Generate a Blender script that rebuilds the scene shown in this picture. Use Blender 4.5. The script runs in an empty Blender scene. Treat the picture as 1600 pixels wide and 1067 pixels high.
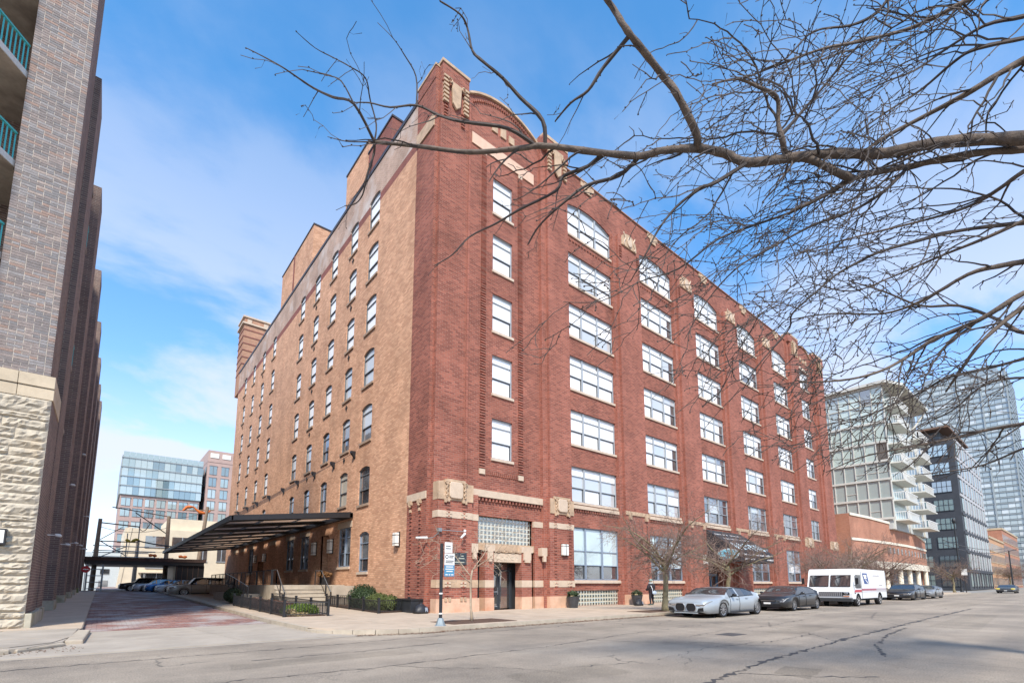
import bpy, math, random
from math import radians as rad, sin, cos, pi
from mathutils import Vector, Matrix
random.seed(7)
SC = bpy.context.scene
COL = SC.collection
# ------------------------------------------------------------------ camera
cam = bpy.data.cameras.new("camera")
cam.sensor_width = 36.0
cam.lens = 17.093
cam.shift_y = 0.17498
cam.clip_start = 0.1
cam.clip_end = 6000
CAM = bpy.data.objects.new("camera", cam)
COL.objects.link(CAM)
CAM.location = (0, 0, 1.6)
CAM.rotation_euler = (rad(90 + 7.4067), 0, rad(49.973 - 90))
SC.camera = CAM
# ------------------------------------------------------------------ sky, sun, exposure
SUN_AZ = (-0.62, -0.78)          # horizontal direction towards the sun
SUN_EL = 46
W = bpy.data.worlds.new("World")
SC.world = W
W.use_nodes = True
nt = W.node_tree
nt.nodes.clear()
N = nt.nodes.new
L = nt.links.new
out = N("ShaderNodeOutputWorld")
bg = N("ShaderNodeBackground")
bg.inputs[1].default_value = 0.10
sky = N("ShaderNodeTexSky")
sky.sky_type = 'NISHITA'
sky.sun_disc = False
sky.sun_elevation = rad(SUN_EL)
sky.sun_rotation = math.atan2(SUN_AZ[0], SUN_AZ[1])
sky.altitude = 200
sky.air_density = 1.0
sky.dust_density = 0.3
sky.ozone_density = 1.3
tc = N("ShaderNodeTexCoord")
sep = N("ShaderNodeSeparateXYZ")
L(tc.outputs["Generated"], sep.inputs[0])
zz = N("ShaderNodeMath"); zz.operation = 'ADD'; zz.inputs[1].default_value = 0.22
L(sep.outputs[2], zz.inputs[0])
dx = N("ShaderNodeMath"); dx.operation = 'DIVIDE'; L(sep.outputs[0], dx.inputs[0]); L(zz.outputs[0], dx.inputs[1])
dy = N("ShaderNodeMath"); dy.operation = 'DIVIDE'; L(sep.outputs[1], dy.inputs[0]); L(zz.outputs[0], dy.inputs[1])
cmb = N("ShaderNodeCombineXYZ"); L(dx.outputs[0], cmb.inputs[0]); L(dy.outputs[0], cmb.inputs[1])
mp = N("ShaderNodeMapping"); mp.inputs["Rotation"].default_value = (0, 0, rad(35)); mp.inputs["Scale"].default_value = (0.7, 1.1, 1); mp.inputs["Location"].default_value = (7.2, 1.1, 0)
L(cmb.outputs[0], mp.inputs[0])
n1 = N("ShaderNodeTexNoise"); n1.inputs["Scale"].default_value = 1.7; n1.inputs["Detail"].default_value = 9; n1.inputs["Roughness"].default_value = 0.56; n1.inputs["Distortion"].default_value = 0.2
L(mp.outputs[0], n1.inputs[0])
rp = N("ShaderNodeValToRGB"); rp.color_ramp.elements[0].position = 0.40; rp.color_ramp.elements[1].position = 0.57
rp.color_ramp.interpolation = 'EASE'
L(n1.outputs[0], rp.inputs[0])
# more haze and cloud low down, clearer overhead
mr = N("ShaderNodeMapRange"); mr.inputs[1].default_value = 0.22; mr.inputs[2].default_value = 0.82; mr.inputs[3].default_value = 0.92; mr.inputs[4].default_value = 0.06
L(sep.outputs[2], mr.inputs[0])
mu = N("ShaderNodeMath"); mu.operation = 'MULTIPLY'; L(rp.outputs[0], mu.inputs[0]); L(mr.outputs[0], mu.inputs[1])
hz = N("ShaderNodeMapRange"); hz.inputs[1].default_value = 0.0; hz.inputs[2].default_value = 0.36; hz.inputs[3].default_value = 0.85; hz.inputs[4].default_value = 0.0
L(sep.outputs[2], hz.inputs[0])
mxm = N("ShaderNodeMath"); mxm.operation = 'MAXIMUM'; L(mu.outputs[0], mxm.inputs[0]); L(hz.outputs[0], mxm.inputs[1])
mx = N("ShaderNodeMixRGB"); L(mxm.outputs[0], mx.inputs[0])
hs = N("ShaderNodeHueSaturation"); hs.inputs["Saturation"].default_value = 1.12; hs.inputs["Value"].default_value = 1.38
L(sky.outputs[0], hs.inputs["Color"])
tn = N("ShaderNodeMixRGB"); tn.blend_type = "MULTIPLY"; tn.inputs[0].default_value = 1; tr_ = N('ShaderNodeMapRange'); tr_.inputs[1].default_value = 0.20; tr_.inputs[2].default_value = 0.70; L(sep.outputs[2], tr_.inputs[0]); tm = N('ShaderNodeMixRGB'); tm.inputs[1].default_value = (1.0, 1.0, 1.10, 1); tm.inputs[2].default_value = (0.64, 1.10, 1.22, 1); L(tr_.outputs[0], tm.inputs[0]); L(tm.outputs[0], tn.inputs[2]); L(hs.outputs[0], tn.inputs[1]); L(tn.outputs[0], mx.inputs[1]); mx.inputs[2].default_value = (4.15, 4.4, 5.1, 1)
L(mx.outputs[0], bg.inputs[0]); L(bg.outputs[0], out.inputs[0])
sl = bpy.data.lights.new("sun", 'SUN')
sl.energy = 2.7
sl.angle = rad(9)
sl.color = (1.0, 0.91, 0.79)
SUN = bpy.data.objects.new("sun", sl)
COL.objects.link(SUN)
sd = Vector((SUN_AZ[0], SUN_AZ[1], 0)).normalized() * cos(rad(SUN_EL)) + Vector((0, 0, sin(rad(SUN_EL))))
SUN.rotation_euler = sd.to_track_quat('Z', 'Y').to_euler()
SUN.location = (0, -30, 60)
SC.view_settings.view_transform = 'Standard'
SC.view_settings.look = 'None'
SC.view_settings.gamma = 1
SC.view_settings.exposure = 1.1
SC.view_settings.use_curve_mapping = False
SC.cycles.max_bounces = 6
SC.cycles.transparent_max_bounces = 8

# ------------------------------------------------------------------ materials
MATS = {}
def _base(name):
    m = bpy.data.materials.new(name); m.use_nodes = True
    t = m.node_tree; b = t.nodes["Principled BSDF"]
    MATS[name] = m
    return m, t, b
def mat(name, col, rough=0.6, metal=0.0, var=0.0, scale=3.0, bump=0.0, bscale=None, spec=0.5, coat=0.0, stain=None):
    """plain procedural surface: base colour broken up by noise, fine relief"""
    if name in MATS: return MATS[name]
    m, t, b = _base(name)
    b.inputs["Roughness"].default_value = rough
    b.inputs["Metallic"].default_value = metal
    b.inputs["Specular IOR Level"].default_value = spec
    b.inputs["Coat Weight"].default_value = coat
    b.inputs["Base Color"].default_value = (*col, 1)
    if var or bump:
        tcn = t.nodes.new("ShaderNodeNewGeometry")
        no = t.nodes.new("ShaderNodeTexNoise"); no.inputs["Scale"].default_value = scale; no.inputs["Detail"].default_value = 8; no.inputs["Roughness"].default_value = 0.65
        t.links.new(tcn.outputs["Position"], no.inputs["Vector"])
        r = t.nodes.new("ShaderNodeValToRGB")
        r.color_ramp.elements[0].position = 0.3; r.color_ramp.elements[1].position = 0.72
        r.color_ramp.elements[0].color = (*[c * (1 - var) for c in col], 1)
        r.color_ramp.elements[1].color = (*[min(1, c * (1 + var)) for c in col], 1)
        t.links.new(no.outputs[0], r.inputs[0])
        src = r.outputs[0]
        if stain:
            n2 = t.nodes.new("ShaderNodeTexNoise"); n2.inputs["Scale"].default_value = stain[0]; n2.inputs["Detail"].default_value = 4
            t.links.new(tcn.outputs["Position"], n2.inputs["Vector"])
            r2 = t.nodes.new("ShaderNodeValToRGB"); r2.color_ramp.elements[0].position = stain[1]; r2.color_ramp.elements[1].position = stain[1] + 0.18
            t.links.new(n2.outputs[0], r2.inputs[0])
            mm = t.nodes.new("ShaderNodeMixRGB"); mm.inputs[2].default_value = (*stain[2], 1)
            t.links.new(r2.outputs[0], mm.inputs[0]); t.links.new(src, mm.inputs[1]); src = mm.outputs[0]
        t.links.new(src, b.inputs["Base Color"])
        if bump:
            n3 = t.nodes.new("ShaderNodeTexNoise"); n3.inputs["Scale"].default_value = bscale or scale * 8; n3.inputs["Detail"].default_value = 5
            t.links.new(tcn.outputs["Position"], n3.inputs["Vector"])
            bp = t.nodes.new("ShaderNodeBump"); bp.inputs["Strength"].default_value = bump; bp.inputs["Distance"].default_value = 0.02
            t.links.new(n3.outputs[0], bp.inputs["Height"]); t.links.new(bp.outputs[0], b.inputs["Normal"])
    return m
def brickmat(name, c1, c2, mortar, bw=0.24, bh=0.08, ms=0.012, var=0.25, wash=None, bump=0.5, soot=None):
    if name in MATS: return MATS[name]
    m, t, b = _base(name)
    nn = t.nodes.new; ll = t.links.new
    g = nn("ShaderNodeNewGeometry")
    sn = nn("ShaderNodeSeparateXYZ"); ll(g.outputs["True Normal"], sn.inputs[0])
    ab = nn("ShaderNodeMath"); ab.operation = 'ABSOLUTE'; ll(sn.outputs[0], ab.inputs[0])
    gt = nn("ShaderNodeMath"); gt.operation = 'GREATER_THAN'; gt.inputs[1].default_value = 0.7; ll(ab.outputs[0], gt.inputs[0])
    sp = nn("ShaderNodeSeparateXYZ"); ll(g.outputs["Position"], sp.inputs[0])
    mxx = nn("ShaderNodeMix"); mxx.data_type = 'FLOAT'
    ll(gt.outputs[0], mxx.inputs[0]); ll(sp.outputs[0], mxx.inputs[2]); ll(sp.outputs[1], mxx.inputs[3])
    cb = nn("ShaderNodeCombineXYZ"); ll(mxx.outputs[0], cb.inputs[0]); ll(sp.outputs[2], cb.inputs[1])
    br = nn("ShaderNodeTexBrick"); br.inputs["Scale"].default_value = 1
    br.inputs["Brick Width"].default_value = bw; br.inputs["Row Height"].default_value = bh
    br.inputs["Mortar Size"].default_value = ms; br.inputs["Mortar Smooth"].default_value = 0.3; br.inputs["Bias"].default_value = 0.0
    br.inputs["Color1"].default_value = (*c1, 1); br.inputs["Color2"].default_value = (*c2, 1); br.inputs["Mortar"].default_value = (*mortar, 1)
    ll(cb.outputs[0], br.inputs[0])
    no = nn("ShaderNodeTexNoise"); no.inputs["Scale"].default_value = 0.55; no.inputs["Detail"].default_value = 7; no.inputs["Roughness"].default_value = 0.6
    ll(g.outputs["Position"], no.inputs["Vector"])
    r = nn("ShaderNodeValToRGB"); r.color_ramp.elements[0].position = 0.32; r.color_ramp.elements[1].position = 0.7
    r.color_ramp.elements[0].color = (1 - var, 1 - var, 1 - var, 1); r.color_ramp.elements[1].color = (1 + var * .5, 1 + var * .5, 1 + var * .5, 1)
    ll(no.outputs[0], r.inputs[0])
    ml = nn("ShaderNodeMixRGB"); ml.blend_type = 'MULTIPLY'; ml.inputs[0].default_value = 1
    ll(br.outputs[0], ml.inputs[1]); ll(r.outputs[0], ml.inputs[2])
    src = ml.outputs[0]
    if wash:
        n2 = nn("ShaderNodeTexNoise"); n2.inputs["Scale"].default_value = wash[0]; n2.inputs["Detail"].default_value = 6
        ll(g.outputs["Position"], n2.inputs["Vector"])
        r2 = nn("ShaderNodeValToRGB"); r2.color_ramp.elements[0].position = wash[1]; r2.color_ramp.elements[1].position = wash[1] + 0.2
        ll(n2.outputs[0], r2.inputs[0])
        m2 = nn("ShaderNodeMixRGB"); m2.inputs[2].default_value = (*wash[2], 1)
        ll(r2.outputs[0], m2.inputs[0]); ll(src, m2.inputs[1]); src = m2.outputs[0]
    soot_ = .16 if soot is None else soot
    mps = nn("ShaderNodeMapping"); mps.inputs["Scale"].default_value = (.55, .55, .12); ll(g.outputs["Position"], mps.inputs[0])
    n4 = nn("ShaderNodeTexNoise"); n4.inputs["Scale"].default_value = 1.0; n4.inputs["Detail"].default_value = 5; ll(mps.outputs[0], n4.inputs["Vector"])
    r4 = nn("ShaderNodeValToRGB"); r4.color_ramp.elements[0].position = .30; r4.color_ramp.elements[1].position = .56; r4.color_ramp.elements[0].color = (1 - soot_, 1 - soot_ * 1.1, 1 - soot_ * 1.15, 1); r4.color_ramp.elements[1].color = (1.04, 1.04, 1.04, 1); ll(n4.outputs[0], r4.inputs[0])
    m4 = nn("ShaderNodeMixRGB"); m4.blend_type = 'MULTIPLY'; m4.inputs[0].default_value = 1; ll(src, m4.inputs[1]); ll(r4.outputs[0], m4.inputs[2]); src = m4.outputs[0]
    ll(src, b.inputs["Base Color"])
    b.inputs["Roughness"].default_value = 0.85
    b.inputs["Specular IOR Level"].default_value = 0.25
    bp = nn("ShaderNodeBump"); bp.inputs["Strength"].default_value = bump; bp.inputs["Distance"].default_value = 0.018; bp.invert = True
    ll(br.outputs[1], bp.inputs["Height"]); ll(bp.outputs[0], b.inputs["Normal"])
    return m
def glassmat(name, col, refl=0.35, rough=0.03, tint=(1, 1, 1), var=0.0):
    """window glass seen against whatever hangs behind it or is painted in as reflection: mirror-like coat over a body colour"""
    if name in MATS: return MATS[name]
    m, t, b = _base(name)
    nn = t.nodes.new; ll = t.links.new
    b.inputs["Base Color"].default_value = (*col, 1); b.inputs["Roughness"].default_value = 0.5; b.inputs["Specular IOR Level"].default_value = 0.2
    if var:
        g = nn("ShaderNodeNewGeometry"); no = nn("ShaderNodeTexNoise"); no.inputs["Scale"].default_value = 0.9; no.inputs["Detail"].default_value = 3
        ll(g.outputs["Position"], no.inputs["Vector"])
        r = nn("ShaderNodeValToRGB"); r.color_ramp.elements[0].position = 0.35; r.color_ramp.elements[1].position = 0.65
        r.color_ramp.elements[0].color = (*[c * (1 - var) for c in col], 1); r.color_ramp.elements[1].color = (*[c * (1 + var) for c in col], 1)
        ll(no.outputs[0], r.inputs[0]); ll(r.outputs[0], b.inputs["Base Color"])
    gl = nn("ShaderNodeBsdfGlossy"); gl.inputs["Color"].default_value = (*tint, 1); gl.inputs["Roughness"].default_value = rough
    ms_ = nn("ShaderNodeMixShader"); ms_.inputs[0].default_value = refl
    ll(b.outputs[0], ms_.inputs[1]); ll(gl.outputs[0], ms_.inputs[2]); ll(ms_.outputs[0], t.nodes["Material Output"].inputs[0])
    return m

# ------------------------------------------------------------------ mesh helpers
class MB:
    def __init__(self): self.v = []; self.f = []
    def add(self, vs, fs):
        n = len(self.v); self.v += [tuple(p) for p in vs]; self.f += [tuple(i + n for i in q) for q in fs]; return self
    def box(self, x0, y0, z0, x1, y1, z1):
        x0, x1 = min(x0, x1), max(x0, x1); y0, y1 = min(y0, y1), max(y0, y1); z0, z1 = min(z0, z1), max(z0, z1)
        return self.add([(x0, y0, z0), (x1, y0, z0), (x1, y1, z0), (x0, y1, z0), (x0, y0, z1), (x1, y0, z1), (x1, y1, z1), (x0, y1, z1)],
                        [(0, 3, 2, 1), (4, 5, 6, 7), (0, 1, 5, 4), (1, 2, 6, 5), (2, 3, 7, 6), (3, 0, 4, 7)])
    def quad(self, a, b, c, d): return self.add([a, b, c, d], [(0, 1, 2, 3)])
    def poly(self, pts): return self.add(pts, [tuple(range(len(pts)))])
    def prism(self, pts, d):
        """extrude a polygon (3-D points) by vector d"""
        n = len(pts); d = Vector(d); a = [Vector(p) for p in pts]; b = [p + d for p in a]
        return self.add(a + b, [tuple(range(n))[::-1], tuple(range(n, 2 * n))] + [(i, (i + 1) % n, n + (i + 1) % n, n + i) for i in range(n)])
    def tube(self, pts, rs, n=6, caps=True):
        pts = [Vector(p) for p in pts]; k = len(pts)
        if not hasattr(rs, '__len__'): rs = [rs] * k
        vs = []; prev = None
        for i, p in enumerate(pts):
            t = (pts[min(i + 1, k - 1)] - pts[max(i - 1, 0)])
            t = t.normalized() if t.length > 1e-9 else Vector((0, 0, 1))
            if prev is None:
                a = Vector((0, 0, 1)) if abs(t.z) < 0.9 else Vector((1, 0, 0)); u = t.cross(a).normalized()
            else:
                u = (prev - t * prev.dot(t)); u = u.normalized() if u.length > 1e-6 else t.orthogonal().normalized()
            prev = u; w = t.cross(u)
            for j in range(n):
                an = 2 * pi * j / n; vs.append(p + (u * cos(an) + w * sin(an)) * rs[i])
        fs = [(i * n + j, i * n + (j + 1) % n, (i + 1) * n + (j + 1) % n, (i + 1) * n + j) for i in range(k - 1) for j in range(n)]
        if caps and n > 2: fs += [tuple(range(n))[::-1], tuple(range((k - 1) * n, k * n))]
        return self.add(vs, fs)
    def cyl(self, p0, p1, r0, r1=None, n=10): return self.tube([p0, p1], [r0, r0 if r1 is None else r1], n)
    def ell(self, c, r, nu=10, nv=6, jit=0.0, rng=random):
        c = Vector(c); vs = [c + Vector((0, 0, -r[2]))]
        for i in range(1, nv):
            ph = -pi / 2 + pi * i / nv
            for j in range(nu):
                th = 2 * pi * j / nu; k = 1 + rng.uniform(-jit, jit)
                vs.append(c + Vector((r[0] * cos(ph) * cos(th) * k, r[1] * cos(ph) * sin(th) * k, r[2] * sin(ph) * k)))
        vs.append(c + Vector((0, 0, r[2])))
        fs = [(0, 1 + (j + 1) % nu, 1 + j) for j in range(nu)]
        for i in range(nv - 2):
            for j in range(nu):
                a = 1 + i * nu; fs.append((a + j, a + (j + 1) % nu, a + nu + (j + 1) % nu, a + nu + j))
        a = 1 + (nv - 2) * nu; top = len(vs) - 1
        fs += [(a + j, a + (j + 1) % nu, top) for j in range(nu)]
        return self.add(vs, fs)
    def mesh(self, name, material=None, smooth=False, org=None):
        me = bpy.data.meshes.new(name)
        vs = self.v if org is None else [(p[0] - org[0], p[1] - org[1], p[2] - org[2]) for p in self.v]
        me.from_pydata(vs, [], self.f)
        if material: me.materials.append(material)
        if smooth: me.polygons.foreach_set("use_smooth", [True] * len(me.polygons))
        me.update()
        return me
    def obj(self, name, material, parent=None, smooth=False, org=None):
        """org: world position of the parent root; geometry given in world coordinates"""
        if org is None and parent is not None: org = root_loc(parent)
        return link(name, self.mesh(name, material, smooth, org), parent)
def root_loc(o):
    while o.parent: o = o.parent
    return tuple(o.location) if o.type == 'EMPTY' else (0, 0, 0)
def link(name, data, parent=None, loc=None, rz=0):
    o = bpy.data.objects.new(name, data); COL.objects.link(o)
    if parent is not None: o.parent = parent
    if loc is not None: o.location = loc
    if rz: o.rotation_euler = (0, 0, rz)
    return o
def tag(o, label=None, cat=None, group=None, kind=None):
    if label: o["label"] = label
    if cat: o["category"] = cat
    if group: o["group"] = group
    if kind: o["kind"] = kind
    return o
def thing(name, label, cat, loc=(0, 0, 0), rz=0, group=None):
    o = bpy.data.objects.new(name, None); COL.objects.link(o); o.empty_display_size = 0.3
    o.location = loc; o.rotation_euler = (0, 0, rz)
    return tag(o, label, cat, group)
def kids(o): return [c for c in COL.objects if c.parent == o]
def copy_tree(o, parent=None, children=None):
    c = o.copy(); COL.objects.link(c); c.parent = parent
    for ch in (children[o.name] if children else kids(o)): copy_tree(ch, c, children)
    return c
def tree_map(o):
    d = {}
    def rec(x):
        d[x.name] = list(x.children)
        for c in x.children: rec(c)
    rec(o); return d
def bevel(o, w=0.02, seg=2):
    m = o.modifiers.new("bevel", 'BEVEL'); m.width = w; m.segments = seg; m.limit_method = 'ANGLE'; return o
def subsurf(o, n=1):
    m = o.modifiers.new("sub", 'SUBSURF'); m.levels = n; m.render_levels = n; return o

# ------------------------------------------------------------------ colours of the place
RED = brickmat("red_brick", (0.375, 0.125, 0.083), (0.19, 0.058, 0.042), (0.31, 0.165, 0.125), bw=0.34, bh=0.115, ms=0.017, var=0.22)
REDP = brickmat("red_brick_pier", (0.395, 0.132, 0.088), (0.22, 0.068, 0.048), (0.33, 0.175, 0.135), bw=0.34, bh=0.115, ms=0.017, var=0.18)
TAN = brickmat("tan_brick", (0.72, 0.42, 0.262), (0.50, 0.262, 0.155), (0.50, 0.30, 0.20), bw=0.34, bh=0.115, ms=0.016, var=0.20, wash=(0.22, 0.64, (0.50, 0.27, 0.16)), soot=0.07)
WASH = brickmat("limewashed_brick", (0.50, 0.33, 0.245), (0.38, 0.24, 0.175), (0.54, 0.44, 0.37), var=0.25, wash=(0.5, 0.50, (0.58, 0.50, 0.45)))
BAND = brickmat("dark_red_brick", (0.29, 0.095, 0.075), (0.21, 0.07, 0.055), (0.27, 0.15, 0.12), var=0.2)
STONE = mat("terracotta_stone", (0.46, 0.325, 0.215), 0.8, var=0.3, scale=2.2, bump=0.25, stain=(0.7, 0.60, (0.50, 0.33, 0.22)))
CREAM = mat("cream_stone", (0.55, 0.43, 0.32), 0.7, var=0.12, scale=3.0, bump=0.2, stain=(1.1, 0.62, (0.55, 0.44, 0.33)))
PLINTH = mat("pink_stone", (0.60, 0.38, 0.26), 0.7, var=0.18, scale=1.6, bump=0.2, stain=(0.9, 0.55, (0.52, 0.24, 0.14)))
SILL = mat("limestone_sill", (0.56, 0.45, 0.35), 0.75, var=0.12, scale=4)
FRAME = mat("grey_window_frame", (0.33, 0.36, 0.39), 0.45, var=0.06, scale=5)
FRAMED = mat("dark_grey_frame", (0.15, 0.16, 0.17), 0.5, var=0.08, scale=5)
FRAMEB = mat("blue_grey_frame", (0.22, 0.27, 0.34), 0.45, var=0.06, scale=5)
SASH_SHADE = mat("sash_recess_shadow", (0.05, 0.055, 0.06), 0.5)  # near-black sash edges, recess shadow put into the colour
GW = glassmat("glass_white_sky_reflection", (0.87, 0.87, 0.86), 0.11)  # white body colour stands in for bright sky mirrored in the panes
GW2 = glassmat("glass_pale_grey", (0.52, 0.55, 0.56), 0.24)  # greyer variant of the white pane colour
GD = glassmat("glass_dark_room", (0.045, 0.05, 0.055), 0.30, var=0.5)
GM = glassmat("glass_half_dark", (0.14, 0.15, 0.16), 0.34, var=0.5)
GI = glassmat("glass_pale_blue_shade", (0.52, 0.64, 0.66), 0.22)
GB = glassmat("glass_beige_blind", (0.50, 0.46, 0.38), 0.2)
CONC = mat("pavement_concrete", (0.47, 0.375, 0.28), 0.85, var=0.14, scale=1.3, bump=0.25, bscale=60, stain=(0.35, 0.58, (0.38, 0.29, 0.21)))
CONC2 = mat("apron_concrete", (0.37, 0.32, 0.26), 0.85, var=0.16, scale=0.9, bump=0.3, bscale=60, stain=(0.4, 0.56, (0.28, 0.24, 0.195)))
KERB = mat("kerb_concrete", (0.42, 0.36, 0.28), 0.85, var=0.2, scale=2.0, bump=0.4, bscale=40, stain=(1.2, 0.55, (0.34, 0.28, 0.22)))
BLACKM = mat("black_painted_steel", (0.018, 0.018, 0.02), 0.45, var=0.2, scale=6)
STEEL = mat("bare_steel", (0.45, 0.46, 0.47), 0.35, 0.9)
WHITEP = mat("white_lamp_glass", (0.80, 0.78, 0.72), 0.35)
TEAL = mat("teal_paint", (0.06, 0.42, 0.42), 0.45, var=0.1)
MULCH = mat("bark_mulch", (0.10, 0.055, 0.035), 0.95, var=0.5, scale=14, bump=1.0, bscale=40)
BARK = mat("grey_brown_bark", (0.20, 0.155, 0.115), 0.9, var=0.35, scale=6, bump=0.6, bscale=30)
# ------------------------------------------------------------------ ground, road, pavements
def zg(y): return 0.0 if y < 22 else (min(y, 200) - 22) * 0.0115
def asphalt():
    m, t, b = _base("worn_asphalt")
    nn = t.nodes.new; ll = t.links.new
    g = nn("ShaderNodeNewGeometry")
    def noise(s, d=6, r=.6):
        n = nn("ShaderNodeTexNoise"); n.inputs["Scale"].default_value = s; n.inputs["Detail"].default_value = d; n.inputs["Roughness"].default_value = r
        ll(g.outputs["Position"], n.inputs["Vector"]); return n
    def ramp(n, p0, p1, c0, c1):
        r = nn("ShaderNodeValToRGB"); r.color_ramp.elements[0].position = p0; r.color_ramp.elements[1].position = p1
        r.color_ramp.elements[0].color = (*c0, 1); r.color_ramp.elements[1].color = (*c1, 1); ll(n.outputs[0], r.inputs[0]); return r
    agg = ramp(noise(34, 7, .85), .34, .66, (.135, .118, .099), (.54, .475, .40))
    patch = ramp(noise(.22, 8, .68), .33, .66, (.58, .57, .56), (1.14, 1.10, 1.04))
    # wheel-worn streaks along the street
    mpn = nn("ShaderNodeMapping"); mpn.inputs["Scale"].default_value = (.05, .9, 1); ll(g.outputs["Position"], mpn.inputs[0])
    ns = nn("ShaderNodeTexNoise"); ns.inputs["Scale"].default_value = 1.0; ns.inputs["Detail"].default_value = 5; ll(mpn.outputs[0], ns.inputs["Vector"])
    streak = ramp(ns, .3, .7, (.86, .85, .84), (1.1, 1.08, 1.05))
    m1 = nn("ShaderNodeMixRGB"); m1.blend_type = 'MULTIPLY'; m1.inputs[0].default_value = 1; ll(agg.outputs[0], m1.inputs[1]); ll(patch.outputs[0], m1.inputs[2])
    m2 = nn("ShaderNodeMixRGB"); m2.blend_type = 'MULTIPLY'; m2.inputs[0].default_value = 1; ll(m1.outputs[0], m2.inputs[1]); ll(streak.outputs[0], m2.inputs[2])
    # hairline cracks
    vo = nn("ShaderNodeTexVoronoi"); vo.feature = 'DISTANCE_TO_EDGE'; vo.inputs["Scale"].default_value = .55; vo.inputs["Randomness"].default_value = 1
    wn = noise(.8, 5); ad = nn("ShaderNodeVectorMath"); ad.operation = 'MULTIPLY_ADD'
    ll(wn.outputs[1], ad.inputs[0]); ad.inputs[1].default_value = (1.3, 1.3, 0); ll(g.outputs["Position"], ad.inputs[2]); ll(ad.outputs[0], vo.inputs["Vector"])
    cr = ramp(vo, .004, .014, (1, 1, 1), (0, 0, 0)); cr.color_ramp.interpolation = 'LINEAR'
    gate = ramp(noise(.12, 2), .55, .66, (0, 0, 0), (1, 1, 1))
    gm = nn("ShaderNodeMath"); gm.operation = 'MULTIPLY'; ll(cr.outputs[0], gm.inputs[0]); ll(gate.outputs[0], gm.inputs[1])
    m3 = nn("ShaderNodeMixRGB"); m3.inputs[2].default_value = (.07, .065, .06, 1); ll(gm.outputs[0], m3.inputs[0]); ll(m2.outputs[0], m3.inputs[1])
    ll(m3.outputs[0], b.inputs["Base Color"]); b.inputs["Roughness"].default_value = .88; b.inputs["Specular IOR Level"].default_value = .3
    bp = nn("ShaderNodeBump"); bp.inputs["Strength"].default_value = .55; bp.inputs["Distance"].default_value = .015
    bn = noise(70, 3, .7); ll(bn.outputs[0], bp.inputs["Height"]); ll(bp.outputs[0], b.inputs["Normal"])
    return m
ASPH = asphalt()
EARTH = mat("far_ground", (0.26, 0.24, 0.21), 0.95, var=0.2, scale=0.05)
TAR = mat("tar_sealant", (0.055, 0.052, 0.05), 0.7, var=0.3, scale=9, bump=0.3)
tag(MB().quad((-2500, -2500, -.06), (2500, -2500, -.06), (2500, 2500, -.06), (-2500, 2500, -.06)).obj("ground", EARTH), kind="structure")
road = tag(MB().quad((-120, -14, 0), (900, -14, 0), (900, 14.9, 0), (-120, 14.9, 0)).obj("road", ASPH), kind="structure")
rngr = random.Random(3)
def crack(pts, w, name="sealed_crack"):
    mb = MB(); P = []
    for a, b in zip(pts[:-1], pts[1:]):
        n = max(2, int(math.dist(a, b) / .14))
        for i in range(n):
            t = i / n; P.append((a[0] + (b[0] - a[0]) * t + rngr.gauss(0, .035), a[1] + (b[1] - a[1]) * t + rngr.gauss(0, .045)))
    P.append(pts[-1]); Lf = []; Rt = []
    for i, p in enumerate(P):
        q = P[min(i + 1, len(P) - 1)]; o = P[max(i - 1, 0)]
        d = Vector((q[0] - o[0], q[1] - o[1])).normalized(); ww = w * rngr.choice([.08, .15, .3, .5, .8, 1.1, .4]) * .42
        Lf.append((p[0] - d.y * ww, p[1] + d.x * ww, .004)); Rt.append((p[0] + d.y * ww, p[1] - d.x * ww, .004))
    n = len(P)
    mb.add(Lf + Rt, [(i, i + 1, n + i + 1, n + i) for i in range(n - 1)])
    o = mb.obj(name, TAR, road, org=(0, 0, 0)); return o
crack([(-3, 9.9), (2.2, 9.35), (4.2, 9.1), (6.5, 9.2), (9, 9.3), (13, 9.9), (20, 10.3), (34, 10.5)], .075)
crack([(4.6, 9.1), (5.2, 8.2), (6.1, 7.5), (6.6, 6.4)], .04)
crack([(6.6, 4.1), (8.5, 4.3), (10.8, 4.6), (13.5, 4.75), (17, 4.9), (22, 5.0), (30, 5.2), (44, 5.4)], .22)
crack([(9, 4.4), (9.6, 3.4), (10.5, 2.6)], .08)
crack([(1.5, 6.6), (3.2, 6.2), (4.0, 5.7), (4.7, 5.9), (6.6, 4.1)], .07)
crack([(14, 8.2), (17, 8.6), (20, 8.3), (26, 8.9)], .05)
crack([(11, 9.7), (11.6, 8.4), (12.9, 7.2), (13.2, 6.2), (14, 5.0)], .05)
crack([(-8, 13.4), (0, 13.2), (5, 13.2), (9, 13.45), (15, 13.3)], .09)
crack([(2.5, 11.6), (5, 11.5), (7.5, 11.7)], .06)
crack([(13.5, 3.2), (16, 3.9), (19, 4.4), (23, 4.7)], .12)
crack([(7.2, 6.6), (9.5, 6.2), (12, 6.5), (15, 6.0), (18, 6.1)], .05)
crack([(16, 4.85), (18, 6.2), (19.5, 8.0), (22, 9.2)], .045)
crack([(3.4, 4.9), (4.4, 4.4), (5.6, 4.25), (6.6, 4.1)], .16)
crack([(24, 5.05), (28, 7.0), (34, 8.2)], .05)
def patchmat(nm, k):
    m = ASPH.copy(); m.name = nm; bs = m.node_tree.nodes["Principled BSDF"]; src = bs.inputs["Base Color"].links[0].from_socket
    mu_ = m.node_tree.nodes.new("ShaderNodeMixRGB"); mu_.blend_type = 'MULTIPLY'; mu_.inputs[0].default_value = 1; mu_.inputs[2].default_value = (k, k, k * .99, 1); m.node_tree.links.new(src, mu_.inputs[1]); m.node_tree.links.new(mu_.outputs[0], bs.inputs["Base Color"]); return m
PA, PB = patchmat("asphalt_patch_dark", .74), patchmat("asphalt_patch_mid", .87)
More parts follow.
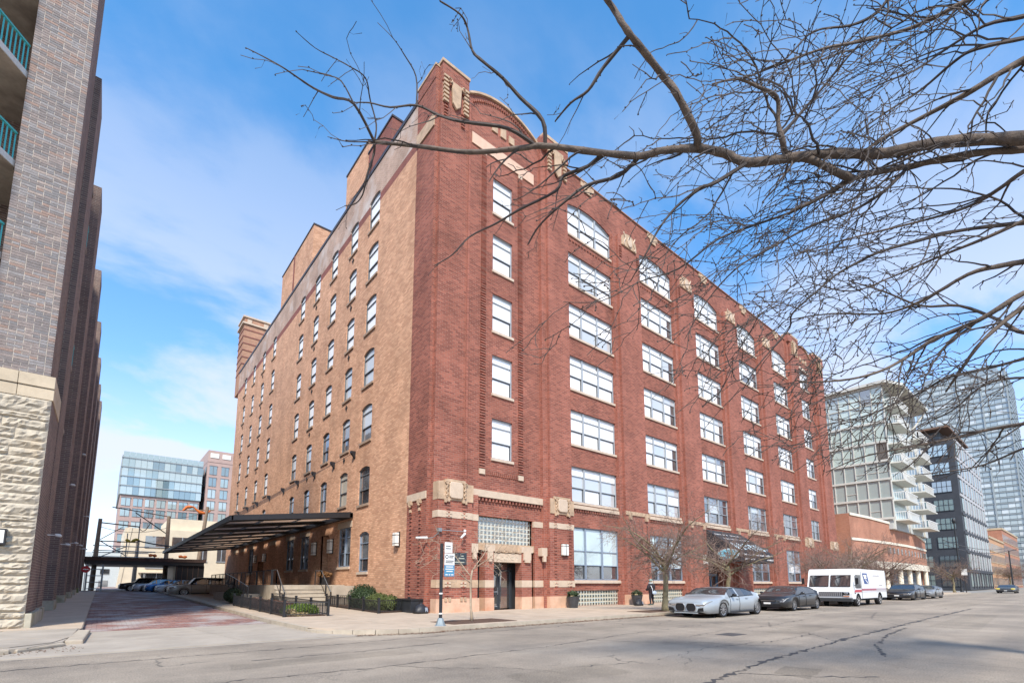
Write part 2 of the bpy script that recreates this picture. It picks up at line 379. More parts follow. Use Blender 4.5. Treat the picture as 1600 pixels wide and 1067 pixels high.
def patch(pts, m):
    P = []
    for a, c in zip(pts, pts[1:] + pts[:1]):
        n = max(3, int(math.dist(a, c) / .2))
        for i in range(n): P.append((a[0] + (c[0] - a[0]) * i / n + rngr.gauss(0, .02), a[1] + (c[1] - a[1]) * i / n + rngr.gauss(0, .02), .002))
    MB().poly(P).obj("asphalt_patch", m, road, org=(0, 0, 0))
patch([(17.5, 6.3), (21.5, 6.5), (21.3, 7.6), (17.3, 7.4)], PB); patch([(5.4, 5.9), (7.6, 5.6), (7.9, 6.7), (5.6, 6.9)], PB); patch([(24, 2.8), (36, 3.4), (36, 4.6), (24, 4.3)], PB); patch([(2.0, 10.6), (6.0, 10.4), (6.1, 11.2), (2.1, 11.3)], PB); patch([(9.4, 3.3), (10.6, 3.5), (10.5, 4.1), (9.5, 3.95)], PA); patch([(13, 11.4), (15.8, 11.5), (15.8, 12.3), (13, 12.2)], PB); patch([(46, 6), (60, 6.3), (60, 8.2), (46, 8)], PB)
MANH = mat("cast_iron_lid", (0.10, 0.095, 0.09), 0.6, 0.4, var=0.3, scale=12, bump=0.5)
tag(MB().box(15.2, 7.4, 0, 16.1, 8.0, .006).obj("drain_cover", MANH), "small rectangular iron utility cover flush in the road, mid-lane ahead of the cars", "utility cover")
# leaf litter along the gutter
LIT = mat("dry_leaf_litter", (0.17, 0.09, 0.055), 0.95, var=0.5, scale=20)
mb = MB(); rl = random.Random(11)
for i in range(5200):
    x = rl.uniform(6.2, 40) if rl.random() < .93 else rl.uniform(-2.5, -.2)
    y = 14.47 - abs(rl.gauss(0, .14)) if x > 0 else 16.3 + rl.gauss(0, .35)
    if 5.5 < x < 9: y = 14.35 + (9 - x) ** 2 * .085 - abs(rl.gauss(0, .12))
    a = rl.uniform(0, 6.28); s = rl.uniform(.012, .04); z = rl.uniform(.006, .035)
    mb.add([(x + cos(a) * s, y + sin(a) * s, z), (x - sin(a) * s * .6, y + cos(a) * s * .6, z + rl.uniform(0, .02)), (x - cos(a) * s, y - sin(a) * s, z), (x + sin(a) * s * .6, y - cos(a) * s * .6, z)], [(0, 1, 2, 3)])
tag(mb.obj("leaf_litter", LIT), "brown dead leaves gathered in the gutter along the kerb", "leaf litter", kind="stuff")

# apron (concrete crossing of the alley mouth): slabs
ap = tag(MB().quad((-2.6, 14.9, .004), (7.2, 14.9, .004), (5.4, 21.8, .004), (-.2, 21.8, .004)).obj("alley_apron", CONC2), kind="structure")
def slab(name, pts, z0, z1, m, parent, g=.006):
    c = Vector((sum(p[0] for p in pts) / len(pts), sum(p[1] for p in pts) / len(pts)))
    q = []
    for p in pts:
        d = c - Vector(p); d = d / max(d.length, 1e-6) * g * 1.4; q.append((p[0] + d.x, p[1] + d.y, z0))
    return MB().prism(q, (0, 0, z1 - z0)).obj(name, m, parent, org=(0, 0, 0))
for pts in ([(-.2, 21.75), (2.6, 21.75), (2.9, 18.6), (-.5, 18.0)], [(2.6, 21.75), (5.35, 21.75), (5.9, 18.9), (2.9, 18.6)], [(-.5, 18.0), (2.9, 18.6), (3.3, 15.15), (-2.0, 15.0)], [(2.9, 18.6), (5.9, 18.9), (7.1, 15.2), (3.3, 15.15)]):
    slab("concrete_slab", pts, .005, .022, CONC2, ap, .012)
# front pavement
KX0 = 8.2
sw = MB(); sw.box(KX0, 14.66, -.05, 120, 22.3, .135)
arc = [(KX0 - 2.62 * sin(a), 14.66 + 2.6 * (1 - cos(a))) for a in [rad(x) for x in range(0, 91, 10)]]
cor = [(KX0 + .01, 22.29), (KX0 + .01, 14.67)] + [(x, y) for x, y in arc] + [(5.58, 22.29)]
sw.prism([(x, y, -.045) for x, y in cor], (0, 0, .178))
pav = tag(sw.obj("sidewalk", CONC), kind="structure")
ys = [14.68, 16.55, 18.45, 20.2, 22.0]
me = None
xs = KX0 + 0.02
slabm = {}
col_i = 0
while xs < 77:
    w = 1.85 if xs < 45 else 3.7
    for j in range(4):
        key = (w, j)
        if key not in slabm:
            h = ys[j + 1] - ys[j]
            slabm[key] = MB().box(.008, .008, 0, w - .008, h - .008, .018).mesh("concrete_slab", CONC)
        link("concrete_slab", slabm[key], pav, (xs, ys[j], .134 + random.uniform(0, .004)))
    xs += w
# corner flags
for pts in ([(KX0, 14.7), (KX0, 18.3), (5.5, 18.3), (5.5, 17.3), (6.2, 15.7), (7.3, 14.9)], [(KX0, 18.35), (KX0, 22.0), (5.5, 22.0), (5.5, 18.35)]):
    slab("concrete_slab", pts, .134, .153, CONC, pav)
# kerb stones along the road and round the corner
km = MB().box(.004, 0, -.1, 1.796, .15, .158).mesh("kerb_stone", KERB)
kerb = tag(MB().box(KX0, 14.53, -.1, 120, 14.64, .12).obj("kerb", KERB), kind="structure")
x = KX0
while x < 76:
    link("kerb_stone", km, kerb, (x, 14.5, random.uniform(-.004, .004))); x += 1.8
for a0 in range(0, 90, 15):
    pi_, po = [], []
    for a in (a0 + .2, a0 + 7.5, a0 + 14.8):
        s, c = sin(rad(a)), cos(rad(a))
        pi_.append((KX0 - 2.60 * s, 14.5 + 2.75 - 2.60 * c, -.1)); po.append((KX0 - 2.75 * s, 14.5 + 2.75 - 2.75 * c, -.1))
    MB().prism(po + pi_[::-1], (0, 0, .258 - (.05 if a0 > 50 else 0))).obj("kerb_stone", KERB, kerb, org=(0, 0, 0))
# alley-side pavement (towards the dock), rising gently
def strip(mb, x0, x1, y0, y1, dz, th=.2, n=1):
    for i in range(n):
        a = y0 + (y1 - y0) * i / n; b = y0 + (y1 - y0) * (i + 1) / n
        mb.add([(x0, a, zg(a) + dz), (x1, a, zg(a) + dz), (x1, b, zg(b) + dz), (x0, b, zg(b) + dz), (x0, a, zg(a) + dz - th), (x1, a, zg(a) + dz - th), (x1, b, zg(b) + dz - th), (x0, b, zg(b) + dz - th)],
               [(0, 1, 2, 3), (4, 7, 6, 5), (0, 4, 5, 1), (1, 5, 6, 2), (2, 6, 7, 3), (3, 7, 4, 0)])
mb = MB(); strip(mb, 5.62, 12.9, 22.3, 80, .135)
pav2 = tag(mb.obj("alley_sidewalk", CONC), kind="structure")
for i in range(14):
    y = 22.03 + i * 1.9
    for x0, x1 in ((5.64, 8.2), (8.21, 10.5), (10.51, 12.8)):
        mb = MB(); strip(mb, x0 + .008, x1 - .008, y + .008, y + 1.892, .152, .02); mb.obj("concrete_slab", CONC, pav2, org=(0, 0, 0))
for i in range(30):
    y = 17.35 + i * 1.9
    mb = MB(); strip(mb, 5.45, 5.6, y, y + 1.885, .158, .3); mb.obj("kerb_stone", KERB, kerb, org=(0, 0, 0))
# pavement of the building on the left, and its crooked old kerb
mb = MB(); mb.prism([(-40, 15.9, -.05), (-2.2, 15.9, -.05), (-1.2, 16.4, -.05), (-.62, 17.6, -.05), (-.45, 21.4, -.05), (-40, 21.4, -.05)], (0, 0, .16)); mb.prism([(-40, 21.4, -.05), (-.45, 21.4, -.05), (-.36, 22.5, -.05), (-40, 22.5, -.05)], (0, 0, .16))
strip(mb, -3.2, -.34, 22.5, 82, .11, .2)
pav3 = tag(mb.obj("corner_sidewalk", CONC2), kind="structure")
for pts in ([(-2.1, 22.3), (-.42, 22.3), (-.5, 18.8), (-3.4, 19.1), (-3.0, 21.0)], [(-3.4, 19.0), (-.52, 18.75), (-.8, 17.3), (-1.5, 16.6), (-4.2, 16.3)], [(-9, 22.3), (-2.2, 22.3), (-3.1, 21), (-3.5, 19.05), (-9, 19.3)], [(-9, 19.25), (-3.5, 19.0), (-4.3, 16.3), (-9, 16.1)]):
    slab("concrete_slab", pts, .112, .128, CONC2, pav3, .02)
for i in range(22):
    y = 22.4 + i * 2.6; mb = MB(); strip(mb, -2.75, -.36, y + .01, y + 2.59, .128, .02); mb.obj("concrete_slab", CONC, pav3, org=(0, 0, 0))
for p, q, r_, s, zt in (((-.60, 17.7), (-.22, 17.6), (-.12, 21.3), (-.44, 21.4), .13), ((-1.5, 16.55), (-1.35, 16.2), (-.55, 17.2), (-.62, 17.6), .10), ((-2.6, 16.05), (-2.5, 15.75), (-1.45, 16.15), (-1.6, 16.5), .12), ((-4.4, 15.95), (-4.4, 15.7), (-2.7, 15.75), (-2.7, 16.0), .10), ((-6.6, 15.95), (-6.6, 15.7), (-4.5, 15.72), (-4.5, 15.95), .13)):
    o = MB().prism([(*p, -.1), (*q, -.1), (*r_, -.1), (*s, -.1)], (0, 0, zt + .1)).obj("kerb_stone", KERB, kerb, org=(0, 0, 0)); bevel(o, .035, 2)
# alley brick paving: setts as geometry
def pavermat(i, c):
    return mat(f"paver_{i}", c, 0.75, var=0.3, scale=5, bump=0.3, spec=0.4, stain=(0.55, 0.46, (0.40, 0.36, 0.34)))  # grey patches are wear, with a wet sheen put into the colour
PV = [pavermat(i, c) for i, c in enumerate([(.29, .14, .11), (.24, .12, .10), (.34, .18, .14), (.22, .13, .12), (.30, .19, .165)])]
JOINT = mat("alley_joint_sand", (0.11, 0.085, 0.07), 0.95, var=0.3, scale=9)
PAVTEX = None
def alley_far():
    m, t, b = _base("alley_brick_far"); nn = t.nodes.new; ll = t.links.new
    g = nn("ShaderNodeNewGeometry"); br = nn("ShaderNodeTexBrick"); br.inputs["Scale"].default_value = 1; br.inputs["Brick Width"].default_value = .3; br.inputs["Row Height"].default_value = .16; br.inputs["Mortar Size"].default_value = .022
    br.inputs["Color1"].default_value = (.27, .14, .11, 1); br.inputs["Color2"].default_value = (.20, .10, .085, 1); br.inputs["Mortar"].default_value = (.11, .085, .07, 1)
    ll(g.outputs["Position"], br.inputs[0])
    n2 = nn("ShaderNodeTexNoise"); n2.inputs["Scale"].default_value = .55; n2.inputs["Detail"].default_value = 4; ll(g.outputs["Position"], n2.inputs["Vector"])
    r2 = nn("ShaderNodeValToRGB"); r2.color_ramp.elements[0].position = .46; r2.color_ramp.elements[1].position = .64; ll(n2.outputs[0], r2.inputs[0])
    mm = nn("ShaderNodeMixRGB"); mm.inputs[2].default_value = (.40, .36, .34, 1); ll(r2.outputs[0], mm.inputs[0]); ll(br.outputs[0], mm.inputs[1]); ll(mm.outputs[0], b.inputs["Base Color"])  # same grey wear and painted sheen for the far paving
    b.inputs["Roughness"].default_value = .85
    return m
mb = MB(); strip(mb, -.42, 5.5, 21.7, 46.05, -.006, .1); alley_bed = tag(mb.obj("alley_bedding", JOINT), kind="structure"); mb = MB(); strip(mb, -.42, 5.5, 46.05, 160, .008, .1)
alley = tag(mb.obj("alley_paving", alley_far()), kind="structure")
rp_ = random.Random(21); nb = 0; rest = [MB() for _ in PV]
brm = [MB().add(MB().box(-.136, -.064, -.05, .136, .064, .0).v, MB().box(-.136, -.064, -.05, .136, .064, .0).f).mesh("brick", m) for m in PV]
row = 0; y = 21.78
while y < 46:
    x = -.42 + (.15 if row % 2 else 0) + .15
    while x < 5.4:
        k = rp_.randrange(5); dz = rp_.uniform(-.006, .007); tx, ty = rp_.uniform(-.025, .025), rp_.uniform(-.03, .03)
        wob = .02 * sin(x * 1.7 + row * .05)
        if nb < 300:
            o = link("brick", brm[k], alley, (x, y + .08 + wob, zg(y) + .012 + dz)); o.rotation_euler = (tx, ty, rp_.uniform(-.03, .03)); nb += 1
        else:
            z = zg(y) + .012 + dz
            q = [(x - .136, y + .016 + wob, z + tx * .07 - ty * .1), (x + .136, y + .016 + wob, z + tx * .07 + ty * .1), (x + .136, y + .144 + wob, z - tx * .07 + ty * .1), (x - .136, y + .144 + wob, z - tx * .07 - ty * .1)]
            rest[k].add(q + [(a, b_, c - .03) for a, b_, c in q], [(0, 1, 2, 3), (0, 4, 5, 1), (1, 5, 6, 2), (2, 6, 7, 3), (3, 7, 4, 0)])
        x += .3
    y += .16; row += 1
for k, r_ in enumerate(rest): tag(r_.obj("brick_paving", PV[k], alley, org=(0, 0, 0)), kind="stuff")
# ------------------------------------------------------------------ main brick warehouse
FY = 22.0; SX = 12.81; SYR = 24.4; EX = 75.0; EY = 76.0; TOPZ = 31.75; PF = 21.55
BLD = thing("brick_warehouse", "seven storey red brick warehouse with tan side wall and stone cartouches on the corner", "building", (SX, FY, 0.15))
BO = tuple(BLD.location)
def P3(O, U, Nn, u, v, d): return (O[0] + U[0] * u + Nn[0] * d, O[1] + U[1] * u + Nn[1] * d, O[2] + v)
def arcpts(ua, ub, vs, rise, n=10):
    """segmental arch from (ua,vs) to (ub,vs) rising by rise"""
    w = ub - ua; R = (w * w / 4 + rise * rise) / (2 * rise); cz = vs + rise - R; cu = (ua + ub) / 2; a = math.asin(w / 2 / R)
    return [(cu + R * sin(-a + 2 * a * i / n), cz + R * cos(-a + 2 * a * i / n)) for i in range(n + 1)]
def facade(mb, O, U, Nn, u0, u1, v0, v1, ops, reveal=.14):
    """wall sheet with openings (ua,ub,va,vb,rise) and reveals"""
    us = sorted({u0, u1, *[o[0] for o in ops], *[o[1] for o in ops]}); vs = sorted({v0, v1, *[o[2] for o in ops], *[o[3] for o in ops]})
    us = [u for u in us if u0 <= u <= u1]; vs = [v for v in vs if v0 <= v <= v1]
    for a, b in zip(us[:-1], us[1:]):
        for c, d in zip(vs[:-1], vs[1:]):
            mu, mv = (a + b) / 2, (c + d) / 2
            if any(o[0] < mu < o[1] and o[2] < mv < o[3] for o in ops): continue
            mb.quad(P3(O, U, Nn, a, c, 0), P3(O, U, Nn, b, c, 0), P3(O, U, Nn, b, d, 0), P3(O, U, Nn, a, d, 0))
    for o in ops:
        ua, ub, va, vb = o[:4]; rise = o[4] if len(o) > 4 else 0; sp = vb - rise; r = -reveal
        mb.quad(P3(O, U, Nn, ua, va, 0), P3(O, U, Nn, ua, sp, 0), P3(O, U, Nn, ua, sp, r), P3(O, U, Nn, ua, va, r))
        mb.quad(P3(O, U, Nn, ub, va, 0), P3(O, U, Nn, ub, sp, 0), P3(O, U, Nn, ub, sp, r), P3(O, U, Nn, ub, va, r))
        if not (len(o) > 5 and 'b' in o[5]): mb.quad(P3(O, U, Nn, ua, va, 0), P3(O, U, Nn, ub, va, 0), P3(O, U, Nn, ub, va, r), P3(O, U, Nn, ua, va, r))
        if len(o) > 5 and 't' in o[5]: continue
        if rise:
            ap_ = arcpts(ua, ub, sp, rise)
            for (a, c), (b, d) in zip(ap_[:-1], ap_[1:]):
                mb.quad(P3(O, U, Nn, a, c, 0), P3(O, U, Nn, b, d, 0), P3(O, U, Nn, b, vb, 0), P3(O, U, Nn, a, vb, 0))
                mb.quad(P3(O, U, Nn, a, c, 0), P3(O, U, Nn, b, d, 0), P3(O, U, Nn, b, d, r), P3(O, U, Nn, a, c, r))
        else:
            mb.quad(P3(O, U, Nn, ua, vb, 0), P3(O, U, Nn, ub, vb, 0), P3(O, U, Nn, ub, vb, r), P3(O, U, Nn, ua, vb, r))
FO, FU, FN = (0, FY, 0), (1, 0, 0), (0, -1, 0)
SO, SU, SN = (SX, 0, 0), (0, 1, 0), (-1, 0, 0)
# ---- window prototypes: local x right, z up, -y outwards, origin bottom centre at the glass
PANE_CACHE = {}
def make_window(w, h, cols, rows, mats, rise=0.0, fm=None, fw=.075, mw=.11, bar=.05, dark_rows=(), sill=.2, reveal=.14, silm=None, sash_shade=True, strip_=0):
    """rows: heights of horizontal bars from the bottom; mats[r] material for row r (list per column allowed)"""
    fm = fm or FRAME
    fr = MB(); hw = w / 2; sp = h - rise
    fr.box(-hw, -.05, 0, -hw + fw, .06, sp); fr.box(hw - fw, -.05, 0, hw, .06, sp); fr.box(-hw, -.05, 0, hw, .06, fw)
    ap_ = arcpts(-hw, hw, sp, rise) if rise else [(-hw, h), (hw, h)]
    for (a, c), (b, d) in zip(ap_[:-1], ap_[1:]):
        fr.prism([(a, -.05, c), (b, -.05, d), (b, -.05, d - fw), (a, -.05, c - fw)], (0, .11, 0))
    def top(x):
        if not rise: return h
        for (a, c), (b, d) in zip(ap_[:-1], ap_[1:]):
            if a - 1e-6 <= x <= b + 1e-6: return c + (d - c) * (x - a) / (b - a)
        return sp
    xs_ = [-hw + w * i / cols for i in range(cols + 1)]
    for x in xs_[1:-1]: fr.box(x - mw / 2, -.08, fw, x + mw / 2, .06, top(x) - .02)
    parts = []
    for ci in range(cols):
        a = xs_[ci] + (fw if ci == 0 else mw / 2); b = xs_[ci + 1] - (fw if ci == cols - 1 else mw / 2)
        zs = [fw] + list(rows) + [None]
        for ri in range(len(zs) - 1):
            z0 = zs[ri]; z1 = zs[ri + 1]
            if z1 is not None:
                fr.box(a, -.04, z1 - bar / 2, b, .05, z1 + bar / 2)
            m = mats[ri]; m = m[ci] if isinstance(m, (list, tuple)) else m
            y = .02 if ri else .045
            if z1 is not None: pts = [(a, y, z0), (b, y, z0), (b, y, z1), (a, y, z1)]
            elif rise: pts = [(a, y, z0), (b, y, z0)] + [(x, y, top(x) - fw) for x in [b - (b - a) * i / 5 for i in range(6)]]
            else: pts = [(a, y, z0), (b, y, z0), (b, y, h - fw), (a, y, h - fw)]
            parts.append((pts, m, ri, ci))
    win = link("window", fr.mesh("window", fm))
    for pts, m, ri, ci in parts:
        p = link("pane", MB().poly(pts).mesh("pane", m), win)
    if sash_shade:  # dark sash edging, shaped and coloured as the recess shadow
        sm_ = MB()
        for pts, m, ri, ci in parts:
            if ri: continue
            (a, y, z0), (b, _, z1) = pts[0], pts[2]; q = .04; yq = .03
            sm_.box(a, yq - .02, z1 - q - .03, b, yq + .02, z1 - .02); sm_.box(a, yq - .02, z0, a + q * .6, yq + .02, z1 - .02); sm_.box(b - q * 1.3, yq - .02, z0, b, yq + .02, z1 - .02)
        tag(link("sash_shade", sm_.mesh("sash_shade", SASH_SHADE), win), kind="stuff")
    if strip_:  # dark strip down the right column paints in the pier's reflection
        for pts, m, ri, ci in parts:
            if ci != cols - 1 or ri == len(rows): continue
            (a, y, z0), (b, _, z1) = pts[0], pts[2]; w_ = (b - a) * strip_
            link("pane", MB().quad((b - w_, y - .004, z0), (b, y - .004, z0), (b, y - .004, z1), (b - w_, y - .004, z1)).mesh("pane", GM2), win)  # added strip in front of the real pane, stands in for the pier's reflection
    if sill:
        sm = MB().box(-hw - .06, -reveal - .09, -.16, hw + .06, -.04, -.004)
        link("sill", sm.mesh("sill", silm or SILL), win)
    return win
protos = []
SILLD = mat('soot_darkened_sill', (.34, .24, .17), .85, var=.2, scale=4)
GM2 = glassmat('glass_pier_reflection', (.085, .085, .085), .2, var=.4)  # dark body colour for the painted pier reflection
def proto(*a, **k):
    o = make_window(*a, **k); o.location = (0, 0, -500); protos.append(o); return o
def place(pr, u, v, side=False, reveal=.14, swap=None, parent=None):
    w = pr.copy(); COL.objects.link(w); w.parent = parent or BLD
    x, y = (u, FY + reveal) if not side else (SX + reveal, u)
    w.location = (x - BO[0], y - BO[1], v - BO[2]); w.rotation_euler = (0, 0, -pi / 2 if side else 0)
    for ch in PCH[pr.name]:
        c = ch.copy(); COL.objects.link(c); c.parent = w
        if swap and c.name.startswith("pane"):
            m = swap(ch)
            if m is not None and ch.data.materials[0] is not GM2:
                c.material_slots[0].link = 'OBJECT'; c.material_slots[0].material = m
    return w
PCH = {}
BW = 5.25; BAYX = [23.32 + 8.53 * k for k in range(5)]        # left edges of the five bays
BH = 2.42
FLO = {2: 7.10, 3: 11.08, 4: 15.02, 5: 18.92, 6: 22.86, 7: 26.74}
wA = proto(BW, BH, 3, [1.0, 1.86], [GW, GW, GW], mw=.13)
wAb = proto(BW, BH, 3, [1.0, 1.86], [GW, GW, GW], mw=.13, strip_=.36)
wA7 = proto(BW, 2.66, 3, [1.0, 1.86], [GW, GW, GW2], rise=.52, mw=.13)
wA2 = proto(BW, BH, 3, [1.0, 1.80], [GM, GM, GM], mw=.13)
wA1 = proto(BW, 3.52, 3, [1.0, 1.95], [GD, GI, GI], mw=.13, fm=FRAMEB)
wA1d = proto(BW, 3.52, 3, [1.0, 2.05], [GD, GD, GM], mw=.14, fm=FRAMEB)
wT = proto(1.58, 2.42, 1, [1.02, 1.92], [GW, GW, GW], reveal=.14)
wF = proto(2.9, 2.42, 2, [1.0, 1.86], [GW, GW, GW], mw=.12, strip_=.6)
wS = proto(1.52, 2.45, 1, [.98, 1.95], [GW, GW, GW], rise=.2, fw=.06, fm=FRAMED, silm=SILLD, reveal=.12)
wS1 = proto(1.74, 2.55, 1, [1.0, 2.0], [GW, GW, GW], rise=.2, fw=.06, fm=FRAMED, silm=SILLD, reveal=.12)
wG = proto(2.2, 2.7, 2, [.95, 2.05], [GD, GM, GM], fm=FRAMEB, mw=.14, reveal=.12)
wGn = proto(1.55, 2.6, 1, [.85, 1.85], [GD, GM, GM], rise=.22, fm=FRAMEB, reveal=.12)
bpy.context.view_layer.update()
for p in protos: PCH[p.name] = list(p.children)
rw = random.Random(5)
ops_f = []; ops_t = []
TWX = 17.72; FTX = 68.4
TWZ = [8.92, 12.88, 16.84, 20.80, 24.70]
for z in TWZ: ops_t.append((TWX - .79, TWX + .79, z, z + 2.42, 0))
for k, x in enumerate(BAYX):
    for fl in range(2, 8):
        z = FLO[fl]
        ops_f.append((x, x + BW, z, z + (2.66 if fl == 7 else BH), .52 if fl == 7 else 0))
    if k != 2: ops_f.append((x, x + BW, 1.87, 5.39, 0)); ops_f.append((x + .1, x + BW - .1, .16, 1.2, 0))
    else: ops_f.append((x, x + BW, .15, 4.6, 0))
for fl in range(2, 8): ops_f.append((FTX - 1.45, FTX + 1.45, FLO[fl], FLO[fl] + BH, 0))
# tower sheet (x 13.05..20.4), bays sheet (20.4..EX)
DX0, DX1 = 15.72, 20.15
ops_t += [(DX0, DX1, .15, 5.45, 0)]
mb = MB(); facade(mb, FO, FU, FN, 13.05, 20.55, .1, 31.7, ops_t)
# curved parapet of the near tower
ap_ = arcpts(15.0, 20.85, 31.7, .95, 14)
mb.poly([P3(FO, FU, FN, u, v, 0) for u, v in ap_])
mb.obj("wall", RED, BLD)["label"] = "red brick corner tower wall"
mb = MB(); facade(mb, FO, FU, FN, 20.55, EX, .1, TOPZ, ops_f)
apf = arcpts(66.2, 70.9, TOPZ, .85, 12); mb.poly([P3(FO, FU, FN, u, v, 0) for u, v in apf])
mb.obj("wall", RED, BLD)["label"] = "red brick street front with wide window bays"
# side wall
COLS = [30.5, 34.15, 38.3, 42.5, 46.75, 56.8, 61.45, 66.3, 71.2]
ops_s = []
for i, y in enumerate(COLS):
    for fl in range(2, 8):
        hw, hh = (.87, 2.55) if i == 0 else (.76, 2.45)
        z = FLO[fl] - (.3 if (i == 0 and fl == 2) else 0)
        ops_s.append((y - hw, y + hw, z, z + hh, .2))
GS = [(33.45, 2.2, 2.78, 2.7, wG, 0), (30.15, 1.55, 2.38, 2.6, wGn, .22), (42.2, 2.2, 2.8, 2.7, wG, 0), (46.3, 2.2, 2.8, 2.7, wG, 0), (61.2, 2.2, 2.8, 2.7, wG, 0)]
for y, w, z, h, p, r in GS: ops_s.append((y - w / 2, y + w / 2, z, z + h, r))
ops_s += [(36.6, 38.1, 1.55, 5.25, 0), (55.4, 57.8, 1.55, 4.0, 0)]
tops = [(o[0], o[1], o[2], o[3], o[4]) for o in ops_s if o[3] >= 28.3]
mb = MB(); facade(mb, SO, SU, SN, SYR, EY, .1, 28.25, [o for o in ops_s if o[3] < 28.3] + [(a, b, c, 28.25, 0, 't') for a, b, c, d, r in tops], .12); mb.obj('wall', TAN, BLD)['label'] = 'tan brick side wall along the alley'
mb = MB()
# upper strip of the tan wall, dark band and pale limewashed band, all carrying the top row of windows
edges = [SYR] + [e for a, b, c, d, r in sorted(tops) for e in (a, b)] + [EY]
for ya, yb_ in zip(edges[0::2], edges[1::2]):
    mb = MB(); facade(mb, SO, SU, SN, ya, yb_, 28.25, 28.85, [], 0)
    for e in (ya, yb_): mb.quad((SX, e, 28.25), (SX + .13, e, 28.25), (SX + .13, e, 28.85), (SX, e, 28.85))
    mb.obj("brick_band", BAND, BLD)
mb = MB(); facade(mb, SO, SU, SN, SYR, EY, 28.85, 31.45, [(a, b, 28.85, d, r, 'b') for a, b, c, d, r in tops], .12); mb.obj("brick_band", WASH, BLD)["label"] = "pale limewashed brick band under the roof edge"
# red return on the side
mb = MB(); facade(mb, SO, SU, SN, FY + .25, SYR, .1, 32.3, [], 0); mb.quad((SX, FY + .25, .1), (13.05, FY + .25, .1), (13.05, FY + .25, 32.3), (SX, FY + .25, 32.3)); mb.quad((13.05, FY + .25, .1), (13.05, FY, .1), (13.05, FY, 32.3), (13.05, FY + .25, 32.3))
mb.quad((SX, SYR, 31.4), (SX + 1.2, SYR, 31.4), (SX + 1.2, SYR, 32.3), (SX, SYR, 32.3)); mb.quad((SX + .4, FY + .3, 32.25), (20.5, FY + .3, 31.3), (20.5, SYR, 31.3), (SX + .4, SYR, 32.25))
mb.obj("wall", RED, BLD)["label"] = "red brick return of the corner tower"
# copings, roof, rear walls
MB().box(SX - .06, SYR, 31.45, SX + .4, EY, 31.72).obj("coping", mat("dark_metal_coping", (.05, .04, .04), .5), BLD)
mb = MB(); mb.box(20.6, FY - .1, TOPZ, 66.1, FY + .35, TOPZ + .07); mb.box(70.95, FY - .1, TOPZ, EX + .05, FY + .35, TOPZ + .07); mb.obj("coping", mat("terracotta_coping", (.36, .19, .13), .8, var=.2, scale=3), BLD)
ROOF = mat("roof_felt", (.10, .10, .10), .9)
MB().quad((SX, FY + .3, 30.6), (EX, FY + .3, 30.6), (EX, EY, 30.6), (SX, EY, 30.6)).obj("roof", ROOF, BLD)
MB().quad((EX, FY, .1), (EX, EY, .1), (EX, EY, TOPZ), (EX, FY, TOPZ)).quad((SX, EY, .1), (EX, EY, .1), (EX, EY, TOPZ), (SX, EY, TOPZ)).obj("wall", TAN, BLD)["label"] = "rear and far side walls"
# windows
def sw_up(ch):
    r = rw.random()
    return None if r < .80 else (GW2 if r < .95 else GM)
for z in TWZ: place(wT, TWX, z)
for k, x in enumerate(BAYX):
    for fl in range(2, 8):
        if fl == 7: place(wA7, x + BW / 2, FLO[7], swap=lambda c: None)
        elif fl == 2: place(wA2, x + BW / 2, FLO[2], swap=(lambda c: GW2 if rw.random() < .75 else GW) if k < 2 else (lambda c: rw.choice([GM, GD, GM, GW2])))
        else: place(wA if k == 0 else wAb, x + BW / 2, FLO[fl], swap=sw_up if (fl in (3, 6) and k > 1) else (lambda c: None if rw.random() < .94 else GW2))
    if k == 0: place(wA1, x + BW / 2, 1.87)
    elif k == 1: place(wA1, x + BW / 2, 1.87, swap=lambda c: GD if rw.random() < .3 else None)
    elif k > 2: place(wA1d, x + BW / 2, 1.87, swap=lambda c: rw.choice([None, None, GM, GW2]))
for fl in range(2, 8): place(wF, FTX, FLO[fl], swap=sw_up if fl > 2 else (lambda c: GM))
for i, y in enumerate(COLS):
    for fl in range(2, 8):
        z = FLO[fl] - (.3 if (i == 0 and fl == 2) else 0)
        if fl > 3: s = (lambda c: None) if fl > 4 or i > 1 else (lambda c: GW2)
        elif fl == 3: s = (lambda c: GW2 if rw.random() < .45 else GM) if i < 5 else (lambda c: None if rw.random() < .6 else GM)
        else: s = (lambda c: GB) if i == 1 else (lambda c: rw.choice([GD, GM, GM]))
        place(wS1 if i == 0 else wS, y, z, True, .12, s)
for y, w, z, h, p, r in GS: place(p, y, z, True, .12, None)
for o in protos:
    for c in PCH[o.name]: bpy.data.objects.remove(c)
    bpy.data.objects.remove(o)
# lintels on the side ground floor
for y, w, z, h, p, r in GS:
    if not r: MB().box(SX - .03, y - w / 2 - .2, z + h, SX + .1, y + w / 2 + .2, z + h + .42).obj("lintel", CREAM, BLD)
for y in (52.2, 65.5, 69.5): MB().box(SX - .03, y - 1.2, 5.45, SX + .1, y + 1.2, 5.85).obj("lintel", CREAM, BLD)
# side doors behind the dock
DOORB = mat("dark_door", (.02, .02, .022), .35)
for a, b, z in ((36.6, 38.1, 5.25), (55.4, 57.8, 4.0)):
    d = MB().box(SX + .75, a, 1.55, SX + .8, b, z).obj("door", DOORB, BLD)
    mbx = MB(); mbx.quad((SX, a, 1.55), (SX + .8, a, 1.55), (SX + .8, a, z), (SX, a, z)); mbx.quad((SX, b, 1.55), (SX + .8, b, 1.55), (SX + .8, b, z), (SX, b, z)); mbx.quad((SX, a, z), (SX + .8, a, z), (SX + .8, b, z), (SX, b, z)); mbx.obj("door_reveal", TAN, BLD)
    MB().box(SX + .70, a + .15, 1.7, SX + .75, b - .15, z - 1.2).obj("door_glass", GD, d); MB().cyl((SX + .68, a + .25, 2.5), (SX + .68, a + .25, 2.8), .025).obj("handle", STEEL, d)
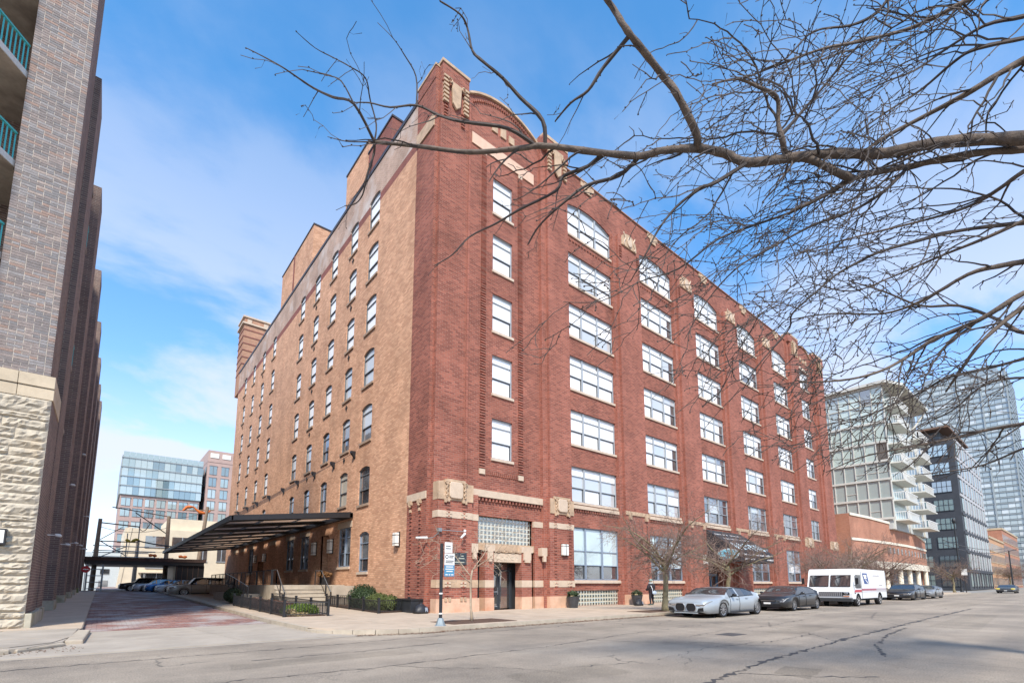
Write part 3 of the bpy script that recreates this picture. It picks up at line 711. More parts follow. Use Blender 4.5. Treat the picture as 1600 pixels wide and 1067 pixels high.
# tie-rod wall plates (small iron stars between windows)
IRON = mat("iron_plate", (.03, .022, .018), .7)
for fl in (3, 4, 5, 6, 7):
    for y in (34.15, 42.5, 61.45, 71.2):
        m = MB(); zc = FLO[fl] - .62
        m.box(SX - .05, y - .17, zc - .05, SX - .005, y + .17, zc + .05); m.box(SX - .06, y - .05, zc - .2, SX - .01, y + .05, zc + .2)
        m.obj("wall_tie", IRON, BLD)
# ---- piers of the street front
def pier(x0, x1, ztop, base=True, dent=True, cart=True, zb=.1):
    m = MB(); s = .42
    m.box(x0, FY - .22, 7.0, x1, FY + .05, ztop); m.box(x0 + s, PF, 7.0, x1 - .05, FY - .22, ztop)
    m.box(x0, FY - .24, .1, x1, FY + .05, 7.0); m.box(x0 + .25, PF - .06, .86, x1 - .02, FY - .24, 7.0)
    o = m.obj("pier", REDP, BLD)
    MB().box(x0 + .22, PF - .09, .1, x1 + .01, FY - .24, .86).obj("plinth", PLINTH, o)
    return o
PIERS = [(20.85, 23.30)] + [(BAYX[k] + BW + .02, BAYX[k + 1] - .02) for k in range(4)] + [(BAYX[4] + BW + .02, BAYX[4] + BW + 3.1), (71.2, 74.6)]
headmb = MB()
def headers(xc, z0, z1, w=.11, y=PF - .06, step=.205, mb_=None):
    dp = .075 if z1 > 10 else .042
    z = z0
    while z < z1:
        (mb_ or headmb).box(xc - w, y - dp, z, xc + w, y + .02, z + .08); z += step
for i, (x0, x1) in enumerate(PIERS):
    tower = i in (0, 5, 6)
    o = pier(x0, x1, 32.55 if tower else 29.0)
    xa, xb = x0 + .25, x1
    for xc in (xa + .5, xb - .38): headers(xc, 1.0, 6.0)
    # capital string block at first-floor level with shield
    yb = PF - .06
    if 1 <= i <= 4:
        c = MB().box(xa + .02, yb - .07, 6.62, xb, yb + .01, 6.9); c.box(xa + .35, yb - .13, 6.3, xa + .65, yb + .01, 6.62); c.box(xb - .65, yb - .13, 6.3, xb - .35, yb + .01, 6.62); c.obj('string_course', STONE, BLD)
    else: c = MB().box(xa + .05, yb - .06, 6.0, xb - .02, yb + .01, 6.95); c.box(xa + .35, yb - .09, 6.95, xb - .35, yb + .01, 7.1); co = c.obj("cartouche", STONE, BLD)
    xm = (xa + xb) / 2
    if not 1 <= i <= 4: sh = MB().prism([(xm - .42, yb - .06, 6.25), (xm - .3, yb - .06, 6.14), (xm + .3, yb - .06, 6.14), (xm + .42, yb - .06, 6.25), (xm + .42, yb - .06, 6.85), (xm + .3, yb - .06, 6.96), (xm - .3, yb - .06, 6.96), (xm - .42, yb - .06, 6.85)], (0, -.10, 0)); bevel(sh.obj("shield", CREAM, co), .03)
    sc = MB()
    for s in (-1, 1):
        pts = [(xm + s * (.56 + .05 * sin(k * 2.2)), yb - .11, 6.2 + k * .075) for k in range(11)]; sc.tube(pts, .045, 6)
        sc.tube([(xm + s * (.60 + .09 * cos(t * .8)), yb - .13, 6.9 + .09 * sin(t * .8)) for t in range(7)], .035, 6)
        sc.box(xm + s * .48 - .08, yb - .14, 5.92, xm + s * .48 + .08, yb - .02, 6.08); sc.box(xm + s * .62 - .05, yb - .12, 5.86, xm + s * .62 + .05, yb - .02, 6.02)
    if not 1 <= i <= 4: tag(sc.obj("scroll", STONE, co), kind="stuff")
    # pale bands with four studs
    for z0, z1 in ((5.06, 5.42), (1.42, 1.82)):
        if i in (0, 5) or z0 < 2: 
            if i not in (0, 6): continue
            b = MB().box(xa - .02, yb - .025, z0, xb + .01, yb + .01, z1).obj("stone_band", CREAM, BLD)
            st = MB()
            for xx in (xa + .42, xa + .62, xb - .62, xb - .42):
                for zz_ in (.09, .25): st.box(xx - .06, yb - .06, z0 + zz_ - .04, xx + .06, yb - .02, z0 + zz_ + .03)
            tag(st.obj("stud", CREAM, b), kind="stuff")
    if tower:
        # tall stone head at the parapet
        y2 = PF - .01
        MB().box(x0 - .02, y2 - .06, 31.5, x1 + .02, FY + .3, 32.35).obj("pier_head", REDP, BLD); hd = MB().box(x0 + .02, y2 - .1, 32.35, x1 - .02, FY + .3, 32.58).box(xm - .6, y2 - .1, 31.6, xm + .6, y2 - .05, 31.9); ho = hd.obj("cartouche", STONE, BLD)
        sp_ = MB().prism([(xm - .3, y2 - .06, 30.1), (xm, y2 - .06, 29.8), (xm + .3, y2 - .06, 30.1), (xm + .36, y2 - .06, 31.5), (xm - .36, y2 - .06, 31.5)], (0, -.12, 0)); bevel(sp_.obj("shield", STONE, ho), .03)
        sc = MB()
        for s in (-1, 1):
            for k in range(6): sc.box(xm + s * .75 - .16, y2 - .12, 30.0 + k * .28, xm + s * .75 + .16, y2 + .0, 30.14 + k * .28)
            sc.tube([(xm + s * (.55 + .12 * cos(t * .9)), y2 - .15, 31.45 + .12 * sin(t * .9)) for t in range(7)], .045, 6)
        tag(sc.obj("scroll", STONE, ho), kind="stuff")
    else:
        y2 = PF
        pts = [(xm - .95, y2 - .10, 28.3), (xm + .95, y2 - .10, 28.3)] + [(xm + .95 * cos(a), y2 - .10, 28.75 + .72 * sin(a)) for a in [pi * t / 8 for t in range(9)]]
        co = MB().prism(pts, (0, .55, 0)).obj("cartouche", STONE, BLD)
        sh = MB().prism([(xm + .3 * cos(t), y2 - .1, 28.8 + .42 * sin(t)) for t in [2 * pi * k / 12 for k in range(12)]], (0, -.09, 0)); bevel(sh.obj("shield", CREAM, co), .03)
        sc = MB()
        for s in (-1, 1): sc.tube([(xm + s * (.62 + .12 * sin(k)), y2 - .13, 28.3 + k * .14) for k in range(9)], .05, 6)
        tag(sc.obj("scroll", CREAM, co), kind="stuff")
        for xc in (xa + .4, xb - .35): headers(xc, 27.2, 28.1, .14, PF)
# first-floor string course of each bay, dentils, parapet blocks, bay sill trim
for k, x in enumerate(BAYX):
    MB().box(x - .02, FY - .16, 6.62, x + BW + .02, FY - .002, 6.86).obj("string_course", CREAM, BLD)
    d = MB()
    for j in range(21): d.box(x + .1 + j * .25, FY - .10, 6.44, x + .22 + j * .25, FY - .003, 6.6)
    tag(d.obj("dentil_course", RED, BLD), kind="stuff")
    MB().box(x - .04, FY - .14, 1.66, x + BW + .04, FY + .02, 1.82).obj("string_course", SILL, BLD) if k != 2 else None
    pb = MB().box(x + BW / 2 - .75, FY - .06, TOPZ - .40, x + BW / 2 + .75, FY + .3, TOPZ + .18); pb.box(x + BW / 2 - .4, FY - .1, TOPZ - .8, x + BW / 2 + .4, FY - .05, TOPZ + .1); pb.obj("parapet_block", STONE, BLD)
    d = MB()
    for j in range(16): d.box(x + .2 + j * .32, FY - .07, 26.2, x + .36 + j * .32, FY - .003, 26.34)
    tag(d.obj("dentil_course", RED, BLD), kind="stuff")
    # relieving corner blocks beside the arched heads
    # brick soldier course over windows
    for fl in range(2, 7): MB().box(x - .02, FY - .015, FLO[fl] + BH + .005, x + BW + .02, FY - .001, FLO[fl] + BH + .27).obj("soldier_course", RED, BLD)
# ---- near tower front
tl = MB().box(15.25, FY - .07, 28.5, 20.35, FY - .002, 29.25).obj("lintel", mat("pink_lintel", (.66, .44, .32), .7, var=.1), BLD)
cop = MB()
for (a, c), (b, d) in zip(arcpts(15.0, 20.85, 31.7, .95, 14)[:-1], arcpts(15.0, 20.85, 31.7, .95, 14)[1:]): cop.prism([(a, FY - .14, c), (b, FY - .14, d), (b, FY - .14, d + .15), (a, FY - .14, c + .15)], (0, .5, 0))
cop.obj("coping", STONE, BLD)
cop = MB()
for (a, c), (b, d) in zip(apf[:-1], apf[1:]): cop.prism([(a, FY - .14, c), (b, FY - .14, d), (b, FY - .14, d + .14), (a, FY - .14, c + .14)], (0, .5, 0))
cop.obj("coping", STONE, BLD)
d = MB()
for (a, c), (b, e) in zip(arcpts(15.3, 20.6, 31.4, .95, 30)[:-1], arcpts(15.3, 20.6, 31.4, .95, 30)[1:]): d.box(a, FY - .09, c - .05, a + .09, FY - .002, c + .12)
tag(d.obj("dentil_course", RED, BLD), kind="stuff")
for xx in (17.0, 17.7, 18.4): MB().box(xx - .22, FY - .08, 30.35, xx + .22, FY - .002, 30.85 + (.2 if xx == 17.7 else 0)).obj("parapet_block", STONE, BLD)
for xx in (67.6, 68.5, 69.4): MB().box(xx - .25, FY - .08, 30.4, xx + .25, FY - .002, 30.95).obj("parapet_block", STONE, BLD)
MB().box(66.9, FY - .07, 29.25, 69.9, FY - .002, 29.6).obj("lintel", SILL, BLD)
# corner pier head
MB().box(13.06, FY - .1, 31.2, 14.95, FY + .6, 32.45).box(SX - .03, FY + .27, 31.5, 13.4, SYR, 32.3).obj("pier_head", RED, BLD); hd = MB().box(13.0, FY - .16, 32.45, 15.0, FY + .65, 32.63); hd.box(SX - .07, FY + .22, 32.3, 13.45, SYR + .05, 32.44)
ho = hd.obj("cartouche", STONE, BLD)
bevel(MB().prism([(13.75, FY - .02, 30.1), (14.02, FY - .02, 29.8), (14.3, FY - .02, 30.1), (14.38, FY - .02, 31.5), (13.67, FY - .02, 31.5)], (0, -.16, 0)).obj("shield", STONE, ho), .03)
sc = MB()
for s in (-1, 1):
    for k in range(7): sc.box(14.02 + s * .72 - .17, FY - .16, 29.9 + k * .27, 14.02 + s * .72 + .17, FY + .0, 30.03 + k * .27)
    sc.tube([(14.02 + s * (.5 + .14 * cos(t * .9)), FY - .2, 31.4 + .14 * sin(t * .9)) for t in range(7)], .05, 6)
tag(sc.obj("scroll", STONE, ho), kind="stuff")
MB().box(SX - .07, FY + .3, 28.3, SX - .002, SYR - .02, 29.1).obj("stone_band", STONE, BLD)
tp = MB().box(14.98, FY - .12, 7.1, 15.12, FY - .002, 31.4).obj("pier_edge", REDP, BLD)
# ladder-like columns of projecting header bricks beside the stair windows
for xc in (16.2, 19.15): headers(xc, 8.2, 28.2, .19, FY - .0, .165)
for xc in (13.35, 14.55): headers(xc, 29.0, 30.0, .12, FY - .02)
tag(headmb.obj("header_bricks", REDP, BLD), kind="stuff")
for xc in (16.2, 19.15): MB().box(xc - .2, FY - .08, 7.85, xc + .2, FY - .002, 8.15).obj("stud", CREAM, BLD); MB().box(xc - .16, FY - .08, 28.25, xc + .16, FY - .002, 28.5).obj("stud", CREAM, BLD)
d = MB()
for j in range(16): d.box(16.5 + j * .155, FY - .05, 7.86, 16.6 + j * .155, FY - .002, 8.1)
tag(d.obj("dentil_course", RED, BLD), kind="stuff")
# base of the corner tower: pilaster with shield, bands, plinth; side face too
bx0, bx1 = 13.05, 15.70; yb = PF - .06
o = MB().box(bx0, yb, .86, bx1 - .5, FY - .002, 6.0).box(bx1 - .5, yb + .12, .86, bx1, FY - .002, 6.5).obj("pier", REDP, BLD)
MB().box(bx0 - .04, yb - .04, .1, bx1 + .02, FY - .002, .86).obj("plinth", PLINTH, BLD)
co = MB().box(bx0 - .02, yb - .05, 6.0, bx1 - .45, FY - .002, 6.95).box(bx0 + .5, yb - .08, 6.95, bx1 - 1.0, FY - .002, 7.12).obj("cartouche", STONE, BLD)
xm = 14.1
bevel(MB().prism([(xm - .42, yb - .05, 6.2), (xm - .3, yb - .05, 6.1), (xm + .3, yb - .05, 6.1), (xm + .42, yb - .05, 6.2), (xm + .42, yb - .05, 6.85), (xm + .3, yb - .05, 6.98), (xm - .3, yb - .05, 6.98), (xm - .42, yb - .05, 6.85)], (0, -.10, 0)).obj("shield", CREAM, co), .03)
sc = MB()
for s in (-1, 1):
    sc.tube([(xm + s * (.57 + .05 * sin(k * 2.2)), yb - .1, 6.15 + k * .08) for k in range(11)], .05, 6)
    sc.tube([(xm + s * (.60 + .09 * cos(t * .8)), yb - .12, 6.9 + .09 * sin(t * .8)) for t in range(7)], .035, 6)
    sc.box(xm + s * .48 - .08, yb - .13, 5.9, xm + s * .48 + .08, yb - .02, 6.06); sc.box(xm + s * .65 - .06, yb - .12, 5.84, xm + s * .65 + .06, yb - .02, 6.0)
tag(sc.obj("scroll", STONE, co), kind="stuff")
hm = MB()
for xc in (bx0 + .62, bx1 - 1.02): headers(xc, 1.0, 5.9, .12, yb, .205, hm)
for zc0 in (.2,):
    z = 1.1
    while z < 5.9:
        for yy in (22.9, 23.9): hm.box(SX - .05, yy - .1, z, SX + .02, yy + .1, z + .075)
        z += .205
tag(hm.obj("header_bricks", REDP, BLD), kind="stuff")
for z0, z1 in ((5.06, 5.42), (1.42, 1.82)):
    b = MB().box(bx0 - .03, yb - .03, z0, bx1 - .5, FY - .001, z1).box(bx1 - .5, yb + .09, z0, bx1 + .01, FY - .001, z1).obj("stone_band", CREAM if z0 > 2 else STONE, BLD)
    st = MB()
    for xx in (bx0 + .52, bx0 + .76, bx1 - 1.16, bx1 - .92):
        for q in (.09, .25): st.box(xx - .07, yb - .06, z0 + q - .05, xx + .07, yb - .02, z0 + q + .04)
    tag(st.obj("stud", CREAM, b), kind="stuff")
for xx in (bx0 + .52, bx0 + .76, bx1 - 1.16, bx1 - .92): MB().box(xx - .07, yb - .09, .72, xx + .07, yb - .02, .92).obj("stud", STONE, BLD)
b = MB().box(SX - .06, FY + .28, 6.1, SX - .002, SYR - .05, 6.5).obj("stone_band", CREAM, BLD)
for yy in (22.9, 23.9):
    k_ = MB(); k_.box(SX - .16, yy - .14, 5.9, SX - .002, yy + .14, 6.12); k_.ell((SX - .1, yy, 5.84), (.08, .1, .1), 8, 5); k_.box(SX - .1, yy - .08, 5.5, SX - .002, yy + .08, 5.66); k_.obj("corbel", STONE, BLD)
# band and string course over the entrance
MB().box(bx1 - .5, FY - .2, 6.5, 20.85, FY - .002, 6.9).obj("string_course", CREAM, BLD)
d = MB()
for j in range(22): d.box(bx1 - .3 + j * .25, FY - .14, 6.3, bx1 - .18 + j * .25, FY - .003, 6.48)
tag(d.obj("dentil_course", RED, BLD), kind="stuff")
# right jamb pilaster of the entrance
MB().box(20.15, FY - .15, .86, 20.95, FY - .001, 5.06).obj("pier", REDP, BLD); MB().box(20.12, FY - .2, .1, 20.98, FY - .001, .86).obj("plinth", PLINTH, BLD)
MB().box(20.12, FY - .18, 5.06, 20.98, FY - .001, 5.42).obj("stone_band", CREAM, BLD); MB().box(20.12, FY - .18, 1.42, 20.98, FY - .001, 1.82).obj("stone_band", CREAM, BLD)
# glass block light over the door
GBK = glassmat("glass_block", (.34, .38, .34), .25, .08); GBC = glassmat("glass_block_core", (.05, .06, .055), .3, .1)
MORT = mat("glass_block_mortar", (.62, .60, .53), .8)
def glass_blocks(x0, x1, z0, z1, nx, nz, y, mortar):
    p = MB().box(x0, y + .03, z0, x1, y + .12, z1).obj("glass_block_panel", mortar, BLD)
    w = (x1 - x0) / nx; h = (z1 - z0) / nz; g = .022
    bm_ = MB(); bm_.add([(-w / 2 + g, 0, -h / 2 + g), (w / 2 - g, 0, -h / 2 + g), (w / 2 - g, 0, h / 2 - g), (-w / 2 + g, 0, h / 2 - g), (-w / 4, -.03, -h / 4), (w / 4, -.03, -h / 4), (w / 4, -.03, h / 4), (-w / 4, -.03, h / 4)],
                        [(0, 1, 5, 4), (1, 2, 6, 5), (2, 3, 7, 6), (3, 0, 4, 7)])
    me_ = bm_.mesh("glass_block", GBK)
    cm = MB().quad((-w / 4, -.03, -h / 4), (w / 4, -.03, -h / 4), (w / 4, -.03, h / 4), (-w / 4, -.03, h / 4))
    me_.materials.append(GBC)
    full = MB(); full.v = bm_.v; full.f = bm_.f + [(4, 5, 6, 7)]
    me2 = full.mesh("glass_block", GBK); me2.materials.append(GBC); me2.polygons[4].material_index = 1
    for i in range(nx):
        for j in range(nz): link("glass_block", me2, p, (x0 + w * (i + .5) - BO[0], y + .028 - BO[1], z0 + h * (j + .5) - BO[2]))
glass_blocks(DX0, DX1, 3.9, 5.45, 16, 6, FY + .25, MORT)
MORT2 = mat("yellowed_mortar", (.60, .55, .42), .85)
for k in (0, 1, 3, 4): glass_blocks(BAYX[k] + .1, BAYX[k] + BW - .1, .16, 1.2, 18 if k < 2 else 12, 4, FY + .1, MORT2)
# entrance surround
MB().box(DX0, FY - .12, 3.5, DX1, FY + .3, 3.9).obj("lintel", STONE, BLD)
for xa_, xb_ in ((DX0 + .55, DX0 + 1.15), (18.95, 19.75)):
    c = MB().box(xa_, FY - .32, .86, xb_, FY + .25, 3.45).obj("pier", REDP, BLD); MB().box(xa_ - .02, FY - .35, .1, xb_ + .02, FY + .25, .86).obj("plinth", PLINTH, BLD); MB().box(xa_ - .015, FY - .34, 1.42, xb_ + .015, FY + .25, 1.82).obj("stone_band", CREAM, BLD)
    MB().box(xa_ - .05, FY - .38, 3.45, xb_ + .05, FY - .1, 3.8).box(xa_ + .12, FY - .42, 3.0, xb_ - .12, FY - .3, 3.45).box(xa_ + .2, FY - .45, 2.86, xb_ - .2, FY - .3, 3.0).obj("corbel", CREAM, BLD)
for xa_ in (15.2, 20.45): MB().box(xa_, FY - .5, 3.3, xa_ + .45, FY - .14, 3.8).box(xa_ + .12, FY - .54, 2.95, xa_ + .33, FY - .4, 3.3).obj("corbel", CREAM, BLD)
ns_ = MB().box(DX0 + 1.15, FY - .3, 2.85, 18.95, FY + .25, 3.35).obj("name_stone", CREAM, BLD)
dr = MB()
for j in range(4): dr.ell((17.1 + j * .53, FY - .33, 3.46), (.07, .05, .07), 8, 5)
for j in range(4): dr.tube([(16.95 + j * .53, FY - .3, 3.44), (17.2 + j * .53, FY - .34, 3.4), (17.42 + j * .53, FY - .3, 3.44)], .035, 5)
tag(dr.obj("drapery_carving", STONE, ns_), kind="stuff")
ENG = mat("shallow_carving", (.60, .52, .41), .8)
gl = MB(); gx = 17.1; rgl = random.Random(2)
for j in range(9):
    hgt = .26 if j in (0, 5) else .18
    gl.box(gx, FY - .312, 2.98, gx + .035, FY - .29, 2.98 + hgt)
    if j % 2 == 0: gl.box(gx, FY - .312, 2.98 + hgt - .04, gx + .11, FY - .29, 2.98 + hgt)
    if j % 3 != 1: gl.box(gx + .09, FY - .312, 2.98, gx + .12, FY - .29, 2.98 + hgt * .8)
    if j % 3 == 0: gl.box(gx, FY - .312, 2.98, gx + .11, FY - .29, 3.015)
    gx += .185
tag(gl.obj("carved_lettering", ENG, ns_), kind="stuff")
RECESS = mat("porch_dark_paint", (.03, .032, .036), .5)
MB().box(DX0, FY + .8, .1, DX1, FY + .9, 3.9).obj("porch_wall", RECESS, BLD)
mbx = MB(); mbx.box(DX0 - .05, FY + .02, .1, DX0, FY + .85, 3.9); mbx.box(DX1, FY + .02, .1, DX1 + .05, FY + .85, 3.9); mbx.box(DX0, FY + .25, 3.45, DX1, FY + .85, 3.6); mbx.obj("porch_side", RED, BLD)
DGR = mat("charcoal_door_paint", (.035, .042, .05), .4, var=.1)
d = MB().box(16.95, FY + .62, .17, 17.95, FY + .7, 2.35).box(16.9, FY + .6, 2.35, 18.95, FY + .72, 2.45).box(17.95, FY + .6, .15, 18.05, FY + .72, 2.4).box(18.8, FY + .6, .15, 18.95, FY + .72, 2.4).obj("entrance_door", DGR, BLD)
for z0, z1 in ((1.2, 2.2), (.35, 1.0)):
    MB().box(17.1, FY + .6, z0, 17.8, FY + .618, z1).obj("door_panel", GD, d); MB().box(17.05, FY + .59, z0 - .06, 17.85, FY + .605, z0 - .02).obj("door_bead", FRAME, d)
MB().box(18.05, FY + .64, .2, 18.8, FY + .66, 2.35).obj("sidelight", GD, d); MB().box(16.95, FY + .64, 2.45, 18.95, FY + .66, 2.95).obj("transom_light", GD, d)
MB().cyl((17.85, FY + .56, 1.0), (17.85, FY + .56, 1.4), .02).obj("handle", STEEL, d)
# side-street entrance in the third bay
x = BAYX[2]
BLUE = mat("blue_door_paint", (.10, .20, .33), .45, var=.1)
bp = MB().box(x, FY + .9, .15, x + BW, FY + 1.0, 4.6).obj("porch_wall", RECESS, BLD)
MB().box(x + BW - 1.0, FY - .1, .15, x + BW, FY + .9, 4.3).obj("pier", REDP, BLD)
d = MB()
for xx in (x + .5, x + 1.5, x + 2.6, x + 3.7): d.box(xx - .06, FY + .7, .15, xx + .06, FY + .88, 2.45)
d.box(x + .44, FY + .7, 2.35, x + 3.76, FY + .88, 2.55); d.box(x + .44, FY + .72, .15, x + 3.76, FY + .86, .4)
d = d.obj("entrance_door", BLUE, BLD)
for a, b in ((x + .56, x + 1.44), (x + 1.56, x + 2.54), (x + 2.66, x + 3.64)): MB().box(a, FY + .78, .4, b, FY + .8, 2.35).obj("pane", GD, d)
MB().box(x + .5, FY + .8, 2.6, x + 3.7, FY + .82, 3.5).obj("transom_light", GD, d)
gl = MB()
for j in range(13):
    if j in (2, 7): continue
    gl.box(x + 1.0 + j * .15, FY + .77, 2.88, x + 1.05 + j * .15, FY + .79, 2.98 + (.08 if j in (0, 3, 8) else 0)); gl.box(x + 1.0 + j * .15, FY + .77, 2.9, x + 1.1 + j * .15, FY + .79, 2.93)
tag(gl.obj("transom_lettering", mat("white_vinyl", (.7, .7, .68), .5), d), kind="stuff")
# rooftop volumes
def roofbox(x0, y0, x1, y1, z1, m, lab):
    o = MB().box(x0, y0, 30.0, x1, y1, z1).obj("penthouse", m, BLD); o["label"] = lab
    MB().box(x0 - .06, y0 - .06, z1, x1 + .06, y1 + .06, z1 + .14).obj("coping", MATS["dark_metal_coping"], o); return o
roofbox(12.95, 28.4, 17.5, 32.35, 34.0, BAND, "red brick stair head on the roof")
roofbox(12.93, 32.36, 17.5, 36.7, 35.1, TAN, "tan brick lift housing on the roof")
roofbox(12.95, 45.1, 16.0, 55.8, 36.0, TAN, "long tan brick tank house on the roof")
MB().box(12.9, 51.0, 31.5, 12.94, 51.35, 36.0).obj("pilaster_strip", BAND, BLD)
MB().box(16.0, 42.9, 30.5, 18.2, 45.2, 33.6).obj("plant_screen", mat("grey_sheet_metal", (.32, .30, .29), .5, .3), BLD)
ch = MB().box(12.95, 76.0, 29, 16.6, 79.5, 40.2).obj("stair_tower", brickmat("orange_brick", (.50, .25, .15), (.42, .2, .12), (.45, .32, .24)), BLD); ch["label"] = "tall square brick tower with dark bands at the back corner"
for k in range(8): MB().box(12.9, 75.95, 32.0 + k * 1.05, 16.65, 79.55, 32.16 + k * 1.05).obj("band", BAND, ch)
MB().box(12.7, 75.8, 39.2, 16.8, 79.7, 39.45).box(12.75, 75.85, 40.2, 16.75, 79.65, 40.45).obj("cornice", CREAM, ch)
for q in (13.6, 15.8): MB().box(q - .3, 75.9, 39.5, q + .3, 75.98, 40.0).obj("stud", CREAM, ch)
# ------------------------------------------------------------------ neighbour on the left: purple-brown brick flats with stone base
LB = thing("brick_apartment_block", "dark purple brown brick apartment block with rough stone base at the left edge", "building", (-1.95, 23.2, 0.1))
PURPM = brickmat("purple_brick", (.235, .165, .150), (.165, .125, .125), (.36, .31, .27), bw=.40, bh=.10, ms=.012, var=.2, bump=.5)
PURPS = brickmat("purple_brick_side", (.24, .165, .14), (.165, .115, .105), (.36, .31, .26), bw=.40, bh=.10, ms=.012, var=.2, bump=.5)
BRK = [mat(f"purple_brick_{i}", c, .8, var=.2, scale=9, bump=.25) for i, c in enumerate([(.25, .205, .19), (.195, .168, .162), (.26, .24, .238), (.285, .195, .16), (.19, .178, .18), (.32, .26, .23)])]
MORTL = mat("pale_mortar", (.52, .46, .39), .9, var=.12, scale=8)
LZ = 24.1; PX0, PX1 = -3.55, -2.0
def wallbox(mb, x0, y0, z0, x1, y1, z1): mb.box(x0, y0, z0, x1, y1, z1)
# near pier (street face at y=23.2): core in mortar colour, bricks laid on it
core = MB().box(PX0 + .012, 23.212, 8.9, PX1 - .012, 26.0, 34.0).obj("pier_core", MORTL, LB)
MB().box(PX1 - .012, 23.215, 8.9, PX1, 26.0, 34.0).obj("pier_side", PURPS, LB)
MB().box(PX0, 23.215, 8.9, PX0 + .012, 26.0, 34.0).obj("pier_side", PURPS, LB)
bw, bh = .376, .083
meshes = [[MB().box(0, 0, 0, w, .05, bh).mesh("brick", m) for m in BRK] for w in (bw, bw / 2 - .01)]
rb = random.Random(9); restm = [MB() for _ in BRK]; cnt = 0; row = 0; z = 8.92
LBO = tuple(LB.location)
while z < 33.9:
    x = PX0; first = True; pat = row % 3
    seq = []
    off = (0, .2, .1)[pat] if pat != 2 else .2
    cur = PX0
    if row % 2: seq.append((cur, 1)); cur += .2
    while cur < PX1 - .05:
        w = .4 if cur + .4 <= PX1 + .01 else .2
        if rb.random() < .14 and w > .3: w = .2
        seq.append((cur, 0 if w > .3 else 1)); cur += w
    for xx, ty in seq:
        k = rb.choices(range(6), (5, 4, 3, 2, 2, 1))[0]; dy = rb.uniform(-.004, .004)
        if cnt < 300:
            link("brick", meshes[ty][k], core, (xx + .006 - LBO[0], 23.2 + dy - LBO[1], z - LBO[2])); cnt += 1
        else: restm[k].box(xx + .006, 23.2 + dy, z, xx + .006 + (bw if ty == 0 else bw / 2 - .01), 23.25, z + bh)
    z += .1; row += 1
for k, r_ in enumerate(restm): tag(r_.obj("brickwork", BRK[k], core), kind="stuff")
# stone base of the near pier: string courses, then rock-faced ashlar
LIME = mat("rock_faced_limestone", (.45, .395, .31), .85, var=.3, scale=2.5, bump=.5, bscale=14, stain=(.8, .6, (.44, .36, .26)))
LIMES = mat("dressed_limestone", (.52, .43, .31), .8, var=.14, scale=2.0, bump=.2, stain=(.7, .55, (.40, .32, .22)))
BX0 = -6.5; BX1 = -1.84
base_core = MB().box(BX0, 23.24, .0, BX1 - .02, 27.5, 8.1).obj("stone_base", MORTL, LB)
MB().box(BX1 - .02, 23.26, .55, BX1 - .005, 27.5, 8.1).obj("pier_side", PURPS, LB)
for z0, z1, d in ((8.05, 8.45, .04), (8.47, 8.90, 0.0)):
    xs_ = [BX0, -4.2, -2.75, BX1 + .03]
    for a, b in zip(xs_[:-1], xs_[1:]): bevel(MB().box(a + .006, 23.16 + d, z0, b - .006, 26.2, z1).obj("stone_block", LIMES, LB), .012)
rs = random.Random(4)
def rockblock(x0, x1, z0, z1, y=23.24):
    nx = max(4, int((x1 - x0) / .09)); nz = max(4, int((z1 - z0) / .07)); mb = MB(); vs = []; ph = rs.uniform(0, 6.28)
    for j in range(nz + 1):
        for i in range(nx + 1):
            e = i in (0, nx) or j in (0, nz); u = i / nx; v = j / nz
            dep = 0.0 if e else (.02 + .075 * rs.random() ** 1.4 + .03 * (.5 + .5 * sin(v * 7 + ph + u * 2)))
            vs.append((x0 + (x1 - x0) * u + (0 if e else rs.uniform(-.025, .025)), y - .012 - dep, z0 + (z1 - z0) * v + (0 if e else rs.uniform(-.02, .02))))
    mb.add(vs, [(j * (nx + 1) + i, j * (nx + 1) + i + 1, (j + 1) * (nx + 1) + i + 1, (j + 1) * (nx + 1) + i) for j in range(nz) for i in range(nx)])
    n = len(mb.v)
    mb.add([(x0, y - .012, z0), (x1, y - .012, z0), (x1, y - .012, z1), (x0, y - .012, z1), (x0, y + .05, z0), (x1, y + .05, z0), (x1, y + .05, z1), (x0, y + .05, z1)], [(0, 4, 5, 1), (1, 5, 6, 2), (2, 6, 7, 3), (3, 7, 4, 0)])
    o = mb.obj("stone_block", LIME, LB); return o
z = .12; r_ = 0
while z < 8.0:
    h = rs.choice([.22, .34, .28, .40, .30]); h = min(h, 8.04 - z)
    if 8.04 - z - h < .25: h = 8.04 - z
    x = BX0 + (0 if r_ % 2 else -.0)
    xr = BX1 - .01
    while xr > -4.6:
        w = rs.uniform(.8, 1.7)
        rockblock(max(xr - w, -4.7) + .006, xr - .006, z + .006, z + h - .006); xr -= w
    z += h; r_ += 1
bevel(MB().box(BX1 - .012, 23.2, .0, BX1 + .16, 27.6, .62).obj("plinth", mat("mossy_concrete", (.40, .37, .29), .9, var=.25, scale=2, stain=(.9, .5, (.17, .19, .09))), LB), .02)
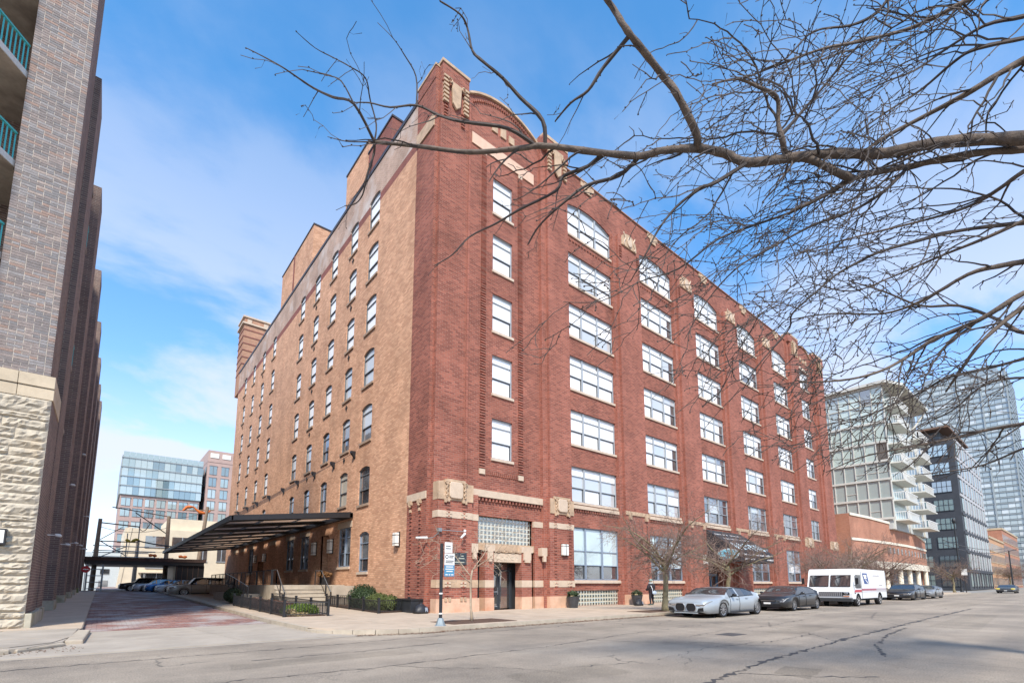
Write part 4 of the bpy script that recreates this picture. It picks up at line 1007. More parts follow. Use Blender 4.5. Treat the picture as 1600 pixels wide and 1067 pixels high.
# alley flank: wall with projecting piers
fl = MB().box(-12, 26.0, .1, -2.85, 83, LZ - .2).obj("wall", PURPS, LB); fl["label"] = "alley flank of purple brick"
MB().box(-12, 26.2, .1, -3.5, 27, 33).obj("wall", PURPM, LB)
PY = [26.5, 34.4, 44.1, 53.2, 62.0, 70.5, 79.0]
for i, y in enumerate(PY):
    MB().box(-2.9, y, .6, -1.8 + (0 if i else -.02), y + 2.4, LZ).obj("pier", PURPS, LB)
    MB().box(-2.9, y - .03, .0, -1.74, y + 2.45, .62 + zg(y)).obj("plinth", MATS["mossy_concrete"], LB)
    if i < 6: MB().box(-2.9, y + 4.4, .6, -2.15, y + 6.0, LZ - 3).obj("pier", PURPS, LB); MB().box(-2.9, y + 4.35, .0, -2.1, y + 6.05, .62 + zg(y)).obj("plinth", MATS["mossy_concrete"], LB)
MB().box(-2.95, 78.8, .1, -1.75, 82, 24.6).obj("pier", PURPS, LB)
# slanted balcony slabs between the piers on the alley side
SLABC = mat("weathered_slab", (.34, .29, .24), .9, var=.25, scale=2, stain=(.7, .5, (.16, .13, .11)))
for i, y in enumerate(PY[:5]):
    for k in range(5):
        z = 8.6 + k * 3.1
        b = MB().box(-2.9, y + 2.5, z, -1.9, y + 4.3, z + .2).obj("balcony", SLABC, LB)
        if k in (1, 3) and i in (0, 2):
            rl_ = MB()
            for q in range(9): rl_.box(-1.94, y + 2.55 + q * .2, z + .2, -1.91, y + 2.58 + q * .2, z + 1.2)
            rl_.box(-1.95, y + 2.5, z + 1.18, -1.9, y + 4.3, z + 1.24)
            tag(rl_.obj("railing", TEAL if k % 2 else BLACKM, b), kind="stuff")
# street-side balconies left of the near pier
for k, z in enumerate((9.3, 12.75, 16.3, 19.9, 23.4, 26.9)):
    b = MB().prism([(-8.5, 22.2, z), (-4.35, 22.2, z), (-3.6, 23.3, z), (-3.6, 26.1, z), (-8.5, 26.1, z)], (0, 0, .26)).obj("balcony", SLABC, LB)
    MB().prism([(-8.52, 22.16, z + .02), (-4.33, 22.16, z + .02), (-3.57, 23.3, z + .02), (-3.6, 23.36, z + .02), (-4.37, 22.24, z + .02), (-8.52, 22.24, z + .02)], (0, 0, .24)).obj("edge_beam", mat("white_edge_paint", (.62, .60, .56), .7, var=.15), b)
    rl_ = MB()
    for q in range(26): rl_.box(-8.4 + q * .16, 22.25, z + .26, -8.37 + q * .16, 22.28, z + 1.3)
    for q in range(9):
        t = q / 8; xx = -4.37 + .72 * t; yy = 22.25 + 1.05 * t; rl_.box(xx - .02, yy - .02, z + .26, xx + .02, yy + .02, z + 1.3)
    rl_.prism([(-8.5, 22.22, z + 1.28), (-4.34, 22.22, z + 1.28), (-3.6, 23.28, z + 1.28), (-3.66, 23.32, z + 1.28), (-4.39, 22.3, z + 1.28), (-8.5, 22.3, z + 1.28)], (0, 0, .07))
    tag(rl_.obj("railing", TEAL, b), kind="stuff")
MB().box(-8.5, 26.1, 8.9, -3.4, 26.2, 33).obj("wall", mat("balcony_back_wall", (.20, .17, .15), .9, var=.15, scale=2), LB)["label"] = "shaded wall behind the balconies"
# bulkhead light on the stone and flood lights down the alley
wl = thing("wall_lamp", "black framed rectangular wall lamp on the rough stone at the far left", "wall lamp", (-2.72, 23.1, 3.15))
MB().box(-2.95, 22.98, 2.9, -2.52, 23.18, 3.42).obj("housing", BLACKM, wl); MB().box(-2.91, 22.965, 2.95, -2.56, 22.982, 3.37).obj("diffuser", WHITEP, wl)
FLOODP = mat("white_fixture_paint", (.72, .71, .68), .5)
fp = [(-1.62, 27.4, 3.6), (-1.62, 35.2, 3.7), (-1.9, 39.6, 7.6), (-1.62, 45.0, 4.4), (-1.9, 49.2, 11.5), (-1.62, 54, 4.8), (-1.62, 63, 5.0), (-1.62, 63.2, 8.2), (-1.62, 71.2, 5.4)]
ordn = ["nearest", "second nearest", "third", "fourth", "fifth", "sixth", "seventh", "eighth", "farthest"]
for i, (x, y, z) in enumerate(fp):
    t = thing("flood_light", f"white flood light on the purple brick alley wall, {ordn[i]} along the alley", "flood light", (x, y, z), group="flood lights along the alley wall")
    MB().box(x - .2, y - .03, z - .02, x + .05, y + .03, z + .02).obj("bracket", FLOODP, t)
    m = MB().prism([(x + .02, y - .13, z - .04), (x + .22, y - .13, z - .08), (x + .25, y - .13, z + .0), (x + .17, y - .13, z + .06), (x + .02, y - .13, z + .06)], (0, .26, 0)); bevel(m.obj("lamp_head", FLOODP, t), .03)
# ------------------------------------------------------------------ buildings down the street
CG1 = glassmat("condo_glass_pale", (.47, .57, .53), .17); CG2 = glassmat("condo_glass_grey", (.34, .41, .40), .22); CG3 = glassmat("condo_glass_dark", (.08, .10, .10), .35)
WHP = mat("white_concrete", (.53, .52, .47), .75, var=.08, scale=1.2); SOF = mat("soffit_cream", (.42, .38, .31), .85, var=.1, scale=.8)
RAILW = mat("white_railing", (.72, .72, .70), .5)
CD = thing("glass_condominium", "white framed glass condominium with stacked balconies and an overhanging roof", "building", (92, 18.75, .15))
cz = [11.8, 14.9, 17.95, 20.85, 23.9, 27.1, 33.0]
MB().box(92.3, 19.05, 10, 116.5, 45, 33.0).obj("wall", mat("condo_core", (.42, .44, .43), .8), CD)
ycol = [18.75 + 1.5 * k for k in range(9)]
rc = random.Random(12)
for i, z in enumerate(cz):
    MB().box(91.95, 18.6, z - .3, 92.2, 34, z + .02).obj("floor_slab", WHP, CD)
MB().box(92.0, 18.6, 30.0, 92.19, 34, 30.12).obj("transom_rail", WHP, CD)
mull = MB().box(91.85, -.11, 0, 92.15, .11, 21.3).mesh("mullion", WHP)
for y in ycol: o = MB().box(92.02, y - .055, 11.8, 92.18, y + .055, 32.7).obj("mullion", WHP, CD)
for i in range(6):
    zs_ = [(cz[i] + .05, cz[i + 1] - .35)] if i < 5 else [(cz[i] + .05, 30.0), (30.18, 32.65)]
    for z0, z1 in zs_:
        for y in ycol[:-1]:
            r = rc.random(); m = (CG1 if i > 2 else CG2) if r < .72 else (CG2 if r < .88 else CG3)
            g = MB().box(92.2, y + .055, z0, 92.22, y + 1.445, z1).obj("window", m, CD)
            if rc.random() < .35: MB().box(92.12, y + .1, z0 + .95, 92.19, y + 1.4, z0 + 1.03).obj("rail", WHP, g)
# roof with deep overhang toward the street
MB().prism([(91.4, 34, 33.0), (91.4, 18.2, 33.0), (96, 16.7, 33.15), (114, 16.7, 33.15), (117, 20, 33.1), (117, 34, 33.0)], (0, 0, .45)).obj("roof", WHP, CD)
MB().prism([(91.6, 33, 32.97), (91.6, 18.4, 32.97), (96, 16.9, 33.12), (113.8, 16.9, 33.12), (116.6, 20, 33.07), (116.6, 33, 32.97)], (0, 0, .02)).obj("soffit", SOF, CD)
for a, b in (((95.5, 18.9, 29.6), (97.5, 17.0, 33.0)), ((112, 18.9, 29.6), (113.5, 17.0, 33.0))): MB().cyl(a, b, .16, n=8).obj("roof_strut", WHP, CD)
# street face and balconies
for i in range(7):
    z = cz[i] if i < 6 else 30.0
    for k, (x0, x1, dep) in enumerate(((93.2, 101.0, 1.7), (104.5, 112.0, 2.2))):
        if i == 6 and k: continue
        zz_ = z - .5 if k == 0 else z - 1.0
        b = MB().prism([(x0, 19.0, zz_), (x1, 19.0, zz_), (x1 + .6, 19.0 - dep, zz_), (x0 + .4, 19.0 - dep, zz_)], (0, 0, .2)).obj("balcony", WHP, CD)
        rl_ = MB(); yy = 19.0 - dep + .06
        for q in range(int((x1 - x0) / .55)): rl_.box(x0 + .5 + q * .55, yy, zz_ + .28, x0 + .56 + q * .55, yy + .05, zz_ + 1.35)
        for q in range(6): rl_.box(x0 + .38, 19.0 - dep + .1 + q * dep / 6, zz_ + .28, x0 + .43, 19.0 - dep + .15 + q * dep / 6, zz_ + 1.35)
        rl_.box(x0 + .36, yy - .02, zz_ + 1.32, x1 + .6, yy + .07, zz_ + 1.42); rl_.box(x0 + .36, yy, zz_ + 1.32, x0 + .45, 19.0, zz_ + 1.42)
        tag(rl_.obj("railing", RAILW, b), kind="stuff")
        MB().box(x0 + .5, 19.0, zz_ + .3, x1, 19.04, zz_ + 2.7).obj("window", CG2 if k else CG1, CD)
for x0 in (92.5, 102.2, 113): MB().box(x0, 18.85, 10, x0 + .7, 19.05, 33).obj("column", WHP, CD)
# podium
OB = brickmat("orange_brick_podium", (.46, .20, .125), (.38, .155, .095), (.42, .26, .19), var=.18)
PD = thing("brick_podium", "orange brick street level podium with cream columns under the condominium", "building", (78, 19.5, .15))
crv = [(78, 20.9), (84, 20.2), (92, 19.6), (100, 19.3), (108, 19.35), (117.5, 19.8)]
tz = [11.3, 11.2, 11.0, 10.7, 10.2, 9.5]
m = MB(); n = len(crv)
m.add([(x, y, 4.9) for x, y in crv] + [(x, y, z) for (x, y), z in zip(crv, tz)], [(i, i + 1, n + i + 1, n + i) for i in range(n - 1)]); m.quad((117.5, 19.8, .1), (117.5, 45, .1), (117.5, 45, 9.5), (117.5, 19.8, 9.5)); m.quad((78, 20.9, .1), (78, 45, .1), (78, 45, 11.3), (78, 20.9, 11.3)); m.add([(x, y, z) for (x, y), z in zip(crv, tz)] + [(x, 45, z) for (x, y), z in zip(crv, tz)], [(i, i + 1, n + i + 1, n + i) for i in range(n - 1)])
m.obj("wall", OB, PD)
def ribbon(z0, z1, out_, mt, nm, zoff=None):
    m = MB(); a = [(x, y - out_) for x, y in crv]
    z0s = [z0] * n if zoff is None else [t + z0 for t in tz]; z1s = [z1] * n if zoff is None else [t + z1 for t in tz]
    m.add([(x, y, z) for (x, y), z in zip(a, z0s)] + [(x, y, z) for (x, y), z in zip(a, z1s)] + [(x, y, z) for (x, y), z in zip(crv, z0s)] + [(x, y, z) for (x, y), z in zip(crv, z1s)],
          [(i, i + 1, n + i + 1, n + i) for i in range(n - 1)] + [(i, i + 1, 2 * n + i + 1, 2 * n + i) for i in range(n - 1)] + [(n + i, n + i + 1, 3 * n + i + 1, 3 * n + i) for i in range(n - 1)])
    return m.obj(nm, mt, PD)
CRM = mat("cream_cladding", (.72, .66, .54), .75, var=.08)
ribbon(3.9, 4.9, .25, CRM, "fascia"); ribbon(-.25, .1, .12, CRM, "coping", 1); ribbon(7.6, 7.95, .1, CRM, "string_course")
for x in range(79, 118, 6):
    y = 20.9 - (x - 78) * .07 if x < 92 else 19.55
    MB().cyl((x, y + .2, .1), (x, y + .2, 4.0), .34, n=12).obj("column", CRM, PD)
    g = MB().box(x + .7, y + 1.3, .15, x + 5.2, y + 1.36, 3.6).obj("shop_window", CG3, PD)
    fm_ = MB()
    for q in range(6): fm_.box(x + .65 + q * .9, y + 1.22, .15, x + .72 + q * .9, y + 1.3, 3.6)
    for zq in (1.2, 2.4, 3.55): fm_.box(x + .65, y + 1.22, zq, x + 5.2, y + 1.3, zq + .06)
    fm_.obj("frame", FRAMEB, g)
MB().box(78, 21.9, .1, 117.4, 22.0, 4.4).obj("wall", CRM, PD)
for q in range(12): MB().box(90.5 + q * 2.2, 19.28 + .06 * abs(q - 5) * .3, 6.2, 91.1 + q * 2.2, 19.9, 7.1).obj("vent_opening", CG3, PD)
# black building
BK = thing("black_office_building", "black brick office block with large gridded windows", "building", (170, 20.6, .15))
BKM = mat("black_cladding", (.035, .038, .045), .6, var=.2, scale=.6); BKG = glassmat("office_glass_green", (.20, .27, .25), .35); WG = mat("sunlit_pier_tone", (.42, .42, .43), .7, var=.1)  # pale piers and spandrels: sunlight on the street face put into colour
bz = [.5 + 5.0 * k for k in range(8)]
MB().box(170, 20.6, .1, 215, 70, 40.4).obj("wall", BKM, BK)
for k in range(8):
    z = 1.0 + 4.95 * k
    for y0, y1 in ((21.9, 25.9), (27.2, 30.2), (31.5, 35.5)):
        w = MB().box(169.9, y0, z, 169.98, y1, z + 3.1).obj("window", BKG if rc.random() < .75 else CG3, BK)
        f_ = MB(); nn_ = int((y1 - y0) / 1.0)
        for q in range(nn_ + 1): f_.box(169.82, y0 + q * (y1 - y0) / nn_ - .06, z, 169.9, y0 + q * (y1 - y0) / nn_ + .06, z + 3.1)
        for zq in (0, 1.5, 3.0): f_.box(169.82, y0, z + zq, 169.9, y1, z + zq + .12)
        f_.obj("frame", BKM, w)
    for q in range(9):
        MB().box(172.5 + q * 4.6, 20.5, z, 175.0 + q * 4.6, 20.57, z + 3.4).obj("window", CG3 if q % 2 else BKG, BK)
        MB().box(175.4 + q * 4.6, 20.42, z - .5, 176.6 + q * 4.6, 20.58, z + 4.0).obj("pier", WG if k > 0 else BKM, BK)
    MB().box(170.5, 20.4, z + 3.7, 214.5, 20.59, z + 4.4).obj("spandrel", WG if k > 3 else BKM, BK)
MB().box(176, 24, 40.4, 205, 40, 43.8).obj("penthouse", mat("penthouse_glass", (.10, .12, .14), .3), BK)
MB().prism([(172, 21.5, 43.8), (205, 21.5, 43.8), (205, 40, 43.8), (172, 40, 43.8)], (0, 0, .5)).obj("roof", mat("brown_soffit", (.16, .085, .05), .7), BK)
# orange brick buildings further along
OB2 = brickmat("amber_brick", (.56, .30, .15), (.48, .24, .12), (.5, .36, .25), var=.15); BUF = brickmat("buff_brick", (.55, .42, .27), (.48, .36, .22), (.5, .42, .32))
def loft(x0, x1, y0, z1, m, lab, rows, n, side=None):
    t = thing("brick_loft_building", lab, "building", (x0, y0, .15))
    MB().box(x0, y0, .1, x1, y0 + 40, z1).obj("wall", m, t); MB().box(x0 - .2, y0 - .25, z1 - .6, x1 + .2, y0 + 40, z1 + .1).obj("cornice", BUF, t)
    if side: MB().box(x0 - .05, y0 + .6, .1, x0 - .01, y0 + 40, z1 - 1).obj("side_wall", side, t)
    hh = (z1 - 2) / rows
    for r in range(rows):
        for q in range(n):
            a = x0 + (x1 - x0) * (q + .22) / n; b = x0 + (x1 - x0) * (q + .78) / n
            MB().box(a, y0 - .04, 1.3 + r * hh, b, y0 - .005, 1.3 + r * hh + hh * .62).obj("window", CG3, t)
        MB().box(x0, y0 - .12, 1.0 + r * hh, x1, y0 - .02, 1.25 + r * hh).obj("string_course", BUF, t)
    return t
loft(226, 268, 21.6, 17.6, OB2, "low amber brick loft building beyond the black office block", 4, 12, BUF)
loft(270, 330, 21.8, 23.5, OB, "taller red amber loft building behind the streetside tree at the far right", 5, 14)
# glass tower far behind
GT = thing("glass_tower", "tall pale blue glass residential tower in the distance at the right", "building", (400, 22, .15))
TG = [glassmat(f"tower_glass_{i}", c, .14) for i, c in enumerate([(.33, .385, .39), (.40, .45, .45), (.28, .33, .34), (.53, .565, .56)])]
TSL = mat("tower_spandrel", (.28, .315, .325), .6, var=.05); 
MB().box(400.5, 22.5, .1, 450, 64, 128).obj("core", TSL, GT)
rt = random.Random(8)
panels = {}
for k in range(37):
    z = 6 + k * 3.3
    MB().box(399.7, 22, z + 2.5, 400.3, 64.4, z + 3.0).obj("spandrel", TSL, GT)
    for q in range(14):
        y = 22.2 + q * 3.0; i = rt.choices(range(4), (5, 4, 3, 2))[0]
        if i not in panels: panels[i] = MB().box(0, 0.08, 0, .3, 2.92, 2.35).mesh("window", TG[i])
        link("window", panels[i], GT, (400.1 - 400, y - 22, z - .15))
for y in (22, 33, 44, 55, 64): MB().box(399.4, y, 2, 400.2, y + .7, 129).obj("fin", TSL, GT)
BLK = glassmat("tower_side_glass", (.22, .27, .30), .12)
for k in range(37):
    z = 6 + k * 3.3
    for q in range(5): MB().box(402 + q * 9.5, 21.6, z, 408.5 + q * 9.5, 22.4, z + 2.2).obj("window", BLK, GT)
MB().box(405, 26, 128, 445, 60, 134).obj("plant_floor", BLK, GT)
# low far blocks closing the street
for x0, x1, y0, y1, h, c, lab in ((520, 560, -40, 20, 26, (.36, .30, .27), "low brown block closing the far end of the street"), (600, 640, -8, 60, 40, (.30, .33, .36), "grey slab block in the far distance at the end of the street")):
    t = thing("distant_building", lab, "building", (x0, (y0 + y1) / 2, 0)); MB().box(x0, y0, 0, x1, y1, h).obj("wall", mat(f"far_{x0}", c, .8, var=.1, scale=.2), t)
    for k in range(int(h / 4)):
        for q in range(int((y1 - y0) / 6)): MB().box(x0 - .1, y0 + q * 6 + 1.5, 1.5 + k * 4, x0 - .02, y0 + q * 6 + 4.5, 4 + k * 4).obj("window", CG3, t)
# ------------------------------------------------------------------ dock, steps, canopy and the far end of the alley
DOCKC = mat("dock_concrete", (.42, .365, .29), .85, var=.15, scale=2, bump=.25, stain=(.9, .55, (.33, .28, .22)))
dock = thing("loading_dock", "raised concrete loading dock with steps along the tan wall", "dock", (10.7, 33, .15))
MB().box(8.35, 33.0, .1, 12.78, 56.5, 1.55).obj("platform", DOCKC, dock)
for i in range(5):
    MB().box(8.35, 33.0 - .36 * (5 - i) + .03, .15 + .233 * i, 11.25, 33.0 - .002, .15 + .233 * (i + 1) - .05).box(8.33, 33.0 - .36 * (5 - i) - .01, .15 + .233 * (i + 1) - .05, 11.26, 33.0 - .003, .15 + .233 * (i + 1)).obj("step", DOCKC, dock)
MB().box(11.27, 31.1, .1, 12.75, 33.0, 1.5).obj("cheek_wall", DOCKC, dock)
MB().box(7.1, 36.5, .1, 8.33, 46, .95).obj("planter_wall", DOCKC, dock)
def railing(name, pts, lab, h=.95, posts=True, mid=None, top=BLACKM, bal=.16, grp=None, loc=None, post_every=1.5, r=.022):
    """handrail: pts = list of base points; balusters between; every post a part"""
    t = thing(name, lab, "railing", loc or pts[0], group=grp)
    MB().tube([(x, y, z + h) for x, y, z in pts], r * 1.3, 8).obj("handrail", top, t); MB().tube([(x, y, z + .12) for x, y, z in pts], r * .8, 6).obj("bottom_rail", BLACKM, t)
    bl = MB(); pm = []
    for a, b in zip(pts[:-1], pts[1:]):
        d = math.dist(a, b); n = max(1, int(d / post_every))
        for i in range(n + 1):
            f = i / n; p = [a[k] + (b[k] - a[k]) * f for k in range(3)]
            MB().box(p[0] - .03, p[1] - .03, p[2], p[0] + .03, p[1] + .03, p[2] + h + .02).obj("post", BLACKM, t)
        if bal:
            n = int(d / bal)
            for i in range(1, n):
                f = i / n; p = [a[k] + (b[k] - a[k]) * f for k in range(3)]
                bl.box(p[0] - .009, p[1] - .009, p[2] + .12, p[0] + .009, p[1] + .009, p[2] + h)
    if bl.v: tag(bl.obj("balusters", BLACKM, t), kind="stuff")
    return t
railing("handrail", [(11.2, 31.15, .15), (11.2, 33.05, 1.55), (11.2, 34.2, 1.55)], "black handrail with steel top on the right of the dock steps", top=STEEL, bal=0, post_every=.9)
railing("handrail", [(8.45, 31.15, .15), (8.45, 33.05, 1.55), (8.45, 34.0, 1.55)], "black handrail with steel top on the left of the dock steps", top=STEEL, bal=0, post_every=.9)
railing("dock_railing", [(8.4, 34.1, 1.55), (8.4, 40, 1.55), (8.4, 52, 1.55), (8.4, 56.3, 1.55)], "long black railing along the edge of the loading dock", bal=.45, post_every=1.5)
railing("ramp_handrail", [(7.2, 34.6, .5), (7.6, 41, 1.1), (7.9, 46, 1.5)], "black ramp railing with a bright handrail beside the planter wall", top=STEEL, bal=.5, post_every=1.3)
# garden beds with low iron fences
def fence(pts, lab, zf, h=.62):
    t = thing("garden_fence", lab, "fence", (pts[0][0], pts[0][1], zf(pts[0][1])), group=None)
    bl = MB()
    for a, b in zip(pts[:-1], pts[1:]):
        d = math.dist(a, b); n = max(1, round(d / 2.3))
        for i in range(n + (1 if b == pts[-1] else 0)):
            f = i / n; x, y = a[0] + (b[0] - a[0]) * f, a[1] + (b[1] - a[1]) * f
            p = MB().box(x - .05, y - .05, zf(y) - .05, x + .05, y + .05, zf(y) + h + .12); p.box(x - .06, y - .06, zf(y) + h + .12, x + .06, y + .06, zf(y) + h + .15); p.obj("post", BLACKM, t)
        n = int(d / .12)
        for i in range(1, n):
            f = i / n; x, y = a[0] + (b[0] - a[0]) * f, a[1] + (b[1] - a[1]) * f; z = zf(y)
            bl.box(x - .009, y - .009, z + .05, x + .009, y + .009, z + h)
        za, zb = zf(a[1]), zf(b[1])
        MB().tube([(a[0], a[1], za + h), (b[0], b[1], zb + h)], .022, 6).obj("rail", BLACKM, t); MB().tube([(a[0], a[1], za + .1), (b[0], b[1], zb + .1)], .018, 6).obj("rail", BLACKM, t)
    tag(bl.obj("pickets", BLACKM, t), kind="stuff"); return t
zp = lambda y: zg(y) + .15
fence([(8.25, 33.0), (8.1, 22.75), (6.3, 23.1), (6.35, 34.0)], "low black iron picket fence round the bed by the alley kerb", zp)
fence([(12.55, 31.0), (10.9, 31.0), (10.65, 22.95), (12.5, 23.3), (12.6, 25.2)], "low black iron picket fence round the shrub bed against the wall", zp)
for nm, pts in (("garden_bed", [(6.4, 23.2), (8.05, 22.9), (8.15, 31.0), (6.45, 34)]), ("garden_bed", [(10.75, 23.05), (12.7, 23.4), (12.7, 30.9), (10.95, 30.9)])):
    tag(MB().prism([(x, y, zg(y) + .11) for x, y in pts], (0, 0, .09)).obj(nm, MULCH), kind="structure")
# shrubs: thousands of small leaves spread over lobed clumps
def leafmat(name, c, v=.4): return mat(name, c, .55, var=v, scale=11, spec=.35)
def shrub(name, lab, cat, lobes, n, leaf, m, seed, stem=True, group=None, twig=None, inner=True):
    rs_ = random.Random(seed); base = (lobes[0][0], lobes[0][1], lobes[0][2] - lobes[0][5]); t = thing(name, lab, cat, base, group=group); lm = MB()
    tot = sum(l[3] * l[4] * l[5] for l in lobes)
    for cx_, cy_, cz_, rx, ry, rz_ in lobes:
        for _ in range(int(n * rx * ry * rz_ / tot)):
            u = rs_.uniform(-1, 1); th = rs_.uniform(0, 2 * pi); rr = rs_.uniform(.72, 1.04) ** .5 * (1 + .13 * sin(5 * th + 3 * u)); s = math.sqrt(1 - u * u)
            p = Vector((cx_ + rx * rr * s * cos(th), cy_ + ry * rr * s * sin(th), max(cz_ + rz_ * rr * u, base[2] + .02)))
            d = Vector((rs_.gauss(0, 1), rs_.gauss(0, 1), rs_.gauss(.4, 1))).normalized(); e = d.orthogonal().normalized(); e.rotate(Matrix.Rotation(rs_.uniform(0, 6.28), 3, d)); s_ = leaf * rs_.uniform(.6, 1.3)
            lm.add([p - d * s_, p + e * s_ * .5, p + d * s_, p - e * s_ * .5], [(0, 1, 2, 3)])
    lm.obj("foliage", m, t)
    if inner:
        im = MB()
        for cx_, cy_, cz_, rx, ry, rz_ in lobes: im.ell((cx_, cy_, max(cz_, base[2] + rz_ * .8)), (rx * .78, ry * .78, rz_ * .78), 12, 8, .12, rs_)
        im.obj("inner_foliage", m, t)
    st = MB()
    for cx_, cy_, cz_, rx, ry, rz_ in lobes:
        for q in range(4): st.tube([(cx_ + rs_.uniform(-.1, .1), cy_ + rs_.uniform(-.1, .1), base[2]), (cx_ + rs_.uniform(-.5, .5) * rx, cy_ + rs_.uniform(-.5, .5) * ry, cz_ + rz_ * .4)], [.015, .006], 4)
    tag(st.obj("stem", BARK, t), kind="stuff")
    return t
YEW = leafmat("dark_evergreen_leaf", (.035, .058, .022)); BOX = leafmat("yellow_green_leaf", (.10, .12, .035)); LIME_ = leafmat("bright_green_leaf", (.10, .15, .025)); BRN = leafmat("dry_brown_twiglet", (.13, .07, .05)); STRAW = leafmat("straw_leaf", (.42, .32, .17)); DRK = leafmat("dark_green_leaf", (.05, .065, .03))
shrub("evergreen_shrub", "tall rounded dark green evergreen bush behind the low fence by the wall", "bush", [(11.55, 26.9, .8, .75, 1.1, .75), (11.9, 27.8, .75, .6, .8, .7), (11.4, 26.0, .65, .55, .6, .6)], 9000, .045, YEW, 1)
shrub("boxwood_shrub", "yellow green rounded bush in front of the taller evergreen by the wall", "bush", [(11.5, 24.9, .6, .6, .75, .48), (11.9, 24.3, .58, .5, .5, .45), (11.9, 25.5, .6, .5, .6, .48)], 8000, .04, BOX, 2)
shrub("low_shrub", "low bright green spreading plant inside the fenced bed at the alley corner", "plant", [(7.2, 23.75, .38, .7, .45, .32), (7.65, 23.9, .35, .4, .4, .28), (6.85, 24.1, .34, .4, .4, .27)], 7000, .04, LIME_, 3)
shrub("dry_shrub", "leafless reddish brown shrub mass filling the long fenced bed", "bush", [(7.1, 26.5, .42, .6, 1.5, .3), (7.1, 29, .45, .6, 1.6, .3), (7.0, 31.6, .5, .55, 1.4, .3)], 9000, .05, BRN, 4, inner=False)
shrub("dry_grass_clump", "pale straw coloured dead grass at the front corner of the fenced bed", "plant", [(6.65, 23.4, .27, .25, .2, .2), (7.05, 23.2, .2, .3, .12, .12)], 900, .07, STRAW, 5, inner=False)
shrub("dark_shrub", "small dark bush at the foot of the planter wall on the alley", "bush", [(6.9, 37.2, .85, .5, .9, .45)], 4000, .05, DRK, 6)
# potted grass by the dock door
pt = thing("dock_planter", "dark pot of rust coloured dry foliage beside the dock door", "planter", (11.9, 34.4, 1.55))
MB().tube([(11.9, 34.4, 1.55), (11.9, 34.4, 2.05)], [.26, .36], 12).obj("pot", BLACKM, pt)
lm = MB(); rs_ = random.Random(3)
for _ in range(900):
    a = rs_.uniform(0, 6.28); r = rs_.uniform(0, .5); p = Vector((11.9 + r * cos(a), 34.4 + r * sin(a), 2.12 + rs_.uniform(0, .35) * (1 - r * .7))); d = Vector((rs_.gauss(0, 1), rs_.gauss(0, 1), rs_.gauss(0, 1))).normalized(); e = d.orthogonal() * .03
    lm.add([p - d * .08, p + e, p + d * .08, p - e], [(0, 1, 2, 3)])
lm.obj("foliage", leafmat("rust_leaf", (.20, .10, .04)), pt)
# steel canopy hung from the wall
cp = thing("steel_canopy", "large black slatted steel canopy hung from the tan wall over the dock", "canopy", (12.8, 32.07, 5.3))
CY0, CY1, CXO = 32.07, 72.5, 5.56
zo, zi = 5.42, 6.28
MB().prism([(12.78, CY0, zi - .18), (12.78, CY0, zi + .16), (CXO, CY0, zo + .16), (CXO, CY0, zo - .12)], (0, .14, 0)).obj("end_beam", BLACKM, cp)
MB().prism([(12.78, CY1, zi - .18), (12.78, CY1, zi + .16), (CXO, CY1, zo + .16), (CXO, CY1, zo - .12)], (0, .14, 0)).obj("end_beam", BLACKM, cp)
MB().box(CXO - .08, CY0, zo - .14, CXO + .08, CY1 + .14, zo + .17).obj("edge_beam", BLACKM, cp); MB().box(12.6, CY0, zi - .2, 12.8, CY1, zi + .1).obj("wall_beam", BLACKM, cp)
CORR = mat("black_roof_sheet", (.012, .012, .013), .5)
def skylight():
    m, t, b = _base("translucent_roof_sheet"); tl_ = t.nodes.new("ShaderNodeBsdfTranslucent"); tl_.inputs[0].default_value = (.62, .52, .44, 1); ms_ = t.nodes.new("ShaderNodeMixShader"); ms_.inputs[0].default_value = .8
    b.inputs["Base Color"].default_value = (.5, .42, .36, 1); b.inputs["Roughness"].default_value = .4
    t.links.new(b.outputs[0], ms_.inputs[1]); t.links.new(tl_.outputs[0], ms_.inputs[2]); t.links.new(ms_.outputs[0], t.nodes["Material Output"].inputs[0]); return m
SKYL = skylight()
y = CY0 + .15; k = 0
while y < CY1 - 1:
    ye = min(y + 3.0, CY1)
    MB().prism([(CXO + .05, y, zo + .06), (12.7, y, zi + .06), (12.7, y, zi + .11), (CXO + .05, y, zo + .11)], (0, ye - y, 0)).obj("slat", CORR, cp)
    MB().prism([(CXO + .05, y - .05, zo + .0), (12.7, y - .05, zi + .0), (12.7, y - .05, zi + .2), (CXO + .05, y - .05, zo + .2)], (0, .08, 0)).obj("rafter", BLACKM, cp)
    # the clear strip is broken into three sheets
    for j in range(3):
        ta, tb = (j + (.04 if j else .12)) / 3, (j + (.90 if j < 2 else .78)) / 3
        MB().prism([(CXO + (12.78 - CXO) * ta, ye + .02, zo + (zi - zo) * ta + .07), (CXO + (12.78 - CXO) * tb, ye + .02, zo + (zi - zo) * tb + .07), (CXO + (12.78 - CXO) * tb, ye + .02, zo + (zi - zo) * tb + .085), (CXO + (12.78 - CXO) * ta, ye + .02, zo + (zi - zo) * ta + .085)], (0, 1.5, 0)).obj("skylight_sheet", SKYL, cp)
    MB().prism([(CXO + .05, ye + .02, zo + .1), (12.7, ye + .02, zi + .1), (12.7, ye + .02, zi + .12), (CXO + .05, ye + .02, zo + .12)], (0, 1.5, 0)) 
    y += 4.6; k += 1
